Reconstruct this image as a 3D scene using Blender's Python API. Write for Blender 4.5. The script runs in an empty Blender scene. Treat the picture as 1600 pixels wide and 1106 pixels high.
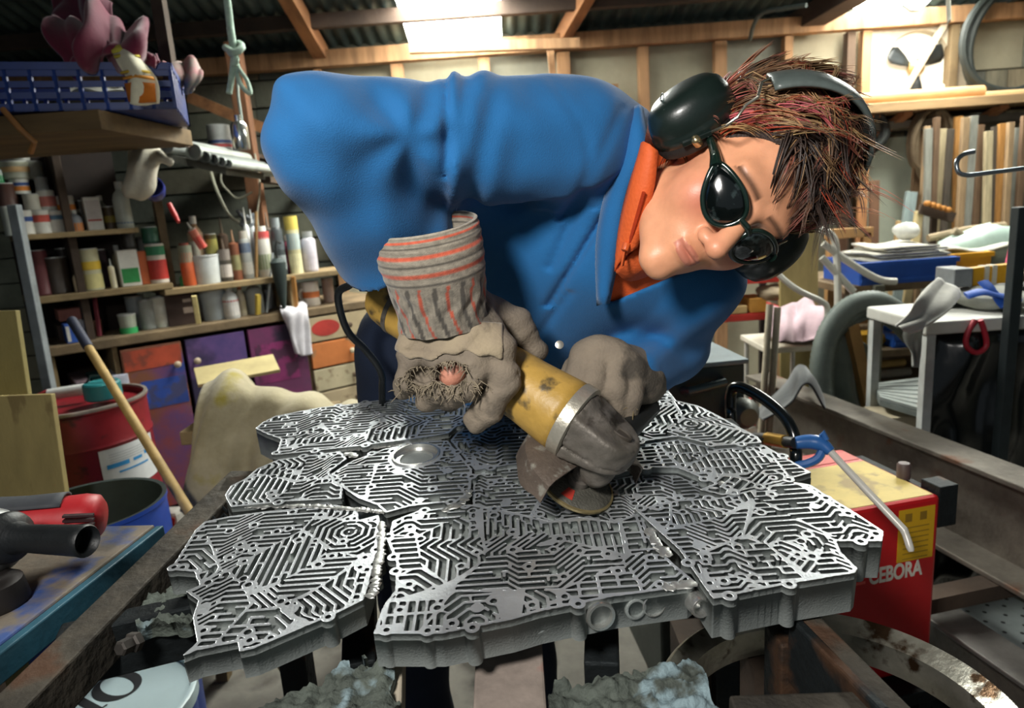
import bpy, bmesh, math, random
import numpy as np
from mathutils import Vector, Matrix

# ------------------------------------------------------------------ camera
FPX = 1067.0
CAM = Vector((0.0, 0.0, 1.33))
PITCH = math.radians(12.0); ROLL = math.radians(4.0)
_F = Vector((0, math.cos(PITCH), -math.sin(PITCH)))
_U0 = Vector((0, math.sin(PITCH), math.cos(PITCH))); _R0 = Vector((1, 0, 0))
_R = _R0 * math.cos(ROLL) - _U0 * math.sin(ROLL)
_U = _U0 * math.cos(ROLL) + _R0 * math.sin(ROLL)
scene = bpy.context.scene
COL = scene.collection
cam_data = bpy.data.cameras.new('camera'); cam = bpy.data.objects.new('camera', cam_data); COL.objects.link(cam)
cam.matrix_world = Matrix(((_R.x, _U.x, -_F.x, CAM.x), (_R.y, _U.y, -_F.y, CAM.y), (_R.z, _U.z, -_F.z, CAM.z), (0, 0, 0, 1)))
cam_data.sensor_width = 36.0; cam_data.lens = 36.0 * FPX / 1600.0
cam_data.clip_start = 0.02; cam_data.clip_end = 100
cam_data.dof.use_dof = True; cam_data.dof.focus_distance = 0.84; cam_data.dof.aperture_fstop = 6.3
scene.camera = cam

# ------------------------------------------------------------------ world, lamps, exposure
world = bpy.data.worlds.new('sky'); scene.world = world; world.use_nodes = True
_bg = world.node_tree.nodes['Background']; _bg.inputs[0].default_value = (0.80, 0.92, 1.0, 1); _bg.inputs[1].default_value = 0.15
def lamp(name, kind, loc, aim, energy, color, size=0.2, spread=None):
    d = bpy.data.lights.new(name, kind); d.energy = energy; d.color = color
    if kind == 'AREA':
        d.shape = 'DISK'; d.size = size
        if spread: d.spread = spread
    else: d.shadow_soft_size = size
    o = bpy.data.objects.new(name, d); COL.objects.link(o); o.location = loc
    o.rotation_euler = (Vector(aim) - Vector(loc)).to_track_quat('-Z', 'Y').to_euler()
    return o
lamp('flash_lamp', 'AREA', (-0.42, -0.22, 1.86), (0.15, 0.95, 1.02), 10.5, (1.0, 0.965, 0.91), 0.24, math.radians(125))
SKYLIGHT = 42.0            # strength of the backlit roof sheets
scene.view_settings.view_transform = 'Standard'; scene.view_settings.look = 'None'
scene.view_settings.exposure = 0.08; scene.view_settings.gamma = 1.0; scene.view_settings.use_curve_mapping = False

# ------------------------------------------------------------------ placing by sight lines
def ray(px, py):
    return (_F + _R * ((px - 800.0) / FPX) - _U * ((py - 553.0) / FPX))
def C(px, py, Z): return CAM + ray(px, py) * Z
def onZ(px, py, z):
    d = ray(px, py); return CAM + d * ((z - CAM.z) / d.z)
def onY(px, py, Y):
    d = ray(px, py); return CAM + d * ((Y - CAM.y) / d.y)
def onX(px, py, X):
    d = ray(px, py); return CAM + d * ((X - CAM.x) / d.x)
def onP(px, py, o, n):
    d = ray(px, py); return CAM + d * ((o - CAM).dot(n) / d.dot(n))
def depth(p): return (Vector(p) - CAM).dot(_F)
def camvec(x, y, z): return (_R * x - _U * y + _F * z)      # right, down, away

# ------------------------------------------------------------------ materials
def lin(c):
    if isinstance(c, str):
        c = c.lstrip('#'); c = [int(c[i:i + 2], 16) / 255 for i in (0, 2, 4)]
    return tuple(((v / 12.92) if v <= 0.04045 else ((v + 0.055) / 1.055) ** 2.4) for v in c[:3])
_mats = {}
def M(col, rough=0.6, metal=0.0, var=0.18, scale=9.0, bump=0.0, bscale=70.0, col2=None, spot=0.0, spotcol='#202020', spscale=14.0, attr=None, sheen=0.0, coat=0.0, aniso=None, emit=0.0):
    key = (col, rough, metal, var, scale, bump, bscale, col2, spot, spotcol, spscale, attr, sheen, coat, aniso, emit)
    if key in _mats: return _mats[key]
    m = bpy.data.materials.new('mat_%d' % len(_mats)); m.use_nodes = True; _mats[key] = m
    nt = m.node_tree; N = nt.nodes; L = nt.links; b = N['Principled BSDF']
    b.inputs['Roughness'].default_value = rough; b.inputs['Metallic'].default_value = metal
    if sheen: b.inputs['Sheen Weight'].default_value = sheen
    if coat: b.inputs['Coat Weight'].default_value = coat; b.inputs['Coat Roughness'].default_value = 0.15
    tc = N.new('ShaderNodeTexCoord'); src = tc.outputs['Object']
    if aniso:
        mp = N.new('ShaderNodeMapping'); mp.inputs['Scale'].default_value = aniso; L.new(src, mp.inputs[0]); src = mp.outputs[0]
    c1 = lin(col)
    if attr:
        a = N.new('ShaderNodeVertexColor'); a.layer_name = attr; out = a.outputs[0]
        if var:
            nz = N.new('ShaderNodeTexNoise'); nz.inputs['Scale'].default_value = scale; nz.inputs['Detail'].default_value = 5; L.new(src, nz.inputs['Vector'])
            mr = N.new('ShaderNodeMapRange'); mr.inputs[1].default_value = 0.3; mr.inputs[2].default_value = 0.7; mr.inputs[3].default_value = 1 - var; mr.inputs[4].default_value = 1 + var
            L.new(nz.outputs[0], mr.inputs[0])
            mx = N.new('ShaderNodeVectorMath'); mx.operation = 'SCALE'; L.new(out, mx.inputs[0]); L.new(mr.outputs[0], mx.inputs['Scale']); out = mx.outputs[0]
        L.new(out, b.inputs['Base Color'])
    else:
        nz = N.new('ShaderNodeTexNoise'); nz.inputs['Scale'].default_value = scale; nz.inputs['Detail'].default_value = 6; nz.inputs['Roughness'].default_value = 0.65
        L.new(src, nz.inputs['Vector'])
        cr = N.new('ShaderNodeValToRGB'); L.new(nz.outputs[0], cr.inputs[0])
        c2 = lin(col2) if col2 else tuple(min(1, v * (1 + var)) for v in c1)
        cA = c1 if col2 else tuple(v * (1 - var) for v in c1)
        cr.color_ramp.elements[0].position = 0.36; cr.color_ramp.elements[0].color = (*cA, 1)
        cr.color_ramp.elements[1].position = 0.64; cr.color_ramp.elements[1].color = (*c2, 1)
        out = cr.outputs[0]
        if spot:
            n2 = N.new('ShaderNodeTexNoise'); n2.inputs['Scale'].default_value = spscale; n2.inputs['Detail'].default_value = 7; L.new(src, n2.inputs['Vector'])
            r2 = N.new('ShaderNodeValToRGB'); L.new(n2.outputs[0], r2.inputs[0])
            r2.color_ramp.elements[0].position = 0.62 - 0.3 * spot; r2.color_ramp.elements[0].color = (0, 0, 0, 1)
            r2.color_ramp.elements[1].position = 0.70 - 0.3 * spot; r2.color_ramp.elements[1].color = (1, 1, 1, 1)
            mx = N.new('ShaderNodeMix'); mx.data_type = 'RGBA'; L.new(r2.outputs[0], mx.inputs[0]); L.new(out, mx.inputs[6]); mx.inputs[7].default_value = (*lin(spotcol), 1); out = mx.outputs[2]
        L.new(out, b.inputs['Base Color'])
        if emit:
            L.new(out, b.inputs['Emission Color']); b.inputs['Emission Strength'].default_value = emit
    if bump:
        nb = N.new('ShaderNodeTexNoise'); nb.inputs['Scale'].default_value = bscale; nb.inputs['Detail'].default_value = 5; L.new(src, nb.inputs['Vector'])
        bp = N.new('ShaderNodeBump'); bp.inputs['Strength'].default_value = bump; bp.inputs['Distance'].default_value = 0.01
        L.new(nb.outputs[0], bp.inputs['Height']); L.new(bp.outputs[0], b.inputs['Normal'])
    return m
def wood(col='#a07f52', dark=0.45, rough=0.75, aniso=(3, 3, 40)):
    return M(col, rough, 0, dark, 3.0, 0.15, 30, aniso=aniso)

# ------------------------------------------------------------------ mesh building
def frame(o, x=None, y=None, z=None):
    """matrix with origin o; give two of x, y, z"""
    if x is not None and z is not None:
        z = Vector(z).normalized(); x = Vector(x); x = (x - z * x.dot(z)).normalized(); y = z.cross(x)
    elif x is not None and y is not None:
        x = Vector(x).normalized(); y = Vector(y); y = (y - x * y.dot(x)).normalized(); z = x.cross(y)
    elif z is not None:
        z = Vector(z).normalized(); a = Vector((1, 0, 0)) if abs(z.x) < 0.9 else Vector((0, 1, 0)); x = (a - z * a.dot(z)).normalized(); y = z.cross(x)
    m = Matrix.Identity(4)
    for i in range(3): m[i][0], m[i][1], m[i][2], m[i][3] = x[i], y[i], z[i], o[i]
    return m
def T(x, y, z): return Matrix.Translation((x, y, z))
def RZ(a): return Matrix.Rotation(a, 4, 'Z')
def RX(a): return Matrix.Rotation(a, 4, 'X')
def RY(a): return Matrix.Rotation(a, 4, 'Y')
class MB:
    def __init__(s): s.v = []; s.f = []; s.m = []; s.cur = 0
    def add(s, vs, fs, X=None):
        b = len(s.v)
        if X is not None: vs = [X @ Vector(v) for v in vs]
        s.v += [tuple(v) for v in vs]; s.f += [tuple(i + b for i in f) for f in fs]; s.m += [s.cur] * len(fs); return s
    def box(s, c, d, X=None):
        x, y, z = c; a, b, e = d[0] / 2, d[1] / 2, d[2] / 2
        vs = [(x + i * a, y + j * b, z + k * e) for k in (-1, 1) for j in (-1, 1) for i in (-1, 1)]
        return s.add(vs, [(0, 2, 3, 1), (4, 5, 7, 6), (0, 1, 5, 4), (2, 6, 7, 3), (0, 4, 6, 2), (1, 3, 7, 5)], X)
    def hexa(s, p): return s.add(p, [(0, 3, 2, 1), (4, 5, 6, 7), (0, 1, 5, 4), (1, 2, 6, 5), (2, 3, 7, 6), (3, 0, 4, 7)])   # bottom 4, top 4
    def bar(s, a, b, w, h, up=(0, 0, 1), X=None):
        a = Vector(a); b = Vector(b); z = (b - a); L = z.length
        u = Vector(up)
        if abs(z.normalized().dot(u)) > 0.98: u = Vector((0, 1, 0))
        F = frame((a + b) / 2, x=z.cross(u) if True else None, z=z)
        vs = MB(); vs.box((0, 0, 0), (w, h, L)); return s.add([F @ Vector(v) for v in vs.v], vs.f, X)
    def tube(s, pts, r, n=8, cap=True, X=None, closed=False, flat=1.0, up=None):
        P = [Vector(p) for p in pts]; k = len(P); rs = r if isinstance(r, (list, tuple)) else [r] * k
        tg = []
        for i in range(k):
            a = P[(i - 1) % k] if (i > 0 or closed) else P[0]; b = P[(i + 1) % k] if (i < k - 1 or closed) else P[k - 1]
            t = b - a; tg.append(t.normalized() if t.length > 1e-9 else Vector((0, 0, 1)))
        ref = Vector(up) if up is not None else (Vector((0, 0, 1)) if abs(tg[0].z) < 0.9 else Vector((1, 0, 0)))
        nr = (ref - tg[0] * ref.dot(tg[0])).normalized(); vs = []; fs = []
        for i in range(k):
            if up is not None: nr = ref
            q = (nr - tg[i] * nr.dot(tg[i])); nr = q.normalized() if q.length > 1e-6 else nr
            bn = tg[i].cross(nr)
            for j in range(n):
                a = 2 * math.pi * j / n; vs.append(P[i] + (nr * math.cos(a) * flat + bn * math.sin(a)) * rs[i])
        m = k if closed else k - 1
        for i in range(m):
            for j in range(n):
                i2 = (i + 1) % k; fs.append((i * n + j, i * n + (j + 1) % n, i2 * n + (j + 1) % n, i2 * n + j))
        if cap and not closed: fs.append(tuple(range(n))[::-1]); fs.append(tuple((k - 1) * n + j for j in range(n)))
        return s.add(vs, fs, X)
    def lathe(s, prof, n=20, X=None, cap=True, sx=1.0, sy=1.0):
        vs = []; fs = []
        for r, z in prof:
            for j in range(n):
                a = 2 * math.pi * j / n; vs.append((r * sx * math.cos(a), r * sy * math.sin(a), z))
        for i in range(len(prof) - 1):
            for j in range(n): fs.append((i * n + j, i * n + (j + 1) % n, (i + 1) * n + (j + 1) % n, (i + 1) * n + j))
        if cap:
            if prof[0][0] > 1e-6: fs.append(tuple(range(n))[::-1])
            if prof[-1][0] > 1e-6: fs.append(tuple((len(prof) - 1) * n + j for j in range(n)))
        return s.add(vs, fs, X)
    def prism(s, poly, z0, z1, X=None):
        k = len(poly); ar = sum(poly[i][0] * poly[(i + 1) % k][1] - poly[(i + 1) % k][0] * poly[i][1] for i in range(k))
        if ar < 0: poly = poly[::-1]
        vs = [(x, y, z0) for x, y in poly] + [(x, y, z1) for x, y in poly]
        fs = [tuple(range(k))[::-1], tuple(range(k, 2 * k))] + [(i, (i + 1) % k, k + (i + 1) % k, k + i) for i in range(k)]
        return s.add(vs, fs, X)
    def sheet(s, grid, t=0.0, X=None):
        """grid: rows of points; t > 0 gives thickness"""
        nr = len(grid); nc = len(grid[0]); P = [[Vector(p) for p in r] for r in grid]
        vs = [p for r in P for p in r]; fs = [(i * nc + j, i * nc + j + 1, (i + 1) * nc + j + 1, (i + 1) * nc + j) for i in range(nr - 1) for j in range(nc - 1)]
        if t:
            nv = len(vs); off = []
            for i in range(nr):
                for j in range(nc):
                    a = P[min(i + 1, nr - 1)][j] - P[max(i - 1, 0)][j]; b = P[i][min(j + 1, nc - 1)] - P[i][max(j - 1, 0)]
                    q = a.cross(b); off.append(vs[i * nc + j] + (q.normalized() * t if q.length > 1e-12 else Vector((0, 0, t))))
            vs = vs + off; fs = fs + [tuple(i + nv for i in f[::-1]) for f in fs]
            rim = [(0, j) for j in range(nc)] + [(i, nc - 1) for i in range(1, nr)] + [(nr - 1, j) for j in range(nc - 2, -1, -1)] + [(i, 0) for i in range(nr - 2, 0, -1)]
            for q in range(len(rim)):
                a = rim[q][0] * nc + rim[q][1]; b2 = rim[(q + 1) % len(rim)]; b = b2[0] * nc + b2[1]; fs.append((b, a, a + nv, b + nv))
        return s.add(vs, fs, X)
    def ell(s, c, r, n=14, m=9, X=None, wob=0.0, seed=0):
        rg = random.Random(seed); vs = []; fs = []
        ph = [rg.uniform(0, 6.28) for _ in range(6)]
        for i in range(m + 1):
            th = math.pi * i / m
            for j in range(n):
                a = 2 * math.pi * j / n; k = 1 + wob * (math.sin(3 * a + ph[0] + 2 * th) + math.sin(2 * a + ph[1] - 3 * th) + math.sin(5 * th + ph[2] + a) * 0.6) / 2
                vs.append((c[0] + r[0] * k * math.sin(th) * math.cos(a), c[1] + r[1] * k * math.sin(th) * math.sin(a), c[2] - r[2] * k * math.cos(th)))
        for i in range(m):
            for j in range(n): fs.append((i * n + j, i * n + (j + 1) % n, (i + 1) * n + (j + 1) % n, (i + 1) * n + j))
        return s.add(vs, fs, X)
    def build(s, name, mats, parent=None, smooth=False, bevel=0.0, rel=False, subsurf=0):
        """vertices are world coordinates unless rel; a part's vertices are moved into its parent's frame"""
        me = bpy.data.meshes.new(name); V = s.v
        if parent is not None and not rel:
            inv = MWI(parent); V = [inv @ Vector(v) for v in V]
        loc = None
        if parent is None and not rel:
            xs = np.array(V); c = Vector(((xs[:, 0].min() + xs[:, 0].max()) / 2, (xs[:, 1].min() + xs[:, 1].max()) / 2, xs[:, 2].min())); loc = c
            V = [(v[0] - c[0], v[1] - c[1], v[2] - c[2]) for v in V]
        me.from_pydata([tuple(v) for v in V], [], s.f)
        if not isinstance(mats, (list, tuple)): mats = [mats]
        for m in mats: me.materials.append(m)
        if len(mats) > 1: me.polygons.foreach_set('material_index', s.m)
        if smooth:
            me.polygons.foreach_set('use_smooth', [True] * len(me.polygons))
            if smooth != 2: me.set_sharp_from_angle(angle=math.radians(42))
        me.update()
        o = bpy.data.objects.new(name, me); COL.objects.link(o)
        if parent is not None: o.parent = parent
        if loc is not None: o.location = loc
        if bevel:
            b = o.modifiers.new('bevel', 'BEVEL'); b.width = bevel; b.segments = 2; b.limit_method = 'ANGLE'
        if subsurf:
            b = o.modifiers.new('sub', 'SUBSURF'); b.levels = subsurf; b.render_levels = subsurf
        return o
_mw = {}
def MWI(o):
    m = Matrix.Identity(4)
    while o is not None:
        m = o.matrix_basis @ m; o = o.parent
    return m.inverted()
def tag(o, label=None, cat=None, group=None, kind=None):
    if label: o['label'] = label
    if cat: o['category'] = cat
    if group: o['group'] = group
    if kind: o['kind'] = kind
    return o
def thing(name, label, cat, loc=(0, 0, 0), group=None, X=None):
    o = bpy.data.objects.new(name, None); o.empty_display_size = 0.05; COL.objects.link(o)
    if X is not None: o.matrix_basis = X
    else: o.location = loc
    return tag(o, label, cat, group)
def copy_tree(o, parent=None):
    c = o.copy(); COL.objects.link(c); c.parent = parent
    for ch in list(o.children): copy_tree(ch, c)
    return c
def fastmesh(name, V, loops, starts, mats, parent=None, midx=None, smooth=False, colors=None):
    me = bpy.data.meshes.new(name); V = np.asarray(V, dtype=np.float64)
    if parent is not None:
        A = np.array(MWI(parent)); V = V @ A[:3, :3].T + A[:3, 3]
    me.vertices.add(len(V)); me.vertices.foreach_set('co', V.astype(np.float32).ravel())
    me.loops.add(len(loops)); me.loops.foreach_set('vertex_index', np.asarray(loops, dtype=np.int32))
    me.polygons.add(len(starts)); me.polygons.foreach_set('loop_start', np.asarray(starts, dtype=np.int32))
    if not isinstance(mats, (list, tuple)): mats = [mats]
    for m in mats: me.materials.append(m)
    if midx is not None: me.polygons.foreach_set('material_index', np.asarray(midx, dtype=np.int32))
    if smooth: me.polygons.foreach_set('use_smooth', np.ones(len(starts), dtype=bool))
    if colors is not None:
        at = me.color_attributes.new('Col', 'FLOAT_COLOR', 'POINT'); cc = np.ones((len(V), 4), np.float32); cc[:, :3] = colors; at.data.foreach_set('color', cc.ravel())
    me.update(calc_edges=True); me.validate()
    o = bpy.data.objects.new(name, me); COL.objects.link(o)
    if parent is not None: o.parent = parent
    return o

# ------------------------------------------------------------------ implicit surfaces (surface nets)
def surface_nets(fn, lo, hi, h):
    lo = np.array(lo); hi = np.array(hi); n = np.ceil((hi - lo) / h).astype(int) + 1
    ax = [lo[i] + h * np.arange(n[i]) for i in range(3)]
    G = np.stack(np.meshgrid(*ax, indexing='ij'), -1).astype(np.float32)
    D = fn(G).astype(np.float32); S = D < 0
    acc = np.zeros((n[0] - 1, n[1] - 1, n[2] - 1, 3), np.float32); cnt = np.zeros(acc.shape[:3], np.float32)
    crossings = []
    for a in range(3):
        s0 = [slice(None)] * 3; s1 = [slice(None)] * 3; s0[a] = slice(0, -1); s1[a] = slice(1, None)
        d0 = D[tuple(s0)]; d1 = D[tuple(s1)]; cr = S[tuple(s0)] != S[tuple(s1)]
        t = np.where(cr, d0 / np.where(cr, d0 - d1, 1), 0); idx = np.argwhere(cr); tt = t[cr]
        p = idx.astype(np.float32); p[:, a] += tt
        b, c = [(1, 2), (0, 2), (0, 1)][a]
        for i in (0, 1):
            for j in (0, 1):
                q = idx.copy(); q[:, b] -= i; q[:, c] -= j
                ok = (q[:, b] >= 0) & (q[:, c] >= 0) & (q[:, b] < n[b] - 1) & (q[:, c] < n[c] - 1)
                np.add.at(acc, tuple(q[ok].T), p[ok]); np.add.at(cnt, tuple(q[ok].T), 1)
        crossings.append((a, idx, S[tuple(s0)][cr]))
    used = cnt > 0; vid = -np.ones(cnt.shape, np.int64); vid[used] = np.arange(used.sum())
    V = acc[used] / cnt[used][:, None] * h + lo; Q = []
    for a, idx, ins in crossings:
        b, c = [(1, 2), (2, 0), (0, 1)][a]
        ok = (idx[:, b] > 0) & (idx[:, c] > 0) & (idx[:, b] < n[b] - 1) & (idx[:, c] < n[c] - 1); idx = idx[ok]; ins = ins[ok]
        def g(i, j):
            q = idx.copy(); q[:, b] -= i; q[:, c] -= j; return vid[tuple(q.T)]
        quad = np.stack([g(1, 1), g(0, 1), g(0, 0), g(1, 0)], 1); quad[~ins] = quad[~ins][:, ::-1]; Q.append(quad)
    return V, np.concatenate(Q)
def s_cone(P, a, b, ra, rb):
    a = np.array(a, np.float32); b = np.array(b, np.float32); pa = P - a; ba = b - a
    t = np.clip((pa @ ba) / (ba @ ba), 0, 1); q = pa - t[..., None] * ba
    return np.sqrt((q * q).sum(-1)) - (ra + (rb - ra) * t)
def s_ell(P, c, r, A=None):
    q = P - np.array(c, np.float32)
    if A is not None: q = q @ np.array(A, np.float32)
    r = np.array(r, np.float32); k0 = np.sqrt(((q / r) ** 2).sum(-1)); k1 = np.sqrt(((q / (r * r)) ** 2).sum(-1)) + 1e-9
    return k0 * (k0 - 1) / k1
def smin(a, b, k):
    h = np.clip(0.5 + 0.5 * (b - a) / k, 0, 1); return b + (a - b) * h - k * h * (1 - h)
def smax(a, b, k): return -smin(-a, -b, k)
def net_obj(name, fn, lo, hi, h, mats, parent=None, colors=None, sm=1, post=None):
    V, Q = surface_nets(fn, lo, hi, h)
    for _ in range(sm):      # one relaxing pass
        acc = np.zeros_like(V); cn = np.zeros(len(V))
        for i in range(4):
            for j in ((i + 1) % 4, (i + 3) % 4):
                np.add.at(acc, Q[:, i], V[Q[:, j]]); np.add.at(cn, Q[:, i], 1)
        V = V * 0.5 + 0.5 * acc / np.maximum(cn, 1)[:, None]
    if post is not None: V = post(V)
    cols = colors(V) if colors is not None else None
    return fastmesh(name, V, Q.ravel(), np.arange(len(Q)) * 4, mats, parent, smooth=True, colors=cols)
def wnoise(P, f, seed=0):
    rg = np.random.RandomState(seed); out = 0
    for i in range(5):
        k = rg.normal(size=3); k /= np.linalg.norm(k); out = out + np.sin((P @ k.astype(np.float32)) * f * rg.uniform(0.6, 1.5) + rg.uniform(0, 6.28))
    return out / 2.5
# ================================================================== THE SHED
rnd = random.Random(7)
BY = 4.3
ZT = onY(560, 92, BY).z
SL = math.tan(math.radians(13))
def roofz(y): return ZT + 0.10 + (BY - y) * SL
ROOF_O = Vector((0, BY, ZT + 0.10)); ROOF_N = Vector((0, SL, 1)).normalized()
XL, XR = -3.6, 4.2
fl = MB(); fl.box((0.3, 1.0, -0.05), (XR - XL + 0.6, 8.0, 0.1)); floor = fl.build('floor', M('#6d6a62', 0.85, 0, 0.3, 3, 0.2, 25, spot=0.35, spotcol='#3a3731', spscale=3)); tag(floor, kind='structure')

# ---- roof: corrugated sheets, each its own part, two backlit clear ones
ceil_ = thing('ceiling', None, None, (0, 0, ZT)); tag(ceil_, kind='structure')
m_iron = M('#4d5c5c', 0.5, 0.45, 0.3, 4, 0.1, 30, aniso=(4, 0.6, 4)); m_irond = M('#46524f', 0.55, 0.35, 0.3, 3)
m_clear = M('#f4f6ee', 0.5, 0, 0.03, 3, emit=SKYLIGHT)
def corr(x0, x1, y0, y1, mat, name='roof_sheet', lift=0.0):
    mb = MB(); n = max(8, int((x1 - x0) / 0.0125)); rows = []
    for y in (y0, y1):
        rows.append([(x0 + (x1 - x0) * i / n, y, roofz(y) + lift + 0.010 * math.sin((x0 + (x1 - x0) * i / n) * 2 * math.pi / 0.076)) for i in range(n + 1)])
    mb.sheet(rows, 0.0); return mb.build(name, mat, ceil_, smooth=2)
sk = [(onP(622, 8, ROOF_O, ROOF_N).x, onP(782, 8, ROOF_O, ROOF_N).x), (onP(1290, 8, ROOF_O, ROOF_N).x, onP(1440, 8, ROOF_O, ROOF_N).x)]
for i_, (a_s, b_s) in enumerate(sk):      # daylight through the two clear sheets
    xc = (a_s + b_s) / 2; yc = BY - .42; lamp('skylight_daylight', 'AREA', (xc, yc, roofz(yc) - .035), (xc, BY + .9, ZT - 1.15), 26.0, (1.0, .93, .80), min(.55, b_s - a_s))
x = XL
cuts = [XL]
while x < XR:
    nx = x + 0.70
    for a, b in sk:
        if x < a - 0.01 < nx: nx = a
        elif abs(x - a) < 0.02: nx = b
    corr(x, min(nx, XR), BY + 0.12, 2.7 if any(abs(x - a) < 0.02 for a, b in sk) else -2.6, m_clear if any(abs(x - a) < 0.02 for a, b in sk) else (m_iron if rnd.random() < 0.7 else m_irond), 'clear_roof_sheet' if any(abs(x - a) < 0.02 for a, b in sk) else 'roof_sheet')
    if any(abs(x - a) < 0.02 for a, b in sk): corr(x, nx, 2.75, -2.6, m_irond, lift=0.012)
    x = nx
m_raft = M('#8a5f3c', 0.8, 0, 0.35, 3, 0.2, 40, aniso=(4, 0.5, 4)); m_dkwood = M('#3c2f26', 0.85, 0, 0.35, 4, 0.2, 40); m_stud = M('#93704e', 0.8, 0, 0.3, 4, 0.15, 40, aniso=(5, 5, 0.6))
def rafter(p0, p1, w, h, mat):
    o2 = ROOF_O - Vector((0, 0, 0.02 + h / 2)); a = onP(*p0, o2, ROOF_N); b = onP(*p1, o2, ROOF_N); d = b - a
    mb = MB(); mb.bar(a - d * 0.05, a + d * 5.0, w, h, ROOF_N); tag(mb.build('trim_1', mat, None, bevel=0.004), kind='structure')
rafter((502, 84), (455, 2), 0.075, 0.10, m_raft); rafter((874, 66), (912, 0), 0.06, 0.10, m_raft); rafter((1232, 48), (1310, 2), 0.13, 0.11, m_dkwood)
pur = MB(); pur.box((0.3, BY - 0.05, ZT), (XR - XL, 0.07, 0.09)); tag(pur.build('trim_2', m_stud, bevel=0.004), kind='structure')
p2_ = MB(); p2_.bar(onY(905, 68, 3.95), onY(640, 76, 3.95), 0.05, 0.05); tag(p2_.build('trim_3', m_stud), kind='structure')
pw = MB(); pw.box((0.3, BY - 0.35, roofz(BY - 0.35) - 0.055), (XR - XL, 0.05, 0.07)); tag(pw.build('trim_4', m_dkwood), kind='structure')

# ---- walls
def wallbox(name, x0, x1, y0, y1, z0, z1, mat):
    mb = MB(); mb.box(((x0 + x1) / 2, (y0 + y1) / 2, (z0 + z1) / 2), (x1 - x0, y1 - y0, z1 - z0)); return tag(mb.build(name, mat), kind='structure')
m_back = M('#3f443c', 0.85, 0, 0.25, 3)
wall_back = wallbox('wall_back', XL, XR, BY + 0.05, BY + 0.14, 0, ZT + 0.1, m_back)
wall_left = wallbox('wall_left', XL - 0.1, XL, -2.6, BY + 0.14, 0, ZT + 0.5, M('#39403c', 0.85, 0, 0.25, 3))
wall_right = wallbox('wall_right', XR, XR + 0.1, -2.6, BY + 0.14, 0, ZT + 0.5, M('#5a5a50', 0.85, 0, 0.25, 3))
m_board = [M('#8d8a76', 0.85, 0, 0.16, 3, 0.1, 30), M('#96917c', 0.85, 0, 0.16, 2.5, 0.1, 30), M('#7f8073', 0.85, 0, 0.2, 3, 0.1, 30)]
m_plank = [M('#57594c', 0.85, 0, 0.3, 3, 0.25, 40), M('#4f534a', 0.85, 0, 0.3, 3, 0.25, 40), M('#5f5d4f', 0.85, 0, 0.3, 3, 0.25, 40)]
def wx(px, py=110): return onY(px, py, BY).x
def wz(px, py): return onY(px, py, BY).z
edges = [wx(500), wx(622), wx(757), wx(868), wx(1002), wx(1122), wx(1225), wx(1345)]
for i in range(len(edges) - 1):
    z = 0.0
    for hh in (1.2, ZT - 1.2):
        mb = MB(); mb.box(((edges[i] + edges[i + 1]) / 2, BY + 0.035, z + hh / 2), (edges[i + 1] - edges[i] - 0.006, 0.03, hh - 0.006)); mb.build('wall_panel', m_board[(i * 2 + (z > 0)) % 3], wall_back); z += hh
z = 0.0; xl = XL + 0.02
while z < ZT - 0.02:           # rough boards on the left part
    hh = min(0.155, ZT - z); a = xl
    while a < edges[0] - 0.05:
        b = min(edges[0], a + rnd.uniform(0.9, 1.5))
        mb = MB(); mb.box(((a + b) / 2, BY + 0.03 + rnd.uniform(-0.006, 0.006), z + hh / 2), (b - a - 0.006, 0.03, hh - rnd.uniform(0.008, 0.014))); mb.build('board', rnd.choice(m_plank), wall_back); a = b
    z += hh
def stud(px, w=0.05, mat=None, top=None, d=0.06):
    mb = MB(); x = wx(px); mb.box((x, BY - d / 2 + 0.0, (top or ZT - 0.05) / 2), (w, d, top or ZT - 0.05)); tag(mb.build('trim_5', mat or m_stud, bevel=0.003), kind='structure')
for px, w in ((499, .045), (622, .07), (757, .065), (880, .075), (1003, .06), (1122, .07), (1226, .05), (1346, .055)): stud(px, w)
mb = MB(); mb.bar(onY(858, 60, 4.1), onY(866, 140, 4.1), 0.035, 0.035); tag(mb.build('trim_6', m_stud), kind='structure')
mb = MB(); mb.bar(onY(905, 141, 4.2), onY(965, 139, 4.2), 0.05, 0.05); tag(mb.build('trim_7', m_stud), kind='structure')
mb = MB(); mb.bar(onY(296, 152, 4.1), onY(418, 203, 4.1), 0.05, 0.06); tag(mb.build('trim_8', m_raft), kind='structure')
# right part of the back wall: vertical boards and sheets
xs = [wx(1348), wx(1480), wx(1600), XR]
for i in range(3):
    mb = MB(); mb.box(((xs[i] + xs[i + 1]) / 2, BY + 0.035, (1.95 + ZT) / 2), (xs[i + 1] - xs[i] - 0.006, 0.03, ZT - 1.95)); mb.build('wall_panel', m_board[i % 3], wall_back)
a = xs[0]; k = 0
while a < XR:
    w = rnd.uniform(0.09, 0.16); mb = MB(); mb.box((a + w / 2, BY + 0.03, 0.97), (w - 0.008, 0.03, 1.94)); mb.build('board', [M('#74705f', 0.85, 0, 0.3, 4, aniso=(5, 5, 0.6)), M('#8a8069', 0.85, 0, 0.3, 4, aniso=(5, 5, 0.6)), M('#5f6058', 0.85, 0, 0.3, 4, aniso=(5, 5, 0.6))][k % 3], wall_back); a += w; k += 1
for i, (px, col) in enumerate(((1322, '#4a3a2c'), (1480, '#6a5a40'))): stud(px, 0.05, M(col, 0.85))
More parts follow.
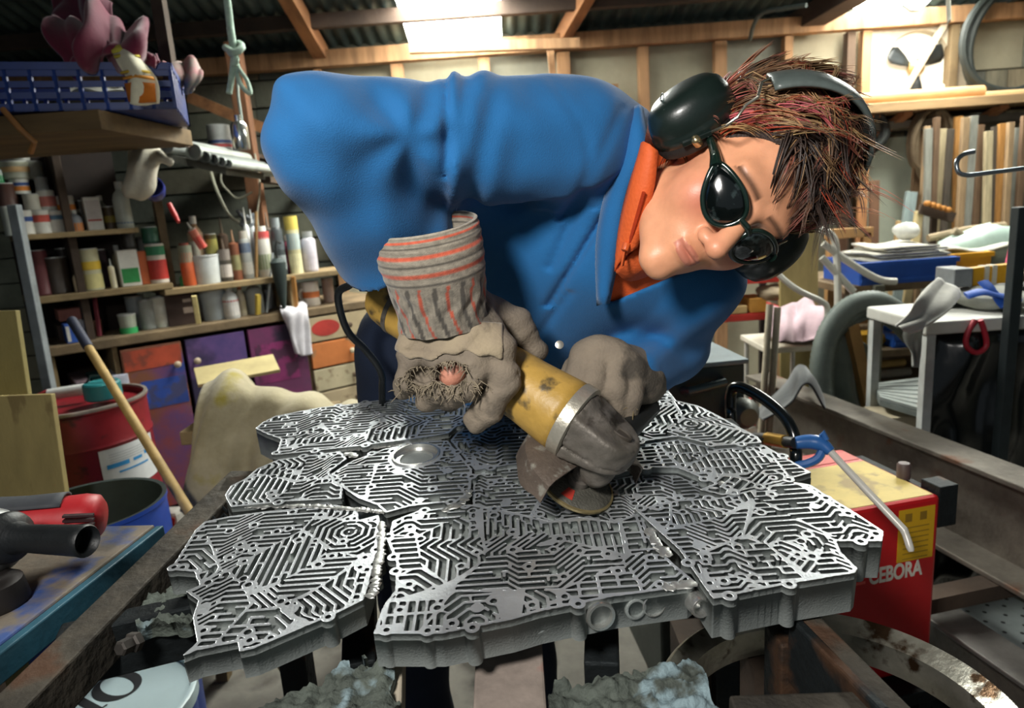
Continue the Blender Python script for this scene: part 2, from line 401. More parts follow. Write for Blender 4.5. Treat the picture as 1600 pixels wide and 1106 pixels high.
# ================================================================== LEFT BENCH AND SHELVES
LA = onZ(85, 541, 0.9); LBp = onZ(488, 481, 0.9)
ld = (LBp - LA); ld.z = 0; ld.normalize(); ln = Vector((-ld.y, ld.x, 0))    # along, away
LX = Matrix(((ld.x, ln.x, 0, LA.x), (ld.y, ln.y, 0, LA.y), (0, 0, 1, 0), (0, 0, 0, 1)))
LI = LX.inverted()
def lpt(px, py, back=0.0):      # point on the bench's front plane, pushed back
    return LI @ onP(px, py, LA + ln * back, ln)
def lv(u, v, z): return LX @ Vector((u, v, z))
m_bw = M('#6b5a42', 0.85, 0, 0.4, 4, 0.2, 40); m_bw2 = M('#83704f', 0.85, 0, 0.35, 4, 0.2, 40); m_bwd = M('#42352a', 0.88, 0, 0.35, 4, 0.2, 40)
# bench
uL, uR = lpt(70, 541).x, lpt(612, 478).x
bench = thing('workbench', 'long timber workbench with paint-stained doors and drawers below the shelves', 'workbench', X=LX @ T((uL + uR) / 2, 0.25, 0))
mb = MB(); mb.box(((uL + uR) / 2, 0.26, 0.88), (uR - uL, 0.56, 0.04), LX); mb.build('worktop', m_bw, bench, bevel=0.004)
def seg(px0, px1, py): return lpt(px0, py).x, lpt(px1, py).x
def paint(c1, c2, c3): return M(c1, 0.7, 0, 0.3, 2.6, 0.05, 30, col2=c2, spot=0.45, spotcol=c3, spscale=3.2)
doors = [((186, 288), ('#8a3a22', '#2b3f86', '#7a4a34')), ((290, 388), ('#2c2c66', '#6b4a80', '#241c3c')), ((390, 482), ('#5a3050', '#7c2c60', '#2c2038'))]
for (p0, p1), cs in doors:
    u0, u1 = seg(p0, p1, 560); d = MB(); d.box(((u0 + u1) / 2, 0.0, 0.46), (u1 - u0 - 0.012, 0.022, 0.76), LX); dd = d.build('door', paint(*cs), bench, bevel=0.003)
    tag(dd, {186: 'red and blue paint-stained door', 290: 'violet-blue overspray-stained door', 390: 'dark purple overspray-stained door'}[p0])
    k = MB(); uk = u1 - 0.04 if p0 != 290 else u0 + 0.04; k.lathe([(0.006, 0), (0.006, 0.02), (0.014, 0.022), (0.016, 0.032), (0.008, 0.038)], 10, LX @ T(uk, -0.01, 0.74) @ RX(math.pi / 2)); k.build('knob', M('#b5a48c', 0.5), dd, smooth=True)
    if p0 == 186:      # blue band of paint on the first door
        b = MB(); b.box((u0 + 0.6 * (u1 - u0), -0.0118, 0.62), ((u1 - u0) * 0.72, 0.0012, 0.13), LX); b.build('paint_patch', M('#22408c', 0.65, 0, 0.4, 4, spot=0.4, spotcol='#40426a'), dd)
        b = MB(); b.box(((u0 + u1) / 2, -0.0118, 0.785), ((u1 - u0) * 0.9, 0.0012, 0.09), LX); b.build('paint_patch', M('#a8442a', 0.65, 0, 0.3, 4, spot=0.3, spotcol='#7c3a2a'), dd)
    if p0 == 390:
        b = MB(); b.box((u0 + 0.45 * (u1 - u0), -0.0118, 0.66), ((u1 - u0) * 0.7, 0.0012, 0.20), LX); b.build('paint_patch', M('#7d2a5e', 0.65, 0, 0.4, 4, spot=0.4, spotcol='#4a2440'), dd)
u0, u1 = seg(484, 606, 560)
zz = [0.855, 0.72, 0.58, 0.455, 0.33, 0.20, 0.08]
dcol = ['#a89878', '#c2743c', '#b3a88a', '#aa9a7c', '#a89878', '#a08c6c']
for i in range(6):
    d = MB(); d.box(((u0 + u1) / 2, -0.005, (zz[i] + zz[i + 1]) / 2), (u1 - u0 - 0.012, 0.024, zz[i] - zz[i + 1] - 0.010), LX); dd = d.build('drawer', M(dcol[i], 0.75, 0, 0.15, 4, 0.08, 40, spot=0.1, spotcol='#7c6a50'), bench, bevel=0.003)
    if i == 0:
        b = MB(); b.lathe([(0.065, 0), (0.065, 0.0012)], 24, LX @ T(u0 + 0.10, -0.0172, 0.79) @ RX(math.pi / 2), sx=1.2, sy=0.65); b.build('paint_patch', M('#a8322a', 0.7, 0, 0.2, 9), dd); tag(dd, 'pale drawer with red paint patch')
    if i == 1: tag(dd, 'orange painted drawer')
    k = MB(); k.lathe([(0.006, 0), (0.006, 0.018), (0.014, 0.02), (0.015, 0.03), (0.006, 0.034)], 10, LX @ T((u0 + u1) / 2, -0.017, (zz[i] + zz[i + 1]) / 2) @ RX(math.pi / 2)); k.build('knob', M('#c9bda0' if i == 1 else '#5a4a3a', 0.5), dd, smooth=True)
mb = MB(); mb.box((uR - 0.012, 0.26, 0.43), (0.025, 0.5, 0.86), LX); mb.box((uL + 0.012, 0.26, 0.43), (0.025, 0.5, 0.86), LX); mb.box((seg(484, 606, 560)[0] - 0.003, 0.26, 0.43), (0.02, 0.5, 0.86), LX); mb.box((seg(186, 288, 560)[0] - 0.01, 0.26, 0.43), (0.02, 0.5, 0.86), LX)
mb.build('carcass', m_bw2, bench); mb = MB(); mb.box(((uL + uR) / 2, 0.5, 0.43), (uR - uL - 0.06, 0.02, 0.86), LX); mb.build('back_panel', m_bwd, bench)
mb = MB(); mb.box(((uL + lpt(186, 560).x) / 2, 0.25, 0.60), (lpt(186, 560).x - uL - 0.03, 0.45, 0.025), LX); mb.build('lower_shelf', m_bw2, bench)

# shelves above it
z1 = lpt(110, 362).z; z2 = lpt(150, 455).z; z3 = lpt(430, 433).z
su0, su1, su2 = lpt(20, 360).x, lpt(262, 440).x, lpt(560, 425).x
shelf = thing('wall_shelf', 'open timber shelving with two boards holding paint tins above the left bench', 'shelf', X=LX @ T((su0 + su1) / 2, 0.15, 0.9))
for nm, ua, ub, z, t in (('shelf_board', su0, lpt(218, 366).x, z1, 0.022), ('shelf_board', su0, su1 + 0.02, z2, 0.026), ('shelf_board', su1 - 0.02, su2, z3, 0.026)):
    mb = MB(); mb.box(((ua + ub) / 2, 0.15, z - t / 2), (ub - ua, 0.30, t), LX); mb.build(nm, m_bw2, shelf, bevel=0.003)
for px, w, zt, zb, mm in ((262, 0.035, 1.75, 0.9, m_bw), (455, 0.03, z3, 0.9, m_bw2), (120, 0.03, 1.7, 0.9, m_bwd)):
    mb = MB(); mb.box((lpt(px, 400).x + (0.03 if px == 262 else 0), 0.17, (zt + zb) / 2), (w, 0.26 if px != 262 else 0.05, zt - zb), LX); mb.build('shelf_upright', mm, shelf, bevel=0.002)
mb = MB(); mb.box(((su0 + lpt(218, 366).x) / 2, 0.315, 1.33), (lpt(218, 366).x - su0, 0.02, 0.86), LX); mb.build('back_panel', M('#241c18', 0.9, 0, 0.3, 5), shelf)
up = MB(); up.bar(LX @ (lpt(22, 320, -0.03)), LX @ (lpt(84, 640, -0.03)), 0.04, 0.035); tag(up.build('metal_upright', M('#aab3b8', 0.5, 0.5, 0.2, 8), bevel=0.004), 'grey metal upright leaning at the left end of the paint shelves', 'upright')
pp0, pp1 = onY(371, 120, 3.75), onY(402, 500, 3.75); po = MB(); po.bar(Vector((pp0.x, pp0.y, ZT)), Vector((pp0.x + 0.02, pp0.y, 0)), 0.075, 0.07); tag(po.build('timber_post', M('#6f4a30', 0.85, 0, 0.35, 4, 0.2, 40, aniso=(5, 5, 0.6)), bevel=0.005), 'rough brown timber post behind the bottles', 'post')

# ---- containers
def can(px, w, h, z, col, band=None, bandcol=None, kind='can', dep=0.12, lid='#b9bcb8', label='', grp=None, tilt=0.0, cat=None):
    p = lpt(px, 400, dep); Z = depth(LX @ p); r = w * Z / FPX / 2; H = h * Z / FPX
    X = LX @ T(p.x, dep, z)
    if tilt: X = X @ RY(tilt)
    nm = {'can': 'paint_tin', 'bottle': 'plastic_bottle', 'spray': 'spray_can', 'tube': 'sealant_tube', 'tub': 'plastic_tub', 'jar': 'glass_jar', 'box': 'carton', 'bucket': 'bucket', 'mug': 'mug'}[kind]
    t = thing(nm, label, cat or {'can': 'tin', 'bottle': 'bottle', 'spray': 'spray can', 'tube': 'tube', 'tub': 'tub', 'jar': 'jar', 'box': 'box', 'bucket': 'bucket', 'mug': 'mug'}[kind], X=X, group=grp)
    mc = M(col, 0.45, 0, 0.08, 20); b = MB()
    if kind in ('can', 'jar'): b.lathe([(r * .97, 0), (r, 0.004), (r, 0.008), (r * .97, 0.011), (r * .97, H - 0.012), (r, H - 0.009), (r, H - 0.002)], 18, X)
    elif kind in ('tub', 'bucket'): b.lathe([(r * .86, 0), (r * .88, 0.004), (r, H * 0.94)], 18, X)
    elif kind == 'bottle': b.lathe([(r * .95, 0), (r, 0.006), (r, H * 0.62), (r * .8, H * 0.74), (r * .42, H * 0.82), (r * .40, H * 0.86)], 16, X)
    elif kind == 'spray': b.lathe([(r * .95, 0), (r, 0.004), (r, H * 0.78), (r * .78, H * 0.83), (r * 0.72, H * 0.84)], 16, X)
    elif kind == 'tube': b.lathe([(r, 0), (r, H * 0.72), (r * .35, H * 0.76)], 14, X)
    elif kind == 'box': b.box((0, 0, H / 2), (2 * r, 1.5 * r, H), X)
    elif kind == 'mug': b.lathe([(r * .9, 0), (r, 0.006), (r, H), (r * .9, H), (r * .86, 0.012), (0, 0.012)], 18, X)
    bo = b.build('body', mc, t, smooth=True, bevel=0.003 if kind == 'box' else 0)
    if kind in ('can', 'jar', 'tub', 'bucket'):
        l = MB(); zt = H * (0.94 if kind in ('tub', 'bucket') else 1) - 0.004; l.lathe([(r * 1.04 if kind != 'can' else r * .93, zt), (r * 1.04 if kind != 'can' else r * .93, zt + 0.006), (r * .85, zt + 0.006), (r * .83, zt + 0.003), (0, zt + 0.003)], 18, X); l.build('lid', M(lid, 0.4, 0.3 if kind == 'can' else 0, 0.1, 10), t, smooth=True)
    if kind == 'bottle': l = MB(); l.lathe([(r * .46, H * 0.86), (r * .46, H), (0, H)], 12, X); l.build('cap', M(lid, 0.45), t, smooth=True)
    if kind == 'spray': l = MB(); l.lathe([(r * .72, H * 0.84), (r * .72, H), (r * .5, H), (0, H)], 12, X); l.build('cap', M(lid, 0.45), t, smooth=True)
    if kind == 'tube': l = MB(); l.lathe([(r * .33, H * 0.76), (r * .12, H)], 10, X); l.build('nozzle', M(lid, 0.45), t, smooth=True)
    if kind == 'mug': l = MB(); l.tube([(r * .95 * math.cos(a) * 0 - r - 0.022 * math.sin(a), 0, H / 2 - 0.028 * math.cos(a)) for a in np.linspace(0, math.pi, 9)], 0.005, 8, X=X); l.build('handle', mc, t, smooth=True)
    if band:
        for (f0, f1), bc in zip(band, bandcol):
            l = MB()
            if kind == 'box': l.box((0, -0.75 * r - 0.0006, H * (f0 + f1) / 2), (1.7 * r, 0.0012, H * (f1 - f0)), X)
            else: kk = 1.006 if kind not in ('tub', 'bucket') else 1.0; l.lathe([(r * kk, H * f0), (r * kk, H * f1)], 18, X, cap=False)
            l.build('paper_label', M(bc, 0.6), t, smooth=True)
    return t
W_ = '#d9d8cf'; O_ = '#c4762a'; R_ = '#b03028'; B_ = '#2c4a86'; G_ = '#1f7a48'; BR = '#4a3028'; GY = '#8b938f'
ES = 'on the upper shelf'; 
# upper shelf, front row, then the tins stacked on it and those behind
rows = [
 (25, 16, 44, z1, '#9aa09a', None, None, 'can', .10, 'grey tin at the far left end of the upper shelf'),
 (48, 30, 36, z1, W_, [(.55, .75)], [B_], 'can', .10, 'white tin with blue band at the left of the upper shelf'),
 (76, 27, 35, z1, W_, [(.5, .8)], ['#c9564a'], 'can', .10, 'white tin with red mark on the upper shelf'),
 (99, 24, 33, z1, W_, [(.6, .8)], ['#5a7f9a'], 'can', .10, 'white tin with pale blue stripe on the upper shelf'),
 (112, 16, 24, z1, '#b0a890', None, None, 'can', .10, 'small beige tin squeezed between white tins on the upper shelf'),
 (128, 20, 40, z1 - 0.02, '#7d8288', [(.1, .5)], [O_], 'bottle', .08, 'grey bottle with orange label between the two upper shelf runs'),
 (158, 22, 50, z1, W_, [(.35, .9), (.28, .33)], ['#c6c0bb', R_], 'box', .10, 'white carton with red emblem on the upper shelf'),
 (205, 24, 70, z1, '#aab0a6', [(.1, .14)], ['#6a7a8a'], 'bottle', .10, 'tall pale grey bottle at the right end of the upper shelf'),
 (183, 18, 34, z1, '#4a3c28', [(.3, .6)], ['#8a7a30'], 'can', .14, 'dark tin with yellow label on the upper shelf'),
]
for r_ in rows: can(r_[0], r_[1], r_[2], r_[3], r_[4], r_[5], r_[6], r_[7], r_[8], label=r_[9])
def zh(z, px, h): return z + h * depth(LX @ lpt(px, 380, 0.12)) / FPX
for a in [
 (68, 24, 24, zh(z1, 48, 36), '#c9c8b8', None, None, 'can', .11, 'cream tin stacked on the white tins of the upper shelf'),
 (91, 24, 30, zh(z1, 99, 34), W_, [(.2, .7)], ['#c97a70'], 'can', .11, 'white tin with faded red print stacked on the upper shelf'),
 (118, 26, 28, zh(z1, 112, 26), '#b9b4a8', [(.15, .55)], [O_], 'can', .12, 'tin with orange label stacked over the small beige tin'),
 (30, 32, 42, zh(z1, 48, 36), BR, None, None, 'can', .14, 'dark brown tin stacked at the left of the upper shelf'),
 (54, 26, 22, zh(z1, 48, 62), W_, [(.2, .5), (.55, .75)], [O_, B_], 'can', .14, 'white tin with blue and orange stripes on the third layer'),
 (88, 18, 20, zh(z1, 99, 64), '#b7b9b4', None, None, 'can', .14, 'little pale tin on the third layer beside the striped tin'),
 (52, 42, 26, zh(z1, 48, 84), '#9ea08e', [(.4, .7)], ['#b8976a'], 'can', .16, 'wide greyish green tin near the top of the tin stack'),
 (20, 22, 28, zh(z1, 30, 80), '#a7b0a8', [(.0, .4)], [G_], 'bottle', .14, 'white bottle with green base standing on the brown tin'),
 (62, 28, 16, zh(z1, 48, 110), '#8a8c84', None, None, 'can', .16, 'flat grey tin topping the tall tin stack'),
 (78, 30, 26, zh(z1, 48, 84), '#94968a', None, None, 'can', .17, 'plain grey tin beside the wide greyish green tin'),
 (137, 16, 34, z1 + 0.0, '#59605c', None, None, 'bottle', .22, 'dark grey bottle in the shadow behind the carton'),
]: can(*a[:9], label=a[9])
# middle shelf
for a in [
 (54, 34, 70, z2, '#58282c', None, None, 'can', .12, 'tall maroon tin at the left of the middle shelf'),
 (83, 36, 56, z2, '#3a322c', None, None, 'can', .12, 'black-brown tin on the middle shelf'),
 (113, 12, 34, z2, '#c8b698', None, None, 'bottle', .08, 'small cream bottle on the middle shelf'),
 (136, 32, 64, z2, '#b5b292', [(.05, .4), (.5, .7)], ['#c4bd84', '#c9a830'], 'can', .10, 'cream tin with yellow print on the middle shelf'),
 (170, 9, 46, z2, '#dcd5b8', None, None, 'tube', .08, 'slim white tube upright on the middle shelf'),
 (197, 28, 56, z2, W_, [(.1, .5)], ['#2e8c4a'], 'box', .10, 'white carton with green square on the middle shelf'),
 (221, 12, 52, z2, '#c0643a', None, None, 'box', .10, 'narrow orange carton on the middle shelf'),
 (243, 28, 60, z2, '#c9c0b4', [(.1, .6), (.72, .95)], [R_, '#2f7f58'], 'can', .10, 'white tin with red flash and green cap on the middle shelf'),
 (205, 20, 44, zh(z2, 197, 58), '#35322e', None, None, 'can', .16, 'dark tin standing behind the white carton'),
 (240, 24, 24, zh(z2, 243, 62), '#2b5c48', None, None, 'can', .14, 'small dark green tin on top of the red flash tin'),
]: can(*a[:9], label=a[9])
# right-hand shelf: tubes, sprays and tins
tilted = can(320, 13, 44, z3 + 0.17, '#d9c8b8', [(.0, .45), (.45, .7)], ['#c23a2c', '#d8745c'], 'tube', .10, W_, 'red and white sealant tube leaning above the bottles', None, -0.42)
for a in [
 (290, 20, 66, z3, '#c05a32', [(.55, .95)], ['#8a8f7a'], 'spray', .10, 'orange-red spray can at the left of the bottle row', '#8a4030'),
 (307, 15, 82, z3, '#a8543a', [(.5, .8)], ['#b9b5a5'], 'tube', .16, 'pale tube behind the orange spray can', W_),
 (310, 22, 84, z3 + 0.06, '#9b7b58', [(.3, .7)], ['#b9a184'], 'bottle', .18, 'tan bottle with pale cap in the bottle row', W_),
 (333, 18, 74, z3, '#5a5430', [(.6, .9)], ['#8b8440'], 'can', .14, 'olive tin behind the big white bucket'),
 (350, 18, 66, z3, '#454038', [(.1, .4), (.5, .75)], ['#c9c0b8', '#8a8078'], 'tube', .10, 'black tube with white labels in the bottle row', '#5a4a3c'),
 (352, 16, 96, z3, '#4a3a2e', None, None, 'tube', .18, 'tall dark brown tube at the back of the bottle row', '#544838'),
 (367, 15, 78, z3, '#7a4a34', [(.2, .5)], ['#8d8a60'], 'tube', .10, 'rust coloured tube beside the black tube', '#8a6a50'),
 (384, 17, 74, z3, '#9a9c98', [(.1, .35), (.55, .75)], ['#c2beb4', '#3f5a80'], 'spray', .10, 'grey spray can with blue band by the post', '#b9b4a8'),
 (391, 9, 108, z3, '#c9cbc8', None, None, 'tube', .16, 'slender white tube standing tall by the post', W_),
 (401, 9, 104, z3, '#b4b8ba', None, None, 'tube', .16, 'slender silver tube right of the post', '#d5d8d8'),
 (413, 22, 78, z3, '#b9b6ae', [(.15, .45), (.75, .9)], ['#7f8a68', '#b84a48'], 'spray', .10, 'white spray can with green label right of the post', W_),
 (437, 18, 88, z3, '#3c4244', [(.1, .35), (.45, .6)], ['#9aa0a2', '#5c6468'], 'spray', .10, 'black spray can with grey label beside the post', '#8a9294'),
 (461, 20, 88, z3, '#b9b28a', [(.0, .35), (.42, .7), (.76, 1.0)], ['#d8d2a8', '#9fb4bc', '#c9b456'], 'spray', .10, 'tall yellow and blue spray can on the right shelf', '#c9b050'),
 (484, 22, 62, z3, '#b4b0b8', [(.05, .45)], ['#c5bec6'], 'spray', .10, 'white lilac-labelled spray can nearest the blue sleeve', '#9a9c9c'),
 (448, 12, 58, z3, '#9a3a58', None, None, 'bottle', .16, 'small magenta bottle behind the spray cans', '#b0a8a0'),
 (424, 14, 96, z3, '#5a5048', None, None, 'tube', .2, 'brown tube at the back behind the black spray can', '#6a6054'),
]: can(*a[:9], lid=a[10] if len(a) > 10 else '#b9bcb8', label=a[9])
# worktop row
zb = 0.9
for a in [
 (180, 26, 32, zb, '#a9b0a0', [(.0, .3)], ['#2f9c58'], 'tub', .08, 'small white tub with green base on the bench'),
 (197, 28, 56, zb, '#878f92', None, None, 'bucket', .18, 'grey plastic bottle-shaped bucket behind the green tub'),
 (214, 24, 46, zb, '#9aa09c', None, None, 'can', .12, 'dull grey tin beside the white square tin'),
 (236, 27, 48, zb, '#c8c9bc', [(.15, .8)], ['#d2d2c6'], 'can', .12, 'white labelled tin at the middle of the bench'),
 (322, 42, 50, zb, '#a3adb2', None, None, 'bucket', .12, 'pale grey bucket under the white bucket'),
 (349, 24, 52, zb, '#b8bab8', [(.1, .5), (.52, .56)], ['#cdc8c2', R_], 'bottle', .06, 'white spray bottle with red line beside the bucket'),
 (366, 14, 48, zb, '#c4b8a0', [(.1, .5)], ['#d2c8a8'], 'bottle', .10, 'cream bottle right of the spray bottle', '#a8622c'),
 (388, 26, 54, zb, '#a4a8a2', None, None, 'bottle', .12, 'clear grey squeeze bottle by the yellow stick', '#8a7a60'),
 (374, 13, 34, zb, '#8a94a8', None, None, 'bottle', .2, 'small bluish bottle behind the squeeze bottle'),
 (478, 26, 38, zb, '#d6cec2', [(.35, .6)], ['#c9703a'], 'mug', .10, 'white mug with orange print on the bench'),
 (461, 22, 36, zb, '#cfc9b8', None, None, 'mug', .16, 'cream mug left of the orange print mug'),
 (506, 18, 38, zb, '#9a8478', None, None, 'can', .14, 'brown tin behind the mugs'),
 (585, 14, 30, zb, '#d2c49c', None, None, 'jar', .10, 'small pale jar behind the grinder cable'),
 (104, 20, 30, zb, '#b9bdb6', [(.1, .6)], ['#7a8a86'], 'can', .10, 'pale tin at the left end of the bench'),
]: can(*a[:9], lid=a[10] if len(a) > 10 else '#b9bcb8', label=a[9])
can(318, 44, 54, zh(zb, 322, 50) + 0.002, '#c6cbca', None, None, 'bucket', .12, '#cfd2d0', 'white bucket stacked on the grey bucket')
can(284, 18, 30, zh(zb, 280, 52), '#2f8a50', None, None, 'bottle', .12, '#2f5a9a', 'green bottle standing on the brown crate')
def lbox(name, label, cat, px0, px1, py1, h, dep, dz, col, extra=None, z=0.9, grp=None):
    a, b = lpt(px0, 480, dep), lpt(px1, 480, dep); Z = depth(LX @ a); X = LX @ T((a.x + b.x) / 2, dep, z); t = thing(name, label, cat, X=X, group=grp); m = MB(); H = h * Z / FPX; m.box((0, 0, H / 2), (b.x - a.x, dz, H), X); m.build('body', M(col, 0.75, 0, 0.25, 6), t, bevel=0.003)
    if extra: extra(t, X, b.x - a.x, dz, H)
    return t
def crate_x(t, X, w, d, H):
    m = MB(); m.box((0, 0, H + 0.006), (w * 1.03, d * 1.05, 0.012), X); m.build('lid', M('#8a3a26', 0.7, 0, 0.3, 10), t)
    m = MB(); m.box((w * 0.25, -d / 2 - 0.001, H * 0.45), (w * .35, .002, H * .18), X); m.box((w * 0.25, -d / 2 - 0.001, H * 0.75), (w * .3, .002, H * .1), X); m.build('paper_label', M('#b9a99c', 0.7), t)
lbox('crate', 'dark brown crate with red lid on the bench', 'crate', 253, 297, 516, 50, 0.16, 0.18, '#3e2e28', crate_x)
lbox('carton', 'pink worn carton on the bench under the middle shelf', 'box', 86, 122, 495, 18, 0.2, 0.15, '#9a6258', None, 0.985)
lbox('carton', 'dark carton under the pink carton', 'box', 80, 126, 495, 24, 0.22, 0.16, '#3a2c28')
def books_x(t, X, w, d, H):
    m = MB(); m.box((-w * .3, -d / 2 - .001, H / 2), (w * .25, .002, H * .8), X); m.build('paper_label', M('#c9c8c2', 0.7), t)
lbox('carton', 'bright blue carton at the left end of the bench', 'box', 92, 114, 530, 30, 0.06, 0.10, '#2a50a0', books_x)
lbox('can_box', 'tan square tin box beside the red stick', 'box', 128, 152, 520, 24, 0.2, 0.10, '#6a4a38')
# things under the left end of the bench (open shelf)
lbox('storage_box', 'dull mauve box on the shelf below the bench', 'box', 88, 112, 600, 46, 0.10, 0.3, '#5a4a50', None, 0.6125)
lbox('storage_box', 'dark teal box on the shelf below the bench', 'box', 118, 146, 600, 40, 0.12, 0.3, '#2e5a58', None, 0.6125)
lbox('carton', 'white carton on the shelf below the bench beside the door', 'box', 150, 174, 570, 44, 0.08, 0.2, '#b9bccb', None, 0.6125)
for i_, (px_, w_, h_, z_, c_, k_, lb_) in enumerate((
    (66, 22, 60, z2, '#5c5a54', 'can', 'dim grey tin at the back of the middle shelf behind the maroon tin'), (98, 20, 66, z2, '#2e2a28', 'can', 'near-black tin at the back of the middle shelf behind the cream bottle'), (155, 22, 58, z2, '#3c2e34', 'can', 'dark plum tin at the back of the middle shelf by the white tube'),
    (183, 16, 62, z2, '#8a8468', 'bottle', 'khaki bottle at the back of the middle shelf'), (226, 20, 70, z2, '#6a6c68', 'can', 'tall grey tin at the back of the middle shelf behind the orange carton'), (140, 18, 46, z1, '#4a4640', 'can', 'dark tin at the back of the upper shelf'), (172, 16, 52, z1, '#6c7068', 'bottle', 'dull bottle at the back of the upper shelf behind the white carton'),
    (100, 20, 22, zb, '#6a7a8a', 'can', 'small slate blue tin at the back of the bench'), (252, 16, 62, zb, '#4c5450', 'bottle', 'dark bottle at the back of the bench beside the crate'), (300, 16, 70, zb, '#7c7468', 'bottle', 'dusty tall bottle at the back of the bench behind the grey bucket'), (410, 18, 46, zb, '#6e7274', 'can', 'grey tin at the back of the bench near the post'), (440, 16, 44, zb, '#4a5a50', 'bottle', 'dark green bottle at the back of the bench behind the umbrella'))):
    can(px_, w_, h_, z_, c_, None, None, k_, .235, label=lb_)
# sticks standing in front of the bench row
def stick(p0, p1, r, col, label, cat='stick', name='stick', square=False, n=8, X0=None):
    m = MB()
    if square: m.bar(p0, p1, 2 * r, 1.4 * r)
    else: m.tube([p0, p1], r, n)
    return tag(m.build(name, M(col, 0.7, 0, 0.25, 8), smooth=not square, bevel=0.002 if square else 0), label, cat)
def ls(px, py, b): return LX @ lpt(px, py, b)
stick(ls(303, 462, -0.02), LX @ Vector((lpt(313, 505, -0.02).x, 0.01, 0.905)), 0.011, '#e0cf90', 'cream yellow stick leaning on the grey bucket', square=True)
stick(ls(403, 460, 0.0), LX @ Vector((lpt(405, 490, 0).x, 0.02, 0.905)), 0.012, '#c9ae48', 'short yellow stick standing beside the squeeze bottle', square=True)
stick(ls(426, 395, 0.04), LX @ Vector((lpt(421, 488, 0).x, 0.04, 0.905)), 0.006, '#9ea6a8', 'grey steel rod leaning against the shelf')
stick(ls(400, 330, 0.05), LX @ Vector((lpt(408, 440, 0).x, 0.06, z3 + 0.005)), 0.008, '#8a6a40', 'thin wooden stick leaning against the post')
stick(ls(147, 460, 0.1), LX @ Vector((lpt(157, 510, 0).x, 0.08, 0.905)), 0.008, '#7a2f3c', 'dark red stick propping the middle shelf', square=True)
# umbrella hanging between shelf and bench
pz = lpt(437, 432, -0.03); t = thing('folded_umbrella', 'black folded umbrella hanging from the right shelf edge', 'umbrella', X=LX @ T(pz.x, -0.03, 0.98))
m = MB(); m.lathe([(0.008, -0.06), (0.02, 0.0), (0.034, 0.10), (0.038, 0.17), (0.02, 0.19)], 12, LX @ T(pz.x, -0.03, 0.98)); m.build('canopy', M('#2a3634', 0.7, 0, 0.2, 12), t, smooth=True)
m = MB(); m.tube([(0, 0, 0.18), (0, 0, 0.25), (0.01, 0.0, 0.27), (0.03, 0.01, 0.262)], 0.006, 8, X=LX @ T(pz.x, -0.03, 0.98)); m.build('handle', M('#1c2020', 0.5), t, smooth=True)
# brown strip hanging on shelf bracket
stick(ls(458, 432, -0.01), LX @ Vector((lpt(463, 480, 0).x, 0.0, 0.905)), 0.010, '#a5743a', 'ochre batten standing beside the folded umbrella', square=True)
# white cloth over bench edge
def cloth(name, label, cat, rowsP, col, t=0.004, wr=0.006, group=None, mat=None, fold=9, extra=None):
    """rowsP: control rows of points; resampled smoothly with folds"""
    R = [[Vector(p) for p in r] for r in rowsP]; nr, nc = 26, 44
    def lerp(seq, t):
        x = t * (len(seq) - 1); i = min(int(x), len(seq) - 2); f = x - i
        p0 = seq[max(i - 1, 0)]; p1 = seq[i]; p2 = seq[i + 1]; p3 = seq[min(i + 2, len(seq) - 1)]
        return 0.5 * ((2 * p1) + (p2 - p0) * f + (2 * p0 - 5 * p1 + 4 * p2 - p3) * f * f + (3 * p1 - p0 - 3 * p2 + p3) * f ** 3)
    G = []
    for i in range(nr + 1):
        row = [lerp(r, i / nr) for r in zip(*R)] if False else [lerp([r[c] for r in R], i / nr) for c in range(len(R[0]))]
        G.append([lerp(row, j / nc) for j in range(nc + 1)])
    rg = random.Random(len(label)); ph = [rg.uniform(0, 6.3) for _ in range(4)]
    out = []
    for i in range(nr + 1):
        o_ = []
        for j in range(nc + 1):
            a = G[min(i + 1, nr)][j] - G[max(i - 1, 0)][j]; b = G[i][min(j + 1, nc)] - G[i][max(j - 1, 0)]; q = a.cross(b); q = q.normalized() if q.length > 1e-9 else Vector((0, 0, 1))
            u, v = i / nr, j / nc
            w = math.sin(v * fold + ph[0] + 1.5 * math.sin(u * 3 + ph[1])) + 0.6 * math.sin(v * fold * 1.9 + ph[2] + u * 4) + 0.4 * math.sin(u * 11 + ph[3] + v * 5)
            o_.append(G[i][j] + q * w * wr)
        out.append(o_)
    m = MB(); m.sheet(out, t); o = m.build(name, mat or M(col, 0.9, 0, 0.15, 9, 0.1, 60, sheen=0.3), smooth=2)
    if extra: extra(o)
    return tag(o, label, cat, group)
cl = [[ls(442, 482, 0.10), ls(456, 484, 0.06), ls(468, 480, 0.06), ls(482, 480, 0.10)], [ls(438, 484, -0.03), ls(455, 487, -0.05), ls(470, 484, -0.05), ls(478, 486, -0.03)], [ls(452, 520, -0.035), ls(458, 522, -0.045), ls(474, 522, -0.05), ls(482, 522, -0.035)], [ls(464, 546, -0.035), ls(468, 554, -0.04), ls(478, 556, -0.045), ls(487, 552, -0.035)]]
cl = [[p + Vector((0, 0, 0.018 if i == 0 else 0.0)) for p in r] for i, r in enumerate(cl)]
cloth('cloth_rag', 'white patterned rag hanging over the bench edge beside the drawers', 'rag', cl, '#c9c6cc', wr=0.006)
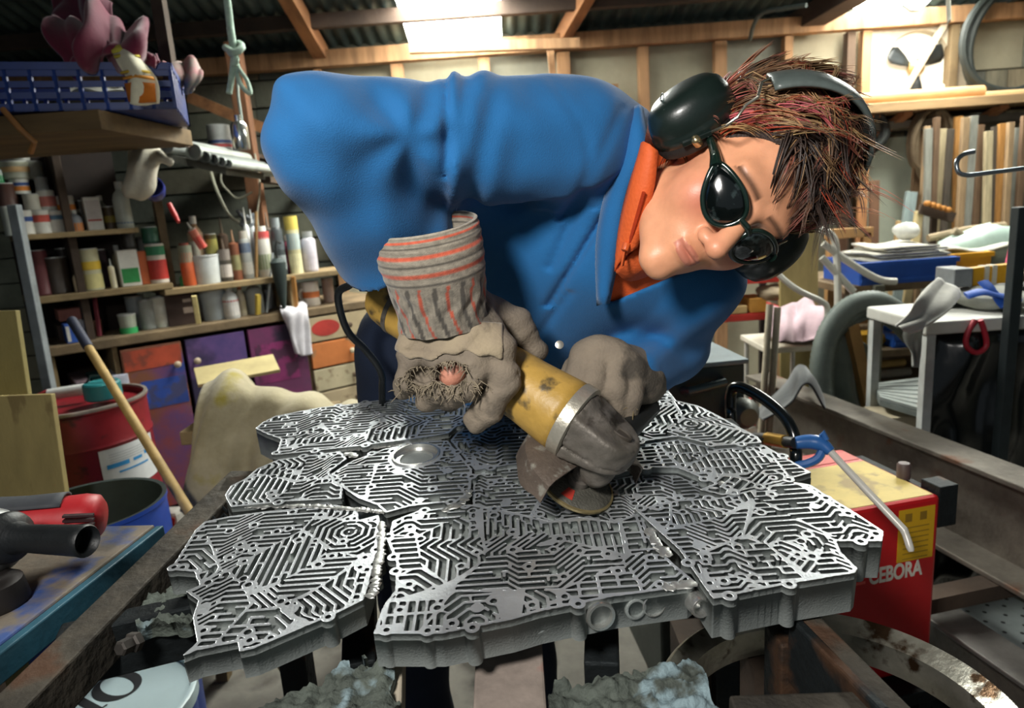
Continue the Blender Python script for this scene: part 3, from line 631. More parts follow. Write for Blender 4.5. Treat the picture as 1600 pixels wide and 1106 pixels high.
# ================================================================== CAST ALUMINIUM PANEL ON ITS STEEL TABLE
TILT = math.radians(7)
PN = Vector((0, -math.sin(TILT), math.cos(TILT))); PV = Vector((0, math.cos(TILT), math.sin(TILT))); PQ = C(700, 1000, 0.68)
def PP(px, py, dz=0.0): return onP(px, py, PQ + PN * dz, PN)
def uv(px, py):
    p = PP(px, py) - PQ; return (p.x, p.dot(PV))
def puv(u, v, z=0.0): return PQ + Vector((1, 0, 0)) * u + PV * v + PN * z
PX = frame(PQ, x=(1, 0, 0), y=PV)
def metal_mat(name, c, rough, bump, scr, metal=0.85):
    m = bpy.data.materials.new(name); m.use_nodes = True; nt = m.node_tree; N = nt.nodes; L = nt.links; b = N['Principled BSDF']
    b.inputs['Metallic'].default_value = metal
    tc = N.new('ShaderNodeTexCoord'); nz = N.new('ShaderNodeTexNoise'); nz.inputs['Scale'].default_value = 14; nz.inputs['Detail'].default_value = 6; L.new(tc.outputs['Object'], nz.inputs['Vector'])
    cr = N.new('ShaderNodeValToRGB'); L.new(nz.outputs[0], cr.inputs[0]); c1 = lin(c)
    cr.color_ramp.elements[0].position = .3; cr.color_ramp.elements[0].color = (*[v * .72 for v in c1], 1); cr.color_ramp.elements[1].position = .7; cr.color_ramp.elements[1].color = (*[min(1, v * 1.15) for v in c1], 1)
    L.new(cr.outputs[0], b.inputs['Base Color'])
    mr = N.new('ShaderNodeMapRange'); mr.inputs[3].default_value = rough - .1; mr.inputs[4].default_value = rough + .12; L.new(nz.outputs[0], mr.inputs[0]); L.new(mr.outputs[0], b.inputs['Roughness'])
    n2 = N.new('ShaderNodeTexNoise'); n2.inputs['Scale'].default_value = scr; n2.inputs['Detail'].default_value = 3; L.new(tc.outputs['Object'], n2.inputs['Vector'])
    bp = N.new('ShaderNodeBump'); bp.inputs['Strength'].default_value = bump; bp.inputs['Distance'].default_value = .002; L.new(n2.outputs[0], bp.inputs['Height']); L.new(bp.outputs[0], b.inputs['Normal'])
    return m
m_top = metal_mat('ground_aluminium', '#d2d7db', 0.38, 0.2, 260, 0.72)
m_cast = metal_mat('cast_aluminium', '#8f9593', 0.55, 0.3, 420, 0.3)
m_bore = metal_mat('machined_aluminium', '#d6d6d2', 0.25, 0.05, 300)
m_weld = metal_mat('weld_aluminium', '#c2c3bf', 0.4, 0.25, 160, 0.8)
TOK = {'a': 0, 'b': 1, 'c': 2, 'd': 3, 'ab': 4, 'bc': 5, 'cd': 6, 'da': 7}
POLY = {1: ['a ab da'], 2: ['b bc ab'], 3: ['a b bc da'], 4: ['c cd bc'], 5: ['a ab da', 'c cd bc'], 6: ['b c cd ab'], 7: ['a b c cd da'], 8: ['d da cd'], 9: ['a ab cd d'], 10: ['b bc ab', 'd da cd'], 11: ['a b bc cd d'], 12: ['c d da bc'], 13: ['a ab bc c d'], 14: ['b c d da ab'], 15: ['a b c d']}
SEG = {1: ['da ab'], 2: ['ab bc'], 3: ['da bc'], 4: ['bc cd'], 5: ['da ab', 'bc cd'], 6: ['ab cd'], 7: ['da cd'], 8: ['cd da'], 9: ['cd ab'], 10: ['ab bc', 'cd da'], 11: ['cd bc'], 12: ['bc da'], 13: ['bc ab'], 14: ['ab da'], 15: []}
def msq(S, u0, v0, h, ztop, zbot):
    """marching squares of S > 0: caps at ztop and walls down to zbot -> verts, list of (polys array)"""
    nu, nv = S.shape; N = nu * nv; I, J = np.meshgrid(np.arange(nu), np.arange(nv), indexing='ij')
    pos = np.zeros((3 * N, 2)); pos[:N, 0] = (u0 + h * I).ravel(); pos[:N, 1] = (v0 + h * J).ravel()
    d = S[1:, :] - S[:-1, :]; t = np.clip(-S[:-1, :] / np.where(np.abs(d) < 1e-12, 1, d), .02, .98)
    ix = (np.arange(nu - 1)[:, None] * nv + np.arange(nv)[None, :]); pos[N + ix.ravel(), 0] = (u0 + h * (I[:-1, :] + t)).ravel(); pos[N + ix.ravel(), 1] = (v0 + h * J[:-1, :]).ravel()
    d = S[:, 1:] - S[:, :-1]; t = np.clip(-S[:, :-1] / np.where(np.abs(d) < 1e-12, 1, d), .02, .98)
    iy = (np.arange(nu)[:, None] * nv + np.arange(nv - 1)[None, :]); pos[2 * N + iy.ravel(), 0] = (u0 + h * I[:, :-1]).ravel(); pos[2 * N + iy.ravel(), 1] = (v0 + h * (J[:, :-1] + t)).ravel()
    P = S > 0; case = (P[:-1, :-1] * 1 + P[1:, :-1] * 2 + P[1:, 1:] * 4 + P[:-1, 1:] * 8)
    ci = (np.arange(nu - 1)[:, None] * nv + np.arange(nv - 1)[None, :])
    tok = np.stack([ci, ci + nv, ci + nv + 1, ci + 1, N + ci, 2 * N + ci + nv, N + ci + 1, 2 * N + ci], -1)
    polys = []; segs = []
    for k in range(1, 16):
        m = case == k
        if not m.any(): continue
        tk = tok[m]
        for p in POLY[k]: polys.append(tk[:, [TOK[x] for x in p.split()]])
        for p in SEG[k]: segs.append(tk[:, [TOK[x] for x in p.split()]])
    M3 = 3 * N; walls = np.concatenate(segs); walls = np.concatenate([walls, walls[:, ::-1] + M3], 1)[:, ::-1] if False else np.concatenate([walls[:, ::-1], walls + M3], 1)
    V = np.concatenate([np.c_[pos, np.full(M3, ztop)], np.c_[pos, np.full(M3, zbot)]])
    return V, polys, walls
def assemble(groups):
    Vs = []; loops = []; starts = []; mi = []; off = 0; pos = 0
    for V, arrs in groups:
        used = np.unique(np.concatenate([a.ravel() for a, _ in arrs])); remap = np.zeros(len(V), np.int64); remap[used] = np.arange(len(used)) + off
        Vs.append(V[used]); off += len(used)
        for a, m in arrs:
            k = a.shape[1]; loops.append(remap[a].ravel()); starts.append(pos + np.arange(len(a)) * k); mi.append(np.full(len(a), m)); pos += a.size
    return np.concatenate(Vs), np.concatenate(loops), np.concatenate(starts), np.concatenate(mi)
def poly_sdf(U, V, poly):
    d = np.full(U.shape, 1e9); ins = np.zeros(U.shape, bool); n = len(poly)
    for i in range(n):
        ax, ay = poly[i]; bx, by = poly[(i + 1) % n]; ex, ey = bx - ax, by - ay; wx_, wy_ = U - ax, V - ay
        t = np.clip((wx_ * ex + wy_ * ey) / (ex * ex + ey * ey + 1e-12), 0, 1); d = np.minimum(d, (wx_ - ex * t) ** 2 + (wy_ - ey * t) ** 2)
        c = (ay > V) != (by > V); ins ^= c & (U < ex * (V - ay) / (ey if abs(ey) > 1e-12 else 1e-12) + ax)
    return np.where(ins, np.sqrt(d), -np.sqrt(d))
def hsh(a, b, s): 
    x = np.sin(a * 127.1 + b * 311.7 + s * 74.7) * 43758.5453; return x - np.floor(x)
def labyrinth(U, V, seed, pitch, w, nz, bores=()):
    rg = np.random.RandomState(seed); r = np.full(U.shape, -1.0)
    ul, uh, vl, vh = U.min(), U.max(), V.min(), V.max(); d1 = np.full(U.shape, 1e9); d2 = np.full(U.shape, 1e9); zi = np.zeros(U.shape, int); sd = []
    for k in range(nz):
        a, b = rg.uniform(ul, uh), rg.uniform(vl, vh); sd.append((a, b)); sx = rg.uniform(.7, 1.4)
        q = np.hypot((U - a) * sx, V - b)
        m = q < d1; d2 = np.where(m, d1, np.minimum(d2, q)); zi = np.where(m, k, zi); d1 = np.where(m, q, d1)
    for k in range(nz):
        m = zi == k; a, b = sd[k]; kind = rg.choice(['jog', 'jog', 'jog', 'jog', 'cont', 'comb', 'jog2'])
        u, v = U[m] - a, V[m] - b
        if not len(u): continue
        rot = rg.choice([0, 0, 0, 1]); 
        if rot: u, v = v, -u
        p = pitch * rg.uniform(.85, 1.2)
        if kind.startswith('jog') or kind == 'comb':
            phi = v.copy(); g = np.ones(u.shape)
            if kind != 'comb':
                for _ in range(rg.randint(2, 5)):
                    x0 = rg.uniform(-.07, .07); bl = rg.uniform(.008, .035); sg = rg.choice([-1, 1]); phi += sg * np.clip(u - x0, 0, bl); ing = (u > x0) & (u < x0 + bl); g += ing * 0.9
            g = np.sqrt(g); psi = u
        else:
            cx, cy = rg.uniform(-.03, .03, 2); phi = np.maximum(np.maximum(abs(u - cx), abs(v - cy)), (abs(u - cx) + abs(v - cy)) * .7071); g = np.ones(u.shape); psi = np.arctan2(v - cy, u - cx) * .05
        j = np.round(phi / p); dist = np.abs(phi - j * p) / g; ch = np.floor(phi / p)
        Lg = rg.uniform(.02, .045); cell = np.floor(psi / Lg + j * .37); gap = hsh(j, cell, k + seed) < .18
        gx = np.abs((psi / Lg + j * .37) - cell - .5) * Lg; rr = w / 2 - dist; rr = np.where(gap, np.minimum(rr, gx - Lg * .18), rr)
        Lc = rg.uniform(.016, .05) if kind != 'comb' else rg.choice([.022, .03]); sh = ch * .43 if kind != 'comb' else 0; c2 = np.floor(psi / Lc + sh); cw = (hsh(ch, c2, k * 3 + seed) < (.27 if kind != 'comb' else .9))
        cd = np.abs(psi / Lc + sh - c2 - .5) * Lc; rr = np.where(cw, np.maximum(rr, w / 2 - cd), rr)
        r[m] = np.maximum(r[m], rr)
    brd = (d2 - d1) * .6; bh = hsh(np.floor(U / .02), np.floor(V / .02), seed); r = np.maximum(r, np.where(bh < .75, w * .5 - brd, -1))
    nb = int((uh - ul) * (vh - vl) * 560) + 4
    for _ in range(nb):
        a, b = rg.uniform(ul, uh), rg.uniform(vl, vh); d = np.hypot(U - a, V - b); R = rg.uniform(.0062, .0085); hole = rg.uniform(.0026, .0042) if rg.rand() < .85 else 0
        r = np.maximum(r, R - d); 
        if hole: r = np.minimum(r, d - hole)
    for (a, b, ro, ri) in bores:
        d = np.hypot(U - a, V - b); r = np.where(d < ro, np.minimum(d - ri, ro - d + .002), r)
    return r
panel = thing('cast_panel', 'flat sculpture panel of welded aluminium gearbox valve castings on the steel table', 'sculpture', X=PX)
def casting(pix, seed, zoff=0.0, h=0.00125, pitch=0.0102, w=0.0035, nz=10, thick=0.036, depth_=0.0085, lobes=(), bores=(), lab=None):
    poly = [uv(*p) for p in pix]; us = [p[0] for p in poly]; vs = [p[1] for p in poly]; pad = .014
    u0, u1, v0, v1 = min(us) - pad, max(us) + pad, min(vs) - pad, max(vs) + pad
    U, V = np.meshgrid(np.arange(u0, u1, h), np.arange(v0, v1, h), indexing='ij'); O = poly_sdf(U, V, poly)
    rg = np.random.RandomState(seed + 50); lb = [uv(*p) for p in lobes]
    n = len(poly)
    for i in range(n):
        a, b = np.array(poly[i]), np.array(poly[(i + 1) % n]); L = np.linalg.norm(b - a)
        for k in range(int(L / .045)):
            if rg.rand() < .7: lb.append(tuple(a + (b - a) * rg.uniform(.1, .9)))
    for a, b in lb: O = np.maximum(O, .0078 - np.hypot(U - a, V - b))
    r = labyrinth(U, V, seed, pitch, w, nz, bores); r = np.maximum(r, np.where(O > 0, w * 1.1 - O, -1))
    for a, b in lb: dd = np.hypot(U - a, V - b); r = np.maximum(r, .0078 - dd); r = np.minimum(r, dd - .0032)
    r = np.minimum(r, O)
    k = np.pad(r, 1, mode='edge'); r = sum(k[i:i + r.shape[0], j:j + r.shape[1]] * wt for i, j, wt in ((1, 1, .4), (0, 1, .15), (2, 1, .15), (1, 0, .15), (1, 2, .15)))
    V1, P1, W1 = msq(r, u0, v0, h, zoff, zoff - depth_); V2, P2, W2 = msq(O, u0, v0, h, zoff - depth_ + .0002, zoff - thick)
    G = np.concatenate([V1[:, :1]], 1)
    Vv, lp, st, mi = assemble([(V1, [(p, 0) for p in P1] + [(W1, 1)]), (V2, [(p, 1) for p in P2] + [(W2, 1)])])
    A = np.array(PX); Vw = Vv @ A[:3, :3].T + A[:3, 3]
    o = fastmesh('valve_casting', Vw, lp, st, [m_top, m_cast], panel, midx=mi)
    if lab: o['label'] = lab
    return o
bc = uv(650, 713)
casting([(283, 1026), (308, 1003), (301, 965), (310, 938), (290, 924), (312, 914), (303, 893), (265, 890), (276, 874), (305, 828), (321, 814), (361, 806), (412, 799), (523, 788), (559, 795), (561, 812), (592, 804), (595, 820), (587, 866), (577, 912), (568, 937), (528, 957), (455, 988), (397, 1013), (374, 1018), (371, 1003), (308, 1016)], 11, nz=13, thick=.034, lobes=[(318, 985), (390, 1000), (272, 886)])
casting([(352, 778), (362, 762), (386, 750), (403, 735), (436, 721), (533, 708), (543, 720), (515, 741), (537, 764), (535, 783), (450, 787), (362, 796)], 22, .004, h=.0014, nz=6, thick=.034)
casting([(547, 723), (600, 703), (650, 692), (700, 690), (738, 735), (735, 770), (715, 785), (640, 793), (603, 803), (588, 790), (560, 780), (538, 765), (518, 742)], 33, .002, h=.0014, nz=7, bores=[(bc[0], bc[1], .043, .037)])
casting([(400, 674), (412, 664), (432, 654), (500, 641), (545, 636), (600, 629), (700, 630), (738, 640), (725, 660), (702, 682), (660, 689), (560, 702), (432, 716), (440, 691), (416, 682)], 44, .006, h=.0016, nz=9, thick=.05)
casting([(583, 990), (598, 947), (617, 922), (619, 880), (605, 845), (613, 813), (652, 798), (735, 788), (800, 800), (860, 815), (905, 808), (960, 815), (1003, 800), (1012, 830), (1022, 850), (1052, 880), (1086, 908), (1075, 916), (960, 932), (845, 955), (800, 968), (715, 985), (690, 990)], 57, nz=14, thick=.042, lobes=[(604, 984), (706, 974), (668, 985)])
casting([(742, 736), (790, 726), (830, 722), (960, 742), (1000, 735), (1060, 737), (1114, 762), (1085, 773), (1010, 794), (960, 811), (903, 803), (860, 810), (800, 796), (738, 784), (738, 755)], 66, -.006, h=.0014, nz=7, w=.0030, lab='freshly ground duller casting under the disc')
casting([(992, 800), (1060, 785), (1126, 781), (1230, 755), (1266, 761), (1296, 780), (1335, 804), (1380, 834), (1378, 850), (1307, 850), (1314, 867), (1340, 893), (1335, 900), (1249, 914), (1181, 927), (1114, 941), (1088, 903), (1061, 863), (1016, 822)], 77, .004, nz=12, thick=.05, lobes=[(1368, 838), (1325, 806), (1290, 782)])
casting([(988, 700), (1060, 691), (1120, 706), (1194, 700), (1268, 743), (1225, 756), (1130, 779), (1092, 770), (1117, 760), (1060, 736), (1002, 734), (985, 720)], 88, .005, h=.0014, nz=7, thick=.045)
casting([(985, 640), (1000, 615), (1040, 612), (1056, 632), (1090, 640), (1120, 655), (1184, 690), (1190, 699), (1120, 704), (1060, 689), (986, 699), (972, 670)], 99, .008, h=.0016, nz=8, thick=.05)
casting([(740, 641), (800, 641), (984, 641), (972, 672), (984, 735), (960, 741), (830, 721), (742, 735), (703, 688), (727, 660)], 111, .0, h=.0016, nz=8)
# machined bore of the left middle casting
b = MB(); b.lathe([(.037, -.013), (.037, .003), (.034, .003), (.034, -.004), (.026, -.005), (.026, -.013)], 40, PX @ T(bc[0], bc[1], 0.002)); b.build('bore_ring', m_bore, panel, smooth=True)
# bosses and plugs on the front faces
def port(px, py, r, boss, out=.006, plug=False):
    c = PP(px, py - 10, -.012); 
    X = frame(onP(px, py, PP(px, py - (972 - 955)) if False else c, Vector((0.25, -1, 0.1)).normalized()), z=Vector((.22, -1, .06)))
    b = MB(); b.lathe([(boss, -.02), (boss, out * .7), (boss * .93, out), (r, out), (r * .95, -.01), (0, -.01)], 22, X); b.build('port', m_bore if plug else m_cast, panel, smooth=True)
port(839, 972, .0055, .0105); port(937, 960, .0125, .0165, plug=True); port(993, 951, .009, .012, out=.002); port(1022, 945, .012, .0135, out=.002, plug=True); port(1094, 948, .009, .0115, out=.004, plug=True)
b = MB(); b.tube([PP(800, 960, -.012) + Vector((0, -.004, 0)), PP(830, 953, -.012) + Vector((0, -.006, 0)), PP(905, 935, -.012) + Vector((0, -.008, 0))], .006, 8); b.build('gallery_rib', m_cast, panel, smooth=True)
# weld beads: ground smears of weld metal between castings
def bead(pts, r, seed, lab=None):
    rg = random.Random(seed); b = MB(); P = [PP(*p, .0008) for p in pts]; tot = sum((P[i + 1] - P[i]).length for i in range(len(P) - 1)); n = int(tot / (r * .55)) + 2; path = []; rad = []
    for k in range(n + 1):
        t = k / n * (len(P) - 1); i = min(int(t), len(P) - 2); q = P[i].lerp(P[i + 1], t - i); d = (P[i + 1] - P[i]).normalized(); path.append(q + PN.cross(d) * rg.uniform(-.35, .35) * r); rad.append(r * rg.uniform(.55, 1.45) * (.4 if k in (0, n) else 1))
    b.tube(path, rad, 12, flat=.28, up=PN)
    return b.build('weld_bead', m_weld, panel, smooth=True)
bead([(596, 815), (597, 850), (590, 880), (586, 915), (578, 935)], 0.0054, 1); bead([(603, 800), (560, 795), (470, 790), (380, 792)], 0.0043, 2); bead([(735, 765), (722, 785), (690, 798)], 0.0058, 3)
bead([(1085, 725), (1105, 740), (1125, 758)], 0.0065, 4); bead([(1012, 825), (1028, 850), (1045, 870)], 0.0058, 5); bead([(1090, 912), (1058, 915), (1035, 918)], 0.0058, 6); bead([(440, 706), (560, 702), (690, 688)], 0.0036, 7); bead([(538, 708), (560, 712)], 0.0065, 8)

# ---- steel table carrying it
m_rust = M('#393631', 0.75, 0.4, 0.35, 9, 0.5, 60, col2='#595349', spot=0.1, spotcol='#5a4232', spscale=9)
m_steel = M('#23282a', 0.6, 0.6, 0.35, 8, 0.25, 90, spot=0.12, spotcol='#5a4232', spscale=10)
m_slag = M('#3d423d', 0.8, 0.25, 0.5, 12, 1.0, 45, col2='#626a62', spot=0.25, spotcol='#8ba0a6', spscale=18)
table = thing('steel_table', 'heavy welded steel angle frame table crusted with slag under the cast panel', 'table', (0.0, 0.95, 0))
def rail(p0, p1, dz, w, h, mat, name='rail', ext=0.0):
    a = PP(*p0, dz); b_ = PP(*p1, dz); d = (b_ - a) * ext; m = MB(); z = (b_ - a).normalized(); up = PN; x = z.cross(up).normalized()
    X = frame((a + b_) / 2, x=x, z=z); m.box((0, -h / 2 * (1 if X.col[1].xyz.dot(up) > 0 else -1), 0), (w, h, (b_ - a).length + 2 * d.length), X); return m.build(name, mat, table, bevel=.003)
rail((60, 1052), (350, 764), -.045, .045, .055, m_rust, 'side_rail', .16); rail((345, 757), (450, 745), -.045, .05, .07, m_rust, 'cross_rail')
rail((90, 985), (330, 930), -.052, .028, .075, m_steel, 'bracket'); rail((1262, 962), (1420, 1125), -.052, .026, .02, m_rust, 'brace'); rail((1150, 1118), (1400, 1110), -.06, .05, .03, m_rust, 'front_rail'); rail((1240, 962), (1385, 1110), -.050, .012, .085, m_steel, 'brace_web')
bolt = MB(); p = PP(222, 985, -.062); bolt.lathe([(.012, 0), (.012, .008), (.009, .010), (.009, .024), (.007, .026)], 6, frame(p + Vector((0, -.014, -.004)), z=(-.25, -1, .25))); bolt.build('bolt', M('#4c4844', .6, .6, .3, 20), table)
def slab(pix, top, bot, name, mat, seed):
    top -= .008; bot -= .008
    rg = np.random.RandomState(seed); P = [uv(*p) for p in pix]; us = [q[0] for q in P]; vs = [q[1] for q in P]; h = .0035
    u0, u1, v0, v1 = min(us) - .01, max(us) + .01, min(vs) - .01, max(vs) + .01; U, V = np.meshgrid(np.arange(u0, u1, h), np.arange(v0, v1, h), indexing='ij'); O = poly_sdf(U, V, P)
    G = np.stack([U, V, 0 * U], -1).astype(np.float32); O = O + .006 * wnoise(G, 180, seed) + .003 * wnoise(G, 420, seed + 1)
    Vv, Po, Wl = msq(O, u0, v0, h, top, bot); nt_ = len(Vv) // 2; q = np.c_[Vv[:nt_, :2], np.zeros(nt_)].astype(np.float32); Vv[:nt_, 2] += .0025 * np.abs(wnoise(q, 900, seed + 5)) + .0045 * wnoise(q, 240, seed + 2) + .003 * wnoise(q, 600, seed + 3)
    Vv, lp, st, mi = assemble([(Vv, [(x, 0) for x in Po] + [(Wl, 0)])]); A = np.array(PX); return fastmesh(name, Vv @ A[:3, :3].T + A[:3, 3], lp, st, [mat], table, smooth=False)
slab([(330, 1075), (372, 1040), (560, 960), (612, 975), (600, 1012), (598, 1065), (585, 1130), (300, 1150)], -.050, -.085, 'slag_slab', m_slag, 1)
slab([(848, 1012), (900, 985), (1080, 955), (1098, 975), (1110, 1010), (1130, 1060), (1140, 1140), (858, 1140), (852, 1060)], -.056, -.095, 'slag_slab', m_slag, 2)
slab([(215, 880), (262, 845), (312, 805), (340, 800), (330, 830), (300, 885), (280, 905), (200, 915)], -.05, -.07, 'slag_slab', m_slag, 3)
rail((795, 985), (797, 1150), -.075, .075, .025, M('#8d8178', .8, 0, .25, 12, .2, 40, spot=.2, spotcol='#9a5a50', spscale=12), 'plank', .1); rail((612, 1010), (606, 1150), -.07, .026, .03, M('#b5ab98', .8, 0, .2, 9), 'plank', .1)
# expanded mesh infill at the left corner
m = MB()
for i in range(4):
    a = (300 + i * 14, 832 - i * 17)
    pts = [PP(a[0] + k * 9, a[1] + (6 if k % 2 else -5) - k * 1.5, -.05) for k in range(8)]; m.tube(pts, .0035, 5)
m.build('expanded_mesh', m_steel, table)
for p in ((-90, 1200), (420, 748), (1240, 985), (1130, 660)):
    t0 = PP(*p, -.09) if p[1] != 660 else PP(*p, -.1); m = MB(); m.box((t0.x, t0.y, t0.z / 2), (.05, .05, t0.z)); m.build('leg', m_steel, table, bevel=.003)
rail((420, 752), (1130, 662), -.085, .05, .05, m_steel, 'rear_rail'); rail((1130, 662), (1260, 985), -.085, .05, .05, m_steel, 'side_rail'); rail((560, 1010), (560, 690), -.1, .04, .04, m_steel, 'bearer', .05); rail((940, 1010), (940, 690), -.1, .04, .04, m_steel, 'bearer', .05)
# ================================================================== LEFT FOREGROUND, DRUMS AND OVERHEAD SHELF
# painted timber bench with the red grinder
bz = 0.90
qa, qb = onZ(243, 819, bz), onZ(-20, 1020, bz); ed = (qb - qa).normalized(); en = Vector((ed.y, -ed.x, 0)); en = en if en.x < 0 else -en
fd_ = Vector((-1, .10, 0)).normalized()
sb = thing('side_bench', 'paint-spattered plank bench with blue-green edge at the left of the steel table', 'bench', qa + fd_ * .4 + ed * .3)
w3 = [0, .16, .33, .6]
for i in range(3):
    a0, a1 = w3[i] + .001, w3[i + 1] - .001; m = MB(); P = [qa + fd_ * a0, qa + ed * .85 + fd_ * a0, qa + ed * .85 + fd_ * a1, qa + fd_ * a1]; P = [Vector((p.x, p.y, bz)) for p in P]; m.hexa([p - Vector((0, 0, .032)) for p in P] + P)
    m.build('plank', M('#6d675f', .75, 0, .3, 7, .2, 50, col2='#8a7c68', spot=.34, spotcol=('#3a5590', '#2a3a4c', '#9a8238')[i], spscale=(9, 6, 11)[i], aniso=(1, 1, 1)), sb, bevel=.003)
m = MB(); P = [qa - fd_ * .013, qa + ed * .85 - fd_ * .013, qa + ed * .85, qa - fd_ * .0005]; P = [Vector((p.x, p.y, bz - .002)) for p in P]; m.hexa([p - Vector((0, 0, .034)) for p in P] + P); m.build('edge_strip', M('#2a5a6c', .55, 0, .25, 12, .1, 60), sb, bevel=.002)
for k, (du, dv) in enumerate(((.06, .30), (.75, .45), (.06, .55), (.75, .58))): p = qa + ed * du + fd_ * dv; m = MB(); m.box((p.x, p.y, (bz - .034) / 2), (.05, .05, bz - .034)); m.build('leg', m_bwd, sb)
# red grinder lying on it
rg_ = thing('angle_grinder', 'red and black angle grinder lying on the paint-spattered side bench', 'grinder', onZ(60, 850, bz))
ra, rb_ = C(-70, 818, .90), C(163, 808, .945); rz = (rb_ - ra).normalized(); rX = frame(ra, x=(0, 0, 1), z=rz); RL = (rb_ - ra).length
m_red = M('#b01f26', .5, 0, .1, 12, .03, 100); m_blk = M('#15181a', .5, 0, .2, 20, .1, 150)
m = MB(); m.lathe([(.026, 0), (.028, .2 * RL), (.027, .45 * RL), (.030, .7 * RL), (.033, .86 * RL), (.031, .95 * RL), (.022, .99 * RL), (0, RL)], 28, rX, sx=1.0, sy=1.1); gb_ = m.build('body', m_red, rg_, smooth=2)
m = MB()
for k in range(6): m.box((-.014 + .0065 * k, .0345, .885 * RL), (.003, .007, .036), rX)
m.build('vent', M('#2a0c10', .7), gb_)
m = MB(); rows = []
for zz in np.linspace(.12, .74, 10): rows.append([rX @ Vector(((.0285 + .0045 * max(0, zz - .45) / .3) * math.cos(a) + .0012, (.030 + .004 * max(0, zz - .45)) * math.sin(a), zz * RL)) for a in np.linspace(-.75, .75, 9)])
m.sheet(rows, -.003); m.build('grip_pad', M('#3a3d42', .7, 0, .15, 20), gb_, smooth=2)
ha, hb = C(18, 840, .83), C(134, 845, .80); hX = frame(ha, z=(hb - ha)); HLn = (hb - ha).length
m = MB(); m.lathe([(.030, -.012), (.032, -.004), (.030, .002), (.020, .008), (.0165, .02), (.0175, .06), (.0185, HLn - .008), (.0195, HLn), (.0175, HLn + .003), (.0145, HLn), (.012, HLn - .02), (0, HLn - .02)], 26, hX); m.build('side_handle', m_blk, rg_, smooth=True)
m = MB(); m.tube([ha + (ra - ha) * .2, ha, ha + (hb - ha) * .1], .014, 10); m.build('handle_stud', M('#8d8f90', .35, .9), rg_, smooth=True)
m = MB(); q = C(-30, 850, .86); m.ell((0, 0, 0), (.05, .05, .045), 20, 12, frame(q, z=(0, 0, 1))); m.build('gear_head', M('#9a9c9c', .4, .7, .2, 20), rg_, smooth=True)
tb = MB(); q = onZ(5, 945, bz); tb.lathe([(.036, 0), (.038, .004), (.034, .03), (.028, .034), (0, .034)], 24, T(q.x - .01, q.y, bz)); tag(tb.build('grinding_cup', M('#2a2624', .6, .3, .2, 20), smooth=True), 'dark round grinding cup at the left edge of the side bench', 'tool')

# plywood sheets leaning at the far left
def sheet_box(name, label, cat, P, th, mat, nrm=None):
    P = [Vector(p) for p in P]; n = (P[1] - P[0]).cross(P[3] - P[0]).normalized(); n = n if n.dot(_F) > 0 else -n; m = MB(); m.hexa(P + [p + n * th for p in P]); return tag(m.build(name, mat, bevel=.0015), label, cat)
m_ply = M('#9a8a58', .75, 0, .15, 3, .08, 60, aniso=(4, 4, 1.2), spot=.12, spotcol='#7c6b42', spscale=7)
d1, d2 = 1.50, 1.66
def dn(p): return Vector((p.x, p.y - .12, 0.004))
a, b = C(-160, 625, d1), C(79, 616, d1); sheet_box('plywood_sheet', 'front plywood offcut leaning against the red drum', 'board', [a, b, Vector((b.x, b.y - .10, .004)), Vector((a.x, a.y - .10, .004))], .016, m_ply)
a, b = C(-160, 490, d2), C(24, 485, d2); sheet_box('plywood_sheet', 'taller plywood sheet behind the front offcut at far left', 'board', [a, b, Vector((b.x, b.y - .12, .004)), Vector((a.x, a.y - .12, .004))], .016, M('#8f8350', .75, 0, .15, 3, .08, 60, aniso=(4, 4, 1.2)))
# red drum
dc = C(122, 628, 2.2); dz = dc.z; dr = .195
dX = T(dc.x, dc.y, 0)
dt = thing('steel_drum', 'dark red steel drum with white label behind the plywood sheets', 'drum', X=dX)
m_drum = M('#7c1620', .4, 0, .15, 6, .05, 40, spot=.08, spotcol='#4a1216')
m = MB(); m.lathe([(dr * .98, 0), (dr, .01), (dr, dz - .40), (dr * 1.03, dz - .385), (dr, dz - .37), (dr, dz - .125), (dr * 1.02, dz - .115), (dr, dz - .105), (dr, dz - .01), (dr * 1.025, dz - .005), (dr * 1.025, dz + .005), (dr * .98, dz + .005), (dr * .96, dz - .015), (0, dz - .015)], 40, dX); m.build('shell', m_drum, dt, smooth=True)
m = MB(); m.lathe([(dr * 1.026, dz - .001), (dr * 1.034, dz + .003), (dr * 1.026, dz + .009), (dr * .975, dz + .009), (dr * .97, dz + .002)], 40, dX, cap=False); m.build('rim', M('#9a9088', .45, .5), dt, smooth=True)
a0 = math.atan2(-dc.y, -dc.x) ; 
def on_drum(a, z, r): return (r * math.cos(a), r * math.sin(a), z)
def patch(a0, a1, z0, z1, r, mat, name, par, skew=0.0, n=10):
    m = MB(); m.sheet([[on_drum(a0 + (a1 - a0) * i / n, z + skew * i / n, r) for i in range(n + 1)] for z in (z0, z1)], 0, dX); return m.build(name, mat, par, smooth=2)
pf = lambda px, py: None
av = math.atan2(CAM.y - dc.y, CAM.x - dc.x)
lab = patch(av + .12, av + 1.15, dz - .265, dz - .125, dr * 1.006, M('#cfd2d2', .6, 0, .06, 20), 'paper_label', dt)
for (s0, s1, z0, z1) in ((.20, .55, -.248, -.234), (.62, .80, -.246, -.236), (.86, 1.0, -.240, -.228), (.36, .92, -.268, -.262)): patch(av + s0, av + s1, dz + z0 + .06, dz + z1 + .06, dr * 1.009, M('#2a86c0', .6), 'printing', lab)
for k in range(4): patch(av + .25, av + 1.05, dz - .145 - .008 * k, dz - .1435 - .008 * k, dr * 1.009, M('#8d9498', .6), 'printing', lab)
def on_top(name, label, cat, px, py, build, z=dz + .005):
    p = onZ(px, py, z); t = thing(name, label, cat, (p.x, p.y, z)); build(t, T(p.x, p.y, z)); return t
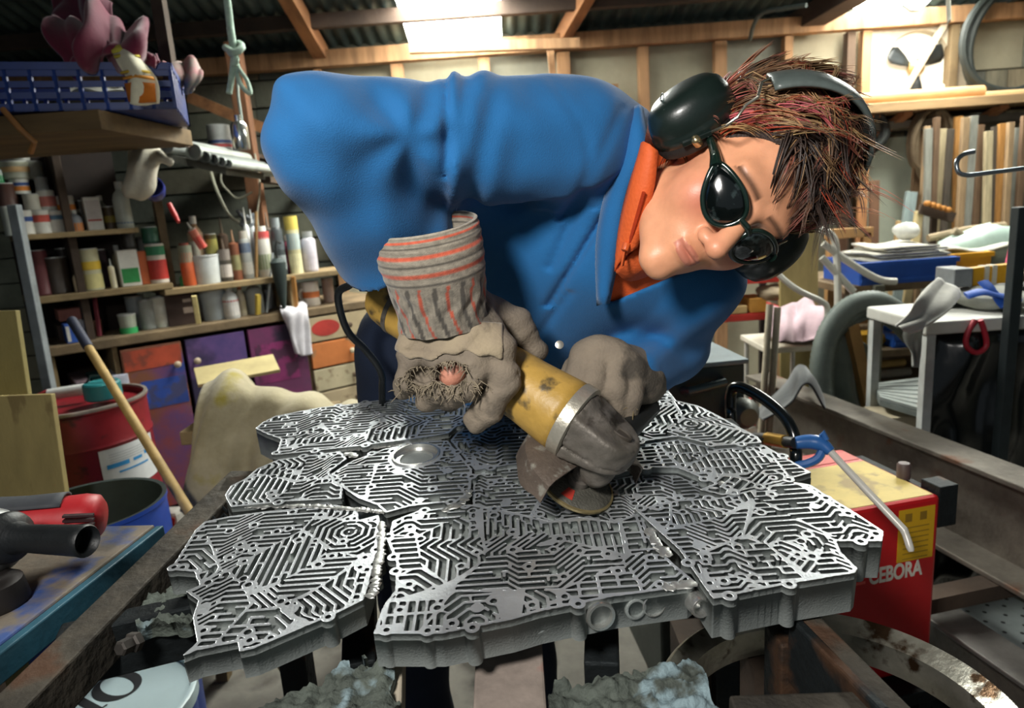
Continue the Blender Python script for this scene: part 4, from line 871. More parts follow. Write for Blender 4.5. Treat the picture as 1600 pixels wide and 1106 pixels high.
def teal(t, X):
    m = MB(); m.lathe([(.05, 0), (.055, .005), (.055, .05), (.05, .055)], 20, X); m.build('body', M('#1f7478', .5, 0, .15, 12), t, smooth=True); m = MB(); m.tube([(-.05, 0, .05), (-.03, 0, .075), (.03, 0, .075), (.05, 0, .05)], .004, 6, X=X); m.build('handle', M('#20302e', .5), t, smooth=True)
on_top('small_pail', 'teal pail standing on top of the red drum', 'pail', 163, 622, teal)
def wht(t, X):
    m = MB(); m.tube([(-.06, -.02, .022), (.055, .02, .024)], [.018, .020], 14, X=X); m.build('body', M('#d5d6d4', .5), t, smooth=True); m = MB(); m.tube([(-.09, -.03, .02), (-.06, -.02, .022)], [.008, .018], 12, X=X); m.build('nozzle', M('#a83038', .5), t, smooth=True)
on_top('squeeze_tube', 'white tube with red nozzle lying on the red drum', 'tube', 112, 622, wht)
# open blue barrel
cb = C(135, 790, 1.58); br_ = .165; zb_ = cb.z
bX = T(cb.x, cb.y, 0); bt_ = thing('open_barrel', 'blue plastic barrel cut open and black inside, in front of the red drum', 'barrel', X=bX)
m = MB(); m.lathe([(br_ * .95, 0), (br_, .02), (br_ * 1.03, zb_ * .5), (br_, zb_ - .012), (br_ * 1.02, zb_ - .01), (br_ * 1.02, zb_)], 40, bX, cap=False); m.lathe([(0, .005), (br_ * .95, .005)], 40, bX, cap=False); m.build('shell', M('#2446a0', .4, 0, .12, 8), bt_, smooth=True)
m = MB(); m.lathe([(br_ * 1.02, zb_), (br_ * .96, zb_ - .001), (br_ * .94, zb_ * .5), (br_ * .9, .03), (0, .03)], 40, bX, cap=False); m.build('lining', M('#26302e', .6, 0, .3, 6), bt_, smooth=True)
# leaning wooden pole
pa, pb = C(112, 500, 2.12), C(279, 772, 1.72); pd = (pb - pa); pend = pa + pd * ((pa.z - .01) / (pa.z - pb.z)); t = thing('wooden_pole', 'pale wooden pole leaning across the painted cupboard doors', 'pole', pend)
m = MB(); m.tube([pa + pd * .18, pend], .0125, 10); m.build('shaft', M('#a98d58', .7, 0, .2, 5, aniso=(3, 3, 3)), t, smooth=True); m = MB(); m.tube([pa, pa + pd * .19], .0145, 10); m.build('dark_grip', M('#2e3244', .6), t, smooth=True)
# waste paper sack by the door
sk_ = C(243, 690, 2.45); m = MB(); m.box((0, 0, .17), (.09, .07, .34), T(sk_.x, sk_.y, 0)); o = m.build('paper_sack', M('#b3b0a8', .8, 0, .1, 8, .2, 40), bevel=.015); tag(o, 'white paper sack with red stripe standing by the blue cupboard door', 'sack')
m = MB(); m.bar((sk_.x - .02, sk_.y - .0362, .12), (sk_.x + .03, sk_.y - .0362, .32), .002, .018); m.build('red_stripe', M('#b03a3a', .7), o)
# draped dust sheet over a stool
ch = thing('saw_stool', 'wooden stool hidden under the cream dust sheet', 'stool', Vector((C(400, 700, 2.0).x, C(400, 700, 2.0).y, 0)))
st = C(395, 640, 2.0); hz = st.z - .02
m = MB(); m.box((st.x + .03, st.y, hz - .02), (.40, .22, .04)); m.build('seat', m_bw2, ch, bevel=.004)
for sx in (-1, 1):
    for sy in (-1, 1): m = MB(); m.bar((st.x + .03 + sx * .15, st.y + sy * .07, hz - .04), (st.x + .03 + sx * .20, st.y + sy * .10, 0), .035, .035); m.build('leg', m_bw2, ch)
rows = [[C(338, 606, 2.14), C(390, 600, 2.14), C(450, 628, 2.12), C(520, 632, 2.12), C(560, 640, 2.12)],
        [C(322, 600, 2.02), C(378, 588, 2.02), C(450, 618, 2.0), C(520, 622, 2.0), C(566, 632, 2.0)],
        [C(308, 640, 1.92), C(375, 612, 1.90), C(440, 630, 1.89), C(505, 640, 1.88), C(556, 645, 1.88)],
        [C(292, 700, 1.88), C(345, 672, 1.86), C(400, 690, 1.87), C(470, 680, 1.87), C(540, 676, 1.86)],
        [C(284, 742, 1.86), C(330, 742, 1.84), C(392, 750, 1.86), C(450, 730, 1.86), C(530, 720, 1.86)],
        [C(278, 800, 1.86), C(322, 812, 1.84), C(395, 800, 1.86), C(455, 780, 1.86), C(528, 770, 1.86)]]
cloth('dust_sheet', 'cream paint-stained dust sheet draped over the stool behind the panel', 'sheet', rows, '#b9ad8c', .004, .014, mat=M('#9a8f70', .9, 0, .2, 9, .25, 40, col2='#b5aa8b', spot=.12, spotcol='#a0923e', spscale=6, sheen=.2), fold=15)
a, b = C(306, 590, 2.62), C(432, 567, 2.75); m = MB(); m.bar(a, b, .14, .014, (0, -.35, 1)); o = m.build('loose_board', M('#b3a474', .75, 0, .15, 6), bevel=.002); tag(o, 'bare pale board sticking out behind the dust sheet', 'board')
t_ = (a + b) / 2; m = MB(); m.box((t_.x, t_.y, (t_.z - .012) / 2), (.06, .06, t_.z - .012)); m.build('prop', m_bwd, o)
# white bucket with lettering under the table
bkz = .42; bc_ = onZ(165, 1098, bkz); br2 = .165; bkX = T(bc_.x, bc_.y, 0)
bk = thing('lidded_bucket', 'blue bucket with white lettered lid on the floor under the steel table', 'bucket', X=bkX)
m = MB(); m.lathe([(br2 * .86, 0), (br2 * .88, .006), (br2 * .985, bkz - .025)], 36, bkX); m.build('body', M('#2a4fa8', .4, 0, .08, 9), bk, smooth=True)
m = MB(); m.lathe([(br2, bkz - .03), (br2 * 1.02, bkz - .028), (br2 * 1.02, bkz - .002), (br2 * 1.0, bkz), (br2 * .955, bkz), (br2 * .945, bkz - .008), (0, bkz - .008)], 44, bkX); lid_ = m.build('lid', M('#bcd0d4', .4, 0, .04, 8), bk, smooth=True)
zl = bkz - .0078; t0, t1 = onZ(95, 1120, zl), onZ(262, 1015, zl); tx = (t1 - t0).normalized(); ty = Vector((-tx.y, tx.x, 0)); 
def glyph(px, py, kind, H):
    p = onZ(px, py, zl); X = frame(p, x=tx, y=ty); m = MB()
    def ringg(rx, ry, cx=0, cy=0):
        n = 32; out = [(cx + rx * math.cos(a), cy + ry * math.sin(a)) for a in np.linspace(0, 2 * math.pi, n, endpoint=False)]; inn = [(cx + rx * .55 * math.cos(a), cy + ry * .86 * math.sin(a)) for a in np.linspace(0, 2 * math.pi, n, endpoint=False)]
        m.add([(x, y, .0008) for x, y in out + inn], [(i, (i + 1) % n, n + (i + 1) % n, n + i) for i in range(n)], X)
    def rect(x0, y0, x1, y1): m.add([(x0, y0, .0008), (x1, y0, .0008), (x1, y1, .0008), (x0, y1, .0008)], [(0, 1, 2, 3)], X)
    if kind == 'O': ringg(H * .42, H * .5)
    if kind == 'I': rect(-H * .08, -H * .5, H * .08, H * .5); rect(-H * .17, H * .46, H * .17, H * .5); rect(-H * .17, -H * .5, H * .17, -H * .46)
    if kind == 'd': ringg(H * .24, H * .3, -H * .1, -H * .2); rect(H * .07, -H * .5, H * .16, H * .5); rect(H * .0, H * .46, H * .16, H * .5); rect(H * .07, -H * .5, H * .22, -H * .46)
    if kind == 's': rect(-H * .1, -H * .2, H * .1, -H * .15); rect(-H * .1, 0, H * .1, .05 * H); rect(-H * .1, -.15 * H, -.05 * H, .0); rect(.05 * H, .05 * H, .1 * H, .2 * H); rect(-H * .1, H * .2, H * .1, H * .25)
    m.build('lettering', M('#16181a', .6), lid_)
glyph(183, 1072, 'O', .105); glyph(132, 1098, 'I', .105); glyph(100, 1112, 'I', .105); glyph(236, 1024, 'd', .075); glyph(258, 1012, 's', .05)

# ---- overhead shelf at the left with crate and clothes
shf = thing('hanging_shelf', 'plywood shelf board hung under the roof at upper left', 'shelf', C(60, 185, 2.05))
a, b = C(-260, 200, 1.95), C(156, 186, 1.95); hgt = .055
m = MB(); P = [a, b, b + Vector((.02, .55, 0)), a + Vector((0, .55, 0))]; P = [Vector((p.x, p.y, b.z)) for p in P]; m.hexa([p - Vector((0, 0, hgt / 2)) for p in P] + [p + Vector((0, 0, hgt / 2)) for p in P]); m.build('shelf_board', M('#6a5638', .8, 0, .25, 3, .15, 40, aniso=(.8, 4, 4)), shf, bevel=.003)
shz = b.z + hgt / 2
for px in (-40,): p = C(px, 190, 2.1); m = MB(); m.bar((p.x, p.y, shz - hgt), (p.x, p.y, roofz(p.y)), .05, .05); m.build('hanger', m_bwd, shf)
m = MB(); m.bar(Vector((b.x - .03, b.y + .57, shz - hgt)), Vector((b.x - .03, b.y + .57, roofz(b.y + .57))), .04, .04); m.build('hanger', m_bwd, shf)
m = MB(); m.tube([C(4, 170, 1.9), C(30, 200, 1.9), C(54, 222, 1.92), C(48, 238, 1.95)], .008, 8); m.build('bent_rod', M('#9a6a38', .6), shf, smooth=True)
# crate
cA = C(287, 197, 2.22); m_cr = M('#12347c', .45, 0, .15, 8, coat=.1); cz0 = max(cA.z - .0, shz); cw, cd, chh = .62, .40, .20
fx_ = Vector((.80, -.60, 0)).normalized() if False else Vector((.55, -.83, 0)).normalized(); 
c0 = C(287, 150, 2.40); cX = frame(Vector((c0.x, c0.y, shz + .004)), x=Vector((-.97, -.24, 0)), z=(0, 0, 1)); cX = frame(Vector((c0.x, c0.y, shz + .004)), x=(-1, -.35, 0), y=(.35, -1, 0))
crate = thing('plastic_crate', 'blue slatted plastic crate jutting over the end of the hanging shelf', 'crate', X=cX)
def wallc(p0, p1, name):
    p0 = Vector(p0); p1 = Vector(p1); m = MB(); d = p1 - p0
    for k in range(4): m.bar(cX @ (p0 + Vector((0, 0, .012 + k * .03))), cX @ (p1 + Vector((0, 0, .012 + k * .03))), .006, .017)
    n = int(d.length / .06)
    for k in range(n + 1): q = p0 + d * k / n; m.bar(cX @ q, cX @ (q + Vector((0, 0, .12))), .008, .012, (1, 0, 0))
    m.bar(cX @ (p0 + Vector((0, 0, .12))), cX @ (p1 + Vector((0, 0, .12))), .016, .02); m.build(name, m_cr, crate)
wallc((0, 0, 0), (0, .40, 0), 'end_wall'); wallc((0, .40, 0), (.60, .40, 0), 'side_wall'); wallc((.60, .40, 0), (.6, 0, 0), 'end_wall'); wallc((.6, 0, 0), (0, 0, 0), 'side_wall')
m = MB(); m.box((.3, .2, .004), (.6, .4, .008), cX); m.build('base', m_cr, crate)
# clothes on the crate
cloth('garment', 'dull pink garment bundled over the crate under the roof', 'garment', [[C(88, 40, 2.05), C(130, 22, 2.1), C(190, 36, 2.1), C(232, 62, 2.1)], [C(92, 70, 1.98), C(140, 50, 1.95), C(190, 58, 1.95), C(242, 85, 2.0)], [C(105, 95, 1.97), C(140, 80, 1.93), C(185, 85, 1.93), C(245, 110, 2.0)], [C(124, 118, 2.0), C(150, 104, 1.98), C(170, 96, 1.98), C(244, 100, 2.05)]], '#661a34', .006, .03, fold=16)
cloth('garment', 'dark maroon garment hanging behind the pink one', 'garment', [[C(80, -10, 2.2), C(120, -15, 2.2), C(170, 0, 2.2)], [C(90, 40, 2.2), C(130, 40, 2.18), C(180, 40, 2.2)], [C(110, 90, 2.2), C(150, 80, 2.18), C(200, 90, 2.2)]], '#5a1f34', .006, .02, fold=8)
tw = [[C(176, 76, 1.95), C(190, 72, 1.94), C(210, 76, 1.95)], [C(186, 100, 1.90), C(205, 96, 1.89), C(228, 98, 1.90)], [C(198, 128, 1.88), C(218, 124, 1.87), C(246, 128, 1.88)], [C(206, 162, 1.90), C(225, 164, 1.89), C(248, 162, 1.90)]]
cloth('towel', 'yellow, white and orange striped towel hanging down the blue crate', 'towel', tw, '#d9d3b8', .006, .006, mat=None, fold=5, extra=lambda o: None)
tm = MB()
for (v0, v1), c in zip(((.03, .16), (.2, .26), (.52, .56), (.62, .67), (.72, 1.0)), ('#c9c04a', '#c9b840', '#c9a838', '#d08a30', '#c8701e')):
    t = MB(); R = []
    for v in (v0, (v0 + v1) / 2, v1):
        x = v * 3; i = min(int(x), 2); f = x - i; R.append([tw[i][j].lerp(tw[i + 1][j], f) - _F * .014 for j in range(3)])
    t.sheet(R, .002); t.build('stripe', M(c, .9, 0, .1, 20), bpy.data.objects['towel'], smooth=2)
cloth('garment', 'small pink and grey floral cloth bunched on the crate corner', 'garment', [[C(258, 104, 2.35), C(285, 96, 2.35), C(314, 104, 2.35)], [C(262, 118, 2.28), C(290, 112, 2.27), C(314, 118, 2.3)], [C(270, 128, 2.26), C(290, 130, 2.26), C(304, 134, 2.28)], [C(280, 136, 2.3), C(292, 140, 2.3), C(300, 142, 2.3)]], '#8d6a68', .006, .012, mat=M('#9a6a6c', .9, 0, .3, 20, col2='#7d8578', spscale=30), fold=9)
cloth('folded_sheet', 'pale folded cloth lying on the plywood shelf edge', 'cloth', [[C(112, 140, 2.1), C(150, 138, 2.1), C(192, 138, 2.1)], [C(108, 146, 2.0), C(150, 146, 1.98), C(194, 144, 2.0)]], '#8a8a78', .008, .006, fold=6)
# pipe rack behind
pr = thing('pipe_shelf', 'rough shelf carrying a row of grey pipes below the crate', 'shelf', C(250, 240, 2.9))
a, b = C(150, 214, 2.75), C(352, 262, 2.95); m = MB(); pv = Vector((0, .5, 0)); P = [a, b, b + pv, a + pv]; m.hexa([p - Vector((0, 0, .03)) for p in P] + P); m.build('shelf_board', M('#4a4a42', .85, 0, .3, 5), pr)
m = MB(); q = (b + pv); m.bar((q.x, q.y, q.z - .03), (q.x, BY - .01, q.z - .03), .05, .03); m.build('bracket', m_bwd, pr); m = MB(); q = (a + pv); m.bar((q.x, q.y, q.z - .03), (q.x, BY - .01, q.z - .03), .05, .03); m.build('bracket', m_bwd, pr)
for i, (px, py, r, c) in enumerate(((209, 204, .032, '#8f9591'), (236, 209, .034, '#a5aaa6'), (274, 224, .034, '#9a9f98'), (289, 230, .024, '#6d726e'), (301, 233, .022, '#7f8581'), (312, 237, .020, '#8d9390'), (322, 240, .018, '#9da39f'))):
    p = C(px, py, 2.72); u = ((p.x - a.x) / (b.x - a.x)); p = Vector((p.x, a.y - .02 + (b.y - a.y) * u, a.z + (b.z - a.z) * u + r + .002)); m = MB(); X = frame(p, z=(0.06, 1, 0)); m.lathe([(r * .8, .02), (r * .8, 0), (r, 0), (r, .52), (0, .52)], 18, X); o = m.build('pipe', M(c, .45, .3, .15, 10), smooth=True)
    m = MB(); m.lathe([(0, .03), (r * .8, .03)], 16, X, cap=False); m.build('pipe_bore', M('#b9beba', .6), o); tag(o, 'grey pipe on the rough shelf, %s counted from the crate end' % ('first', 'second', 'third', 'fourth', 'fifth', 'sixth', 'seventh')[i], 'pipe', 'pipes on the rough shelf')
# white cap, cup, and handle hanging under the pipe shelf
def cap_(G):
    P0 = f32(C(232, 250, 2.5)); d = s_cone(G, C(226, 240, 2.55), C(218, 290, 2.5), .055, .050); d = smin(d, s_cone(G, C(222, 285, 2.5), C(206, 296, 2.48), .045, .03), .03); d = smin(d, s_cone(G, C(250, 245, 2.52), C(262, 252, 2.5), .022, .018), .03); px, py, z = pixof(G); return np.maximum(d + .004 * np.sin(px * .2 + py * .05), -(d + .006)) if False else d + .004 * np.sin(px * .22 + py * .08)
# ================================================================== THE PERSON
person = thing('person', 'person in blue work jacket and orange shirt bending over the panel with a grinder', 'person', onZ(690, 560, 0.0) if False else Vector((C(695, 580, 1.42).x, C(695, 580, 1.42).y, 0.0)))
HO = C(1132, 296, 0.83)
hL = camvec(.605, .675, .422).normalized(); hU = camvec(.788, -.433, -.437); hU = (hU - hL * hU.dot(hL)).normalized(); hF = hU.cross(-hL) * -1.0
hF = (-hL).cross(hU) * -1.0
hF = hU.cross(-hL)
HX = Matrix(((-hL.x, hF.x, hU.x, HO.x), (-hL.y, hF.y, hU.y, HO.y), (-hL.z, hF.z, hU.z, HO.z), (0, 0, 0, 1)))
HN = np.array(HX); HI = np.array(HX.inverted())
def hl(x, y, z): return HX @ Vector((x, y, z))
def W2L(P): return P @ HI[:3, :3].T.astype(np.float32) + HI[:3, 3].astype(np.float32)
camN = np.array(CAM); RN, UN, FN = np.array(_R), np.array(_U), np.array(_F)
def pixof(P):
    q = P - camN.astype(np.float32); z = q @ FN.astype(np.float32); return 800 + FPX * (q @ RN.astype(np.float32)) / z, 553 - FPX * (q @ UN.astype(np.float32)) / z, z
NB = C(1000, 330, 0.965)
nbl = HX.inverted() @ NB
def head_sdf(G):
    X = G.copy(); A = np.abs(X[..., 0]); S = X.copy(); S[..., 0] = A
    d = s_ell(S, (0, -.012, .045), (.073, .094, .086))
    d = smin(d, s_ell(S, (0, .034, -.012), (.060, .060, .090)), .03)
    d = smin(d, s_cone(S, (.044, .012, -.060), (.006, .078, -.098), .024, .016), .028)
    d = smin(d, s_ell(S, (0, .080, -.098), (.017, .015, .014)), .018)
    d = smin(d, s_ell(S, (.040, .058, -.022), (.026, .028, .030)), .025)
    d = smin(d, s_ell(S, (0, .074, -.058), (.030, .026, .028)), .02)
    d = smin(d, s_ell(S, (.026, .078, .036), (.026, .014, .010)), .02)
    d = smax(d, -s_ell(S, (.033, .104, .010), (.018, .020, .013)), .014)
    d = smin(d, s_cone(S, (0, .090, .018), (0, .122, -.027), .0085, .0125), .012)
    d = smin(d, s_ell(S, (.0125, .107, -.032), (.009, .012, .0085)), .006)
    d = smax(d, -s_ell(S, (.0072, .113, -.0425), (.004, .0065, .005)), .002)
    d = smin(d, s_ell(S, (0, .0985, -.0545), (.0185, .007, .0038)), .006)
    d = smin(d, s_ell(S, (0, .0970, -.0660), (.0165, .0075, .0046)), .006)
    d = smax(d, -s_ell(S, (0, .108, -.0602), (.0185, .010, .0016)), .002)
    d = smin(d, s_ell(S, (.073, -.006, .0), (.010, .020, .031)), .008)
    d = smin(d, s_cone(X, (0, -.022, -.03), tuple(nbl), .050, .058), .03)
    d = smin(d, s_cone(X, (0, .0, -.06), tuple(nbl), .040, .058), .03)
    return d
SK = np.array(lin('#e3a27c')); FL = np.array(lin('#c9705e')); LP = np.array(lin('#b4605a')); DKB = np.array(lin('#4a3428'))
def head_col(V):
    L = V.copy(); x, y, z = np.abs(L[:, 0]), L[:, 1], L[:, 2]; c = np.tile(SK, (len(V), 1))
    def mixc(c, k, col): return c * (1 - k[:, None]) + col * k[:, None]
    c = mixc(c, .7 * np.exp(-(((x - .045) / .022) ** 2 + ((z + .018) / .024) ** 2)) * (y > .02), FL)
    c = mixc(c, .35 * np.exp(-((x / .016) ** 2 + ((z + .028) / .014) ** 2 + ((y - .118) / .02) ** 2)), FL)
    lip = ((x < .0195) & (y > .082) & (np.abs(z + .0605) < .0095 - 12 * x * x)).astype(float); c = mixc(c, .6 * lip, LP)
    c = mixc(c, .9 * np.exp(-(((z - .034 + 6 * (x - .03) ** 2) / .004) ** 2)) * ((x > .012) & (x < .052) & (y > .05)), DKB)
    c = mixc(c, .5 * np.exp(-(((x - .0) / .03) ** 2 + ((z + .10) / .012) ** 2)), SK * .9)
    return c
m_skin = M('#e0a58c', 0.42, 0, 0.07, 60, 0.05, 500, attr='Col')
m_skin.node_tree.nodes['Principled BSDF'].inputs['Subsurface Weight'].default_value = 0.12; m_skin.node_tree.nodes['Principled BSDF'].inputs['Subsurface Radius'].default_value = (.012, .005, .003)
def to_world(V): return V @ HN[:3, :3].T + HN[:3, 3]
_cache = {}
def head_post(V): _cache['l'] = V; return to_world(V)
net_obj('body', head_sdf, (-.1, -.13, min(-.14, nbl.z - .07)), (.1, .145, .14), .0024, [m_skin], person, colors=lambda V: head_col(_cache['l']), post=head_post)
for s in (-1, 1):
    e = MB(); e.ell((s * .032, .079, .010), (.012, .012, .012), 16, 10, HX); e.build('eye', M('#e6e2da', .2, 0, .03, 10), person, smooth=True)

# ---- hair: a scalp cap and locks
def cap_sdf(G):
    d = smin(s_ell(G, (0, -.012, .047), (.0775, .098, .0895)), s_ell(G, (0, -.05, .066), (.080, .082, .096)), .02); z = G[..., 2]; y = G[..., 1]; x = np.abs(G[..., 0])
    cut = -(z - 1.10 * y - .008 + .10 * x + .006 * np.sin(y * 190 + x * 120)) * .7; return smax(smax(d, cut, .006), -(d + .02), .004)
HCOL = {k: np.array(lin(v)) for k, v in dict(dk='#33251e', br='#6b4a36', lb='#a27e56', bl='#cba873', rd='#bd4e34', pk='#d06470', rb='#8a4a3c').items()}
hm = net_obj('hair', cap_sdf, (-.1, -.15, -.08), (.1, .11, .19), .004, [M('#33241d', .6, 0, .3, 90, .5, 300, aniso=(1, 1, .15))], person, post=to_world)
rg = np.random.RandomState(5)
gl = np.array((HX.inverted().to_3x3() @ Vector((0, 0, -1))))
def grow(n, zone, seed):
    rg = np.random.RandomState(seed); VV = []; LL = []; CC = []; cnt = 0; ctr = np.array((0, -.024, .052)); R0_ = np.array((.082, .108, .100)); K = 9
    fs = []
    while cnt < n:
        a = rg.normal(size=3); a /= np.linalg.norm(a); p = ctr + a * R0_
        if p[2] - 1.10 * p[1] - .008 + .10 * abs(p[0]) < -.002: continue
        x, y, z = p; fringe = y > .045; back = y < -.02; side = abs(x) > .045
        if zone == 'tip' and not (z > .075 or y > .03): continue
        length = rg.uniform(.05, .085) if side else rg.uniform(.06, .10)
        if zone == 'tip': length = rg.uniform(.045, .08)
        wild = rg.uniform(0, 1) ** 5
        lift = rg.uniform(.001, .012) + .012 * wild + .012 * (y < -.03) * rg.uniform(0, 1); pts = [p]; curl = rg.normal(size=3) * .15
        d = np.array((0, .25, 1.0)) + rg.normal(size=3) * .10 if side or back else np.array((0, 1.0, .25)) + rg.normal(size=3) * .27
        for k in range(K - 1):
            t = (k + 1) / (K - 1); q = pts[-1] - ctr; nrm = q / (R0_ ** 2); nrm /= np.linalg.norm(nrm)
            dd = d + gl * (.25 + .9 * t * t) + curl * t
            if q[2] > .07: dd = dd + np.array((0, .9, 0))
            free = (zone == 'tip') * (.6 * t + .3) + .35 * wild * t
            dt = dd - nrm * dd.dot(nrm) * (1 - free); dt = dt / np.linalg.norm(dt) + nrm * (.55 * free)
            np_ = pts[-1] + dt * length / (K - 1); q = np_ - ctr; e = np.sqrt(((q / R0_) ** 2).sum()); want = 1 + (lift * (.3 + t)) / .085
            if e < want: np_ = ctr + q * (want / e)
            if abs(np_[1]) < .032 and np_[2] > .085 and e > 1.02: np_ = ctr + q * (1.02 / e)
            pts.append(np_)
        rad = rg.uniform(.0006, .0012) * (.8 if zone == 'tip' else 1)
        if fringe and not zone == 'tip': cs = rg.choice(['dk', 'dk', 'dk', 'br', 'rb'])
        elif back and z > .04: cs = rg.choice(['dk', 'dk', 'br', 'br', 'rb'])
        elif side: cs = rg.choice(['br', 'lb', 'bl', 'lb', 'rd', 'pk', 'rb', 'bl'] if y > -.04 else ['dk', 'br', 'rb'])
        else: cs = rg.choice(['dk', 'br', 'lb', 'rd', 'rb', 'dk'])
        if side and .01 < z < .045 and rg.rand() < .5: cs = 'pk'
        ec = rg.choice(['lb', 'bl', 'rd', 'br']) if (side or zone == 'tip') and not fringe else 'dk'
        guide = np.array(pts)
        for ch in range(7 if zone != 'tip' else 3):
            off = rg.normal(size=3) * .0034; base = len(VV); tw_ = rg.uniform(.8, 1.05); jit = rg.normal(size=3) * .0012; shade = rg.uniform(.75, 1.25); cs2 = cs if rg.rand() < .8 else rg.choice(['dk', 'br', 'lb'])
            pp = np.array([guide[min(int(k * tw_), K - 1)] * (1 - (k * tw_ - int(k * tw_)) * (int(k * tw_) < K - 1)) + guide[min(int(k * tw_) + 1, K - 1)] * (k * tw_ - int(k * tw_)) * (int(k * tw_) < K - 1) + off * (1 - .75 * k / (K - 1)) + jit * (k / (K - 1)) ** 2 for k in range(K)])
            for k in range(K):
                t = k / (K - 1); tg = pp[min(k + 1, K - 1)] - pp[max(k - 1, 0)]; tg /= np.linalg.norm(tg) + 1e-9; nn = np.cross(tg, (.3, .2, .9)); nn /= np.linalg.norm(nn) + 1e-9; bb = np.cross(tg, nn); r = rad * (1 - .85 * t ** 2)
                for j in range(3):
                    an = j * 2 * math.pi / 3; VV.append(pp[k] + (nn * math.cos(an) + bb * math.sin(an)) * r); CC.append((HCOL[cs2] * (.85 + .3 * t) * (1 - .5 * t) + HCOL[ec] * .5 * t) * shade)
            for k in range(K - 1):
                for j in range(3): LL.append((base + k * 3 + j, base + k * 3 + (j + 1) % 3, base + (k + 1) * 3 + (j + 1) % 3, base + (k + 1) * 3 + j))
        cnt += 1
    Q = np.array(LL); o = fastmesh('hair_locks', to_world(np.array(VV)), Q.ravel(), np.arange(len(Q)) * 4, [M('#ffffff', .48, 0, .12, 60, attr='Col')], person, smooth=True, colors=np.array(CC)); tag(o, 'loose brown, blond and red streaked hair' if zone == 'tip' else 'swept brown hair with pink and blond streaks'); return o
grow(640, 'all', 3); grow(110, 'tip', 9)

# ---- jacket
ShR, ElR, WrR = C(880, 222, .87), C(514, 214, .745), C(640, 412, .93)
ShL, ElL, WrL = C(1082, 442, 1.0), C(1048, 542, 1.12), C(985, 588, 1.0)
def f32(v): return np.array(v, np.float32)
cutP, cutN = f32(C(607, 377, .895)), f32((C(640, 412, .90) - C(508, 212, .745)).normalized())
def vreg(px, py, z):      # inside (negative) of the open neck
    def side(a, b): ex, ey = b[0] - a[0], b[1] - a[1]; l = math.hypot(ex, ey); return ((px - a[0]) * ey - (py - a[1]) * ex) / l
    return np.maximum(-side((1008, 215), (950, 474)), -side((950, 474), (1150, 390))) * z / FPX
def jacket0(G):
    px, py, z = pixof(G)
    arm = smin(s_cone(G, ShR, ElR, .079, .062), s_cone(G, ElR, WrR, .063, .096), .03)
    ax, ay = px - 640, py - 215; rr = np.hypot(ax, ay); an = np.arctan2(ay, ax)
    cw = np.sin(px * .031 + py * .052 + 1.7 * np.sin(px * .013 - py * .009)) + .6 * np.sin(px * .075 - py * .03 + 2 * np.sin(py * .02))
    arm = arm + .0016 * cw
    arm = arm + .0070 * np.exp(-(rr / 120) ** 2) * (1 - np.exp(-(rr / 45) ** 2)) * np.sin(an * 5 + rr * .012) + .0035 * np.exp(-(((px - 730) / 60) ** 2)) * np.sin((px + .25 * py) * .11) + .0035 * np.sin((py * .9 - px * .35) * .045 + .6 * np.sin(px * .02)) * (px < 700)
    arm = arm + .006 * np.exp(-((px - 697) / 5) ** 2) * (py < 280) - .004 * np.exp(-((px - 712) / 9) ** 2) * (py < 330)
    arm = np.maximum(arm, ((G - cutP) @ cutN)); arm = np.maximum(arm, -np.maximum(s_cone(G, ElR, WrR, .045, .076), -((G - cutP) @ cutN) - .05))
    t = s_cone(G, C(893, 232, .88), C(1020, 282, .97), .077, .085)
    t = smin(t, s_cone(G, C(1000, 320, 1.0), ShL, .10, .065), .05)
    t = smin(t, s_cone(G, C(965, 375, 1.02), C(700, 585, 1.41), .135, .128), .05)
    t = smin(t, s_cone(G, C(852, 312, 1.03), C(742, 505, 1.26), .122, .135), .05)
    la = smin(s_cone(G, ShL, ElL, .066, .058), s_cone(G, ElL, WrL, .056, .047), .02)
    la = la + .006 * np.sin((px * .8 + py) * .09) * np.exp(-(((py - 500) / 70) ** 2)); 
    t = smin(t, la, .03); 
    t = t + .003 * np.sin((px * .9 + py * .35) * .06 + 1.5 * np.sin(py * .022)) * (py < 330) + .011 * np.exp(-(((px - 905 + .62 * (py - 400)) / 7) ** 2)) * (py > 330) * (py < 480) + .004 * np.sin((px * .6 + py * .8) * .035 + 1.3 * np.sin(px * .011)) + .008 * np.exp(-(((px - 878 - 42 * np.sin((py - 150) / 190 * 3.14)) / 7) ** 2)) * (py > 120) * (py < 345) + .006 * np.exp(-(((px - 958 + .45 * (py - 200)) / 9) ** 2)) * (py > 165) * (py < 420) - .005 * np.exp(-(((px - 800 - .3 * (py - 200)) / 16) ** 2)) * (py < 330) + .006 * np.exp(-(((px - 880 + .72 * (py - 470)) / 7) ** 2)) * (py > 455) 
    return smin(arm, t, .035)
def jacket(G):
    J = jacket0(G); px, py, z = pixof(G); V = np.maximum(vreg(px, py, z), z - 1.0); R = np.maximum(V, -(J + .02)); J2 = smax(J, -R, .004)
    nk = s_cone(G, HO, NB, .055, .062); J2 = smax(J2, -nk, .006)
    return J2
m_blue = M('#0f5f98', .85, 0, .10, 5, .22, 700, sheen=.15); m_navy = M('#0c1a30', .9, 0, .15, 6, .2, 400)
lo = np.min([ShR, ElR, WrR, C(415, 118, .74), C(1150, 390, 1.0), C(600, 640, 1.45)], axis=0) - .09; hi = np.max([ShR, ElR, C(415, 110, .74), ShL, ElL, C(1150, 400, 1.1), C(700, 600, 1.45)], axis=0) + .11
lo[2] = max(lo[2], C(700, 640, 1.3).z - .02)
net_obj('jacket', jacket, lo, hi, .0043, [m_blue], person, sm=2)
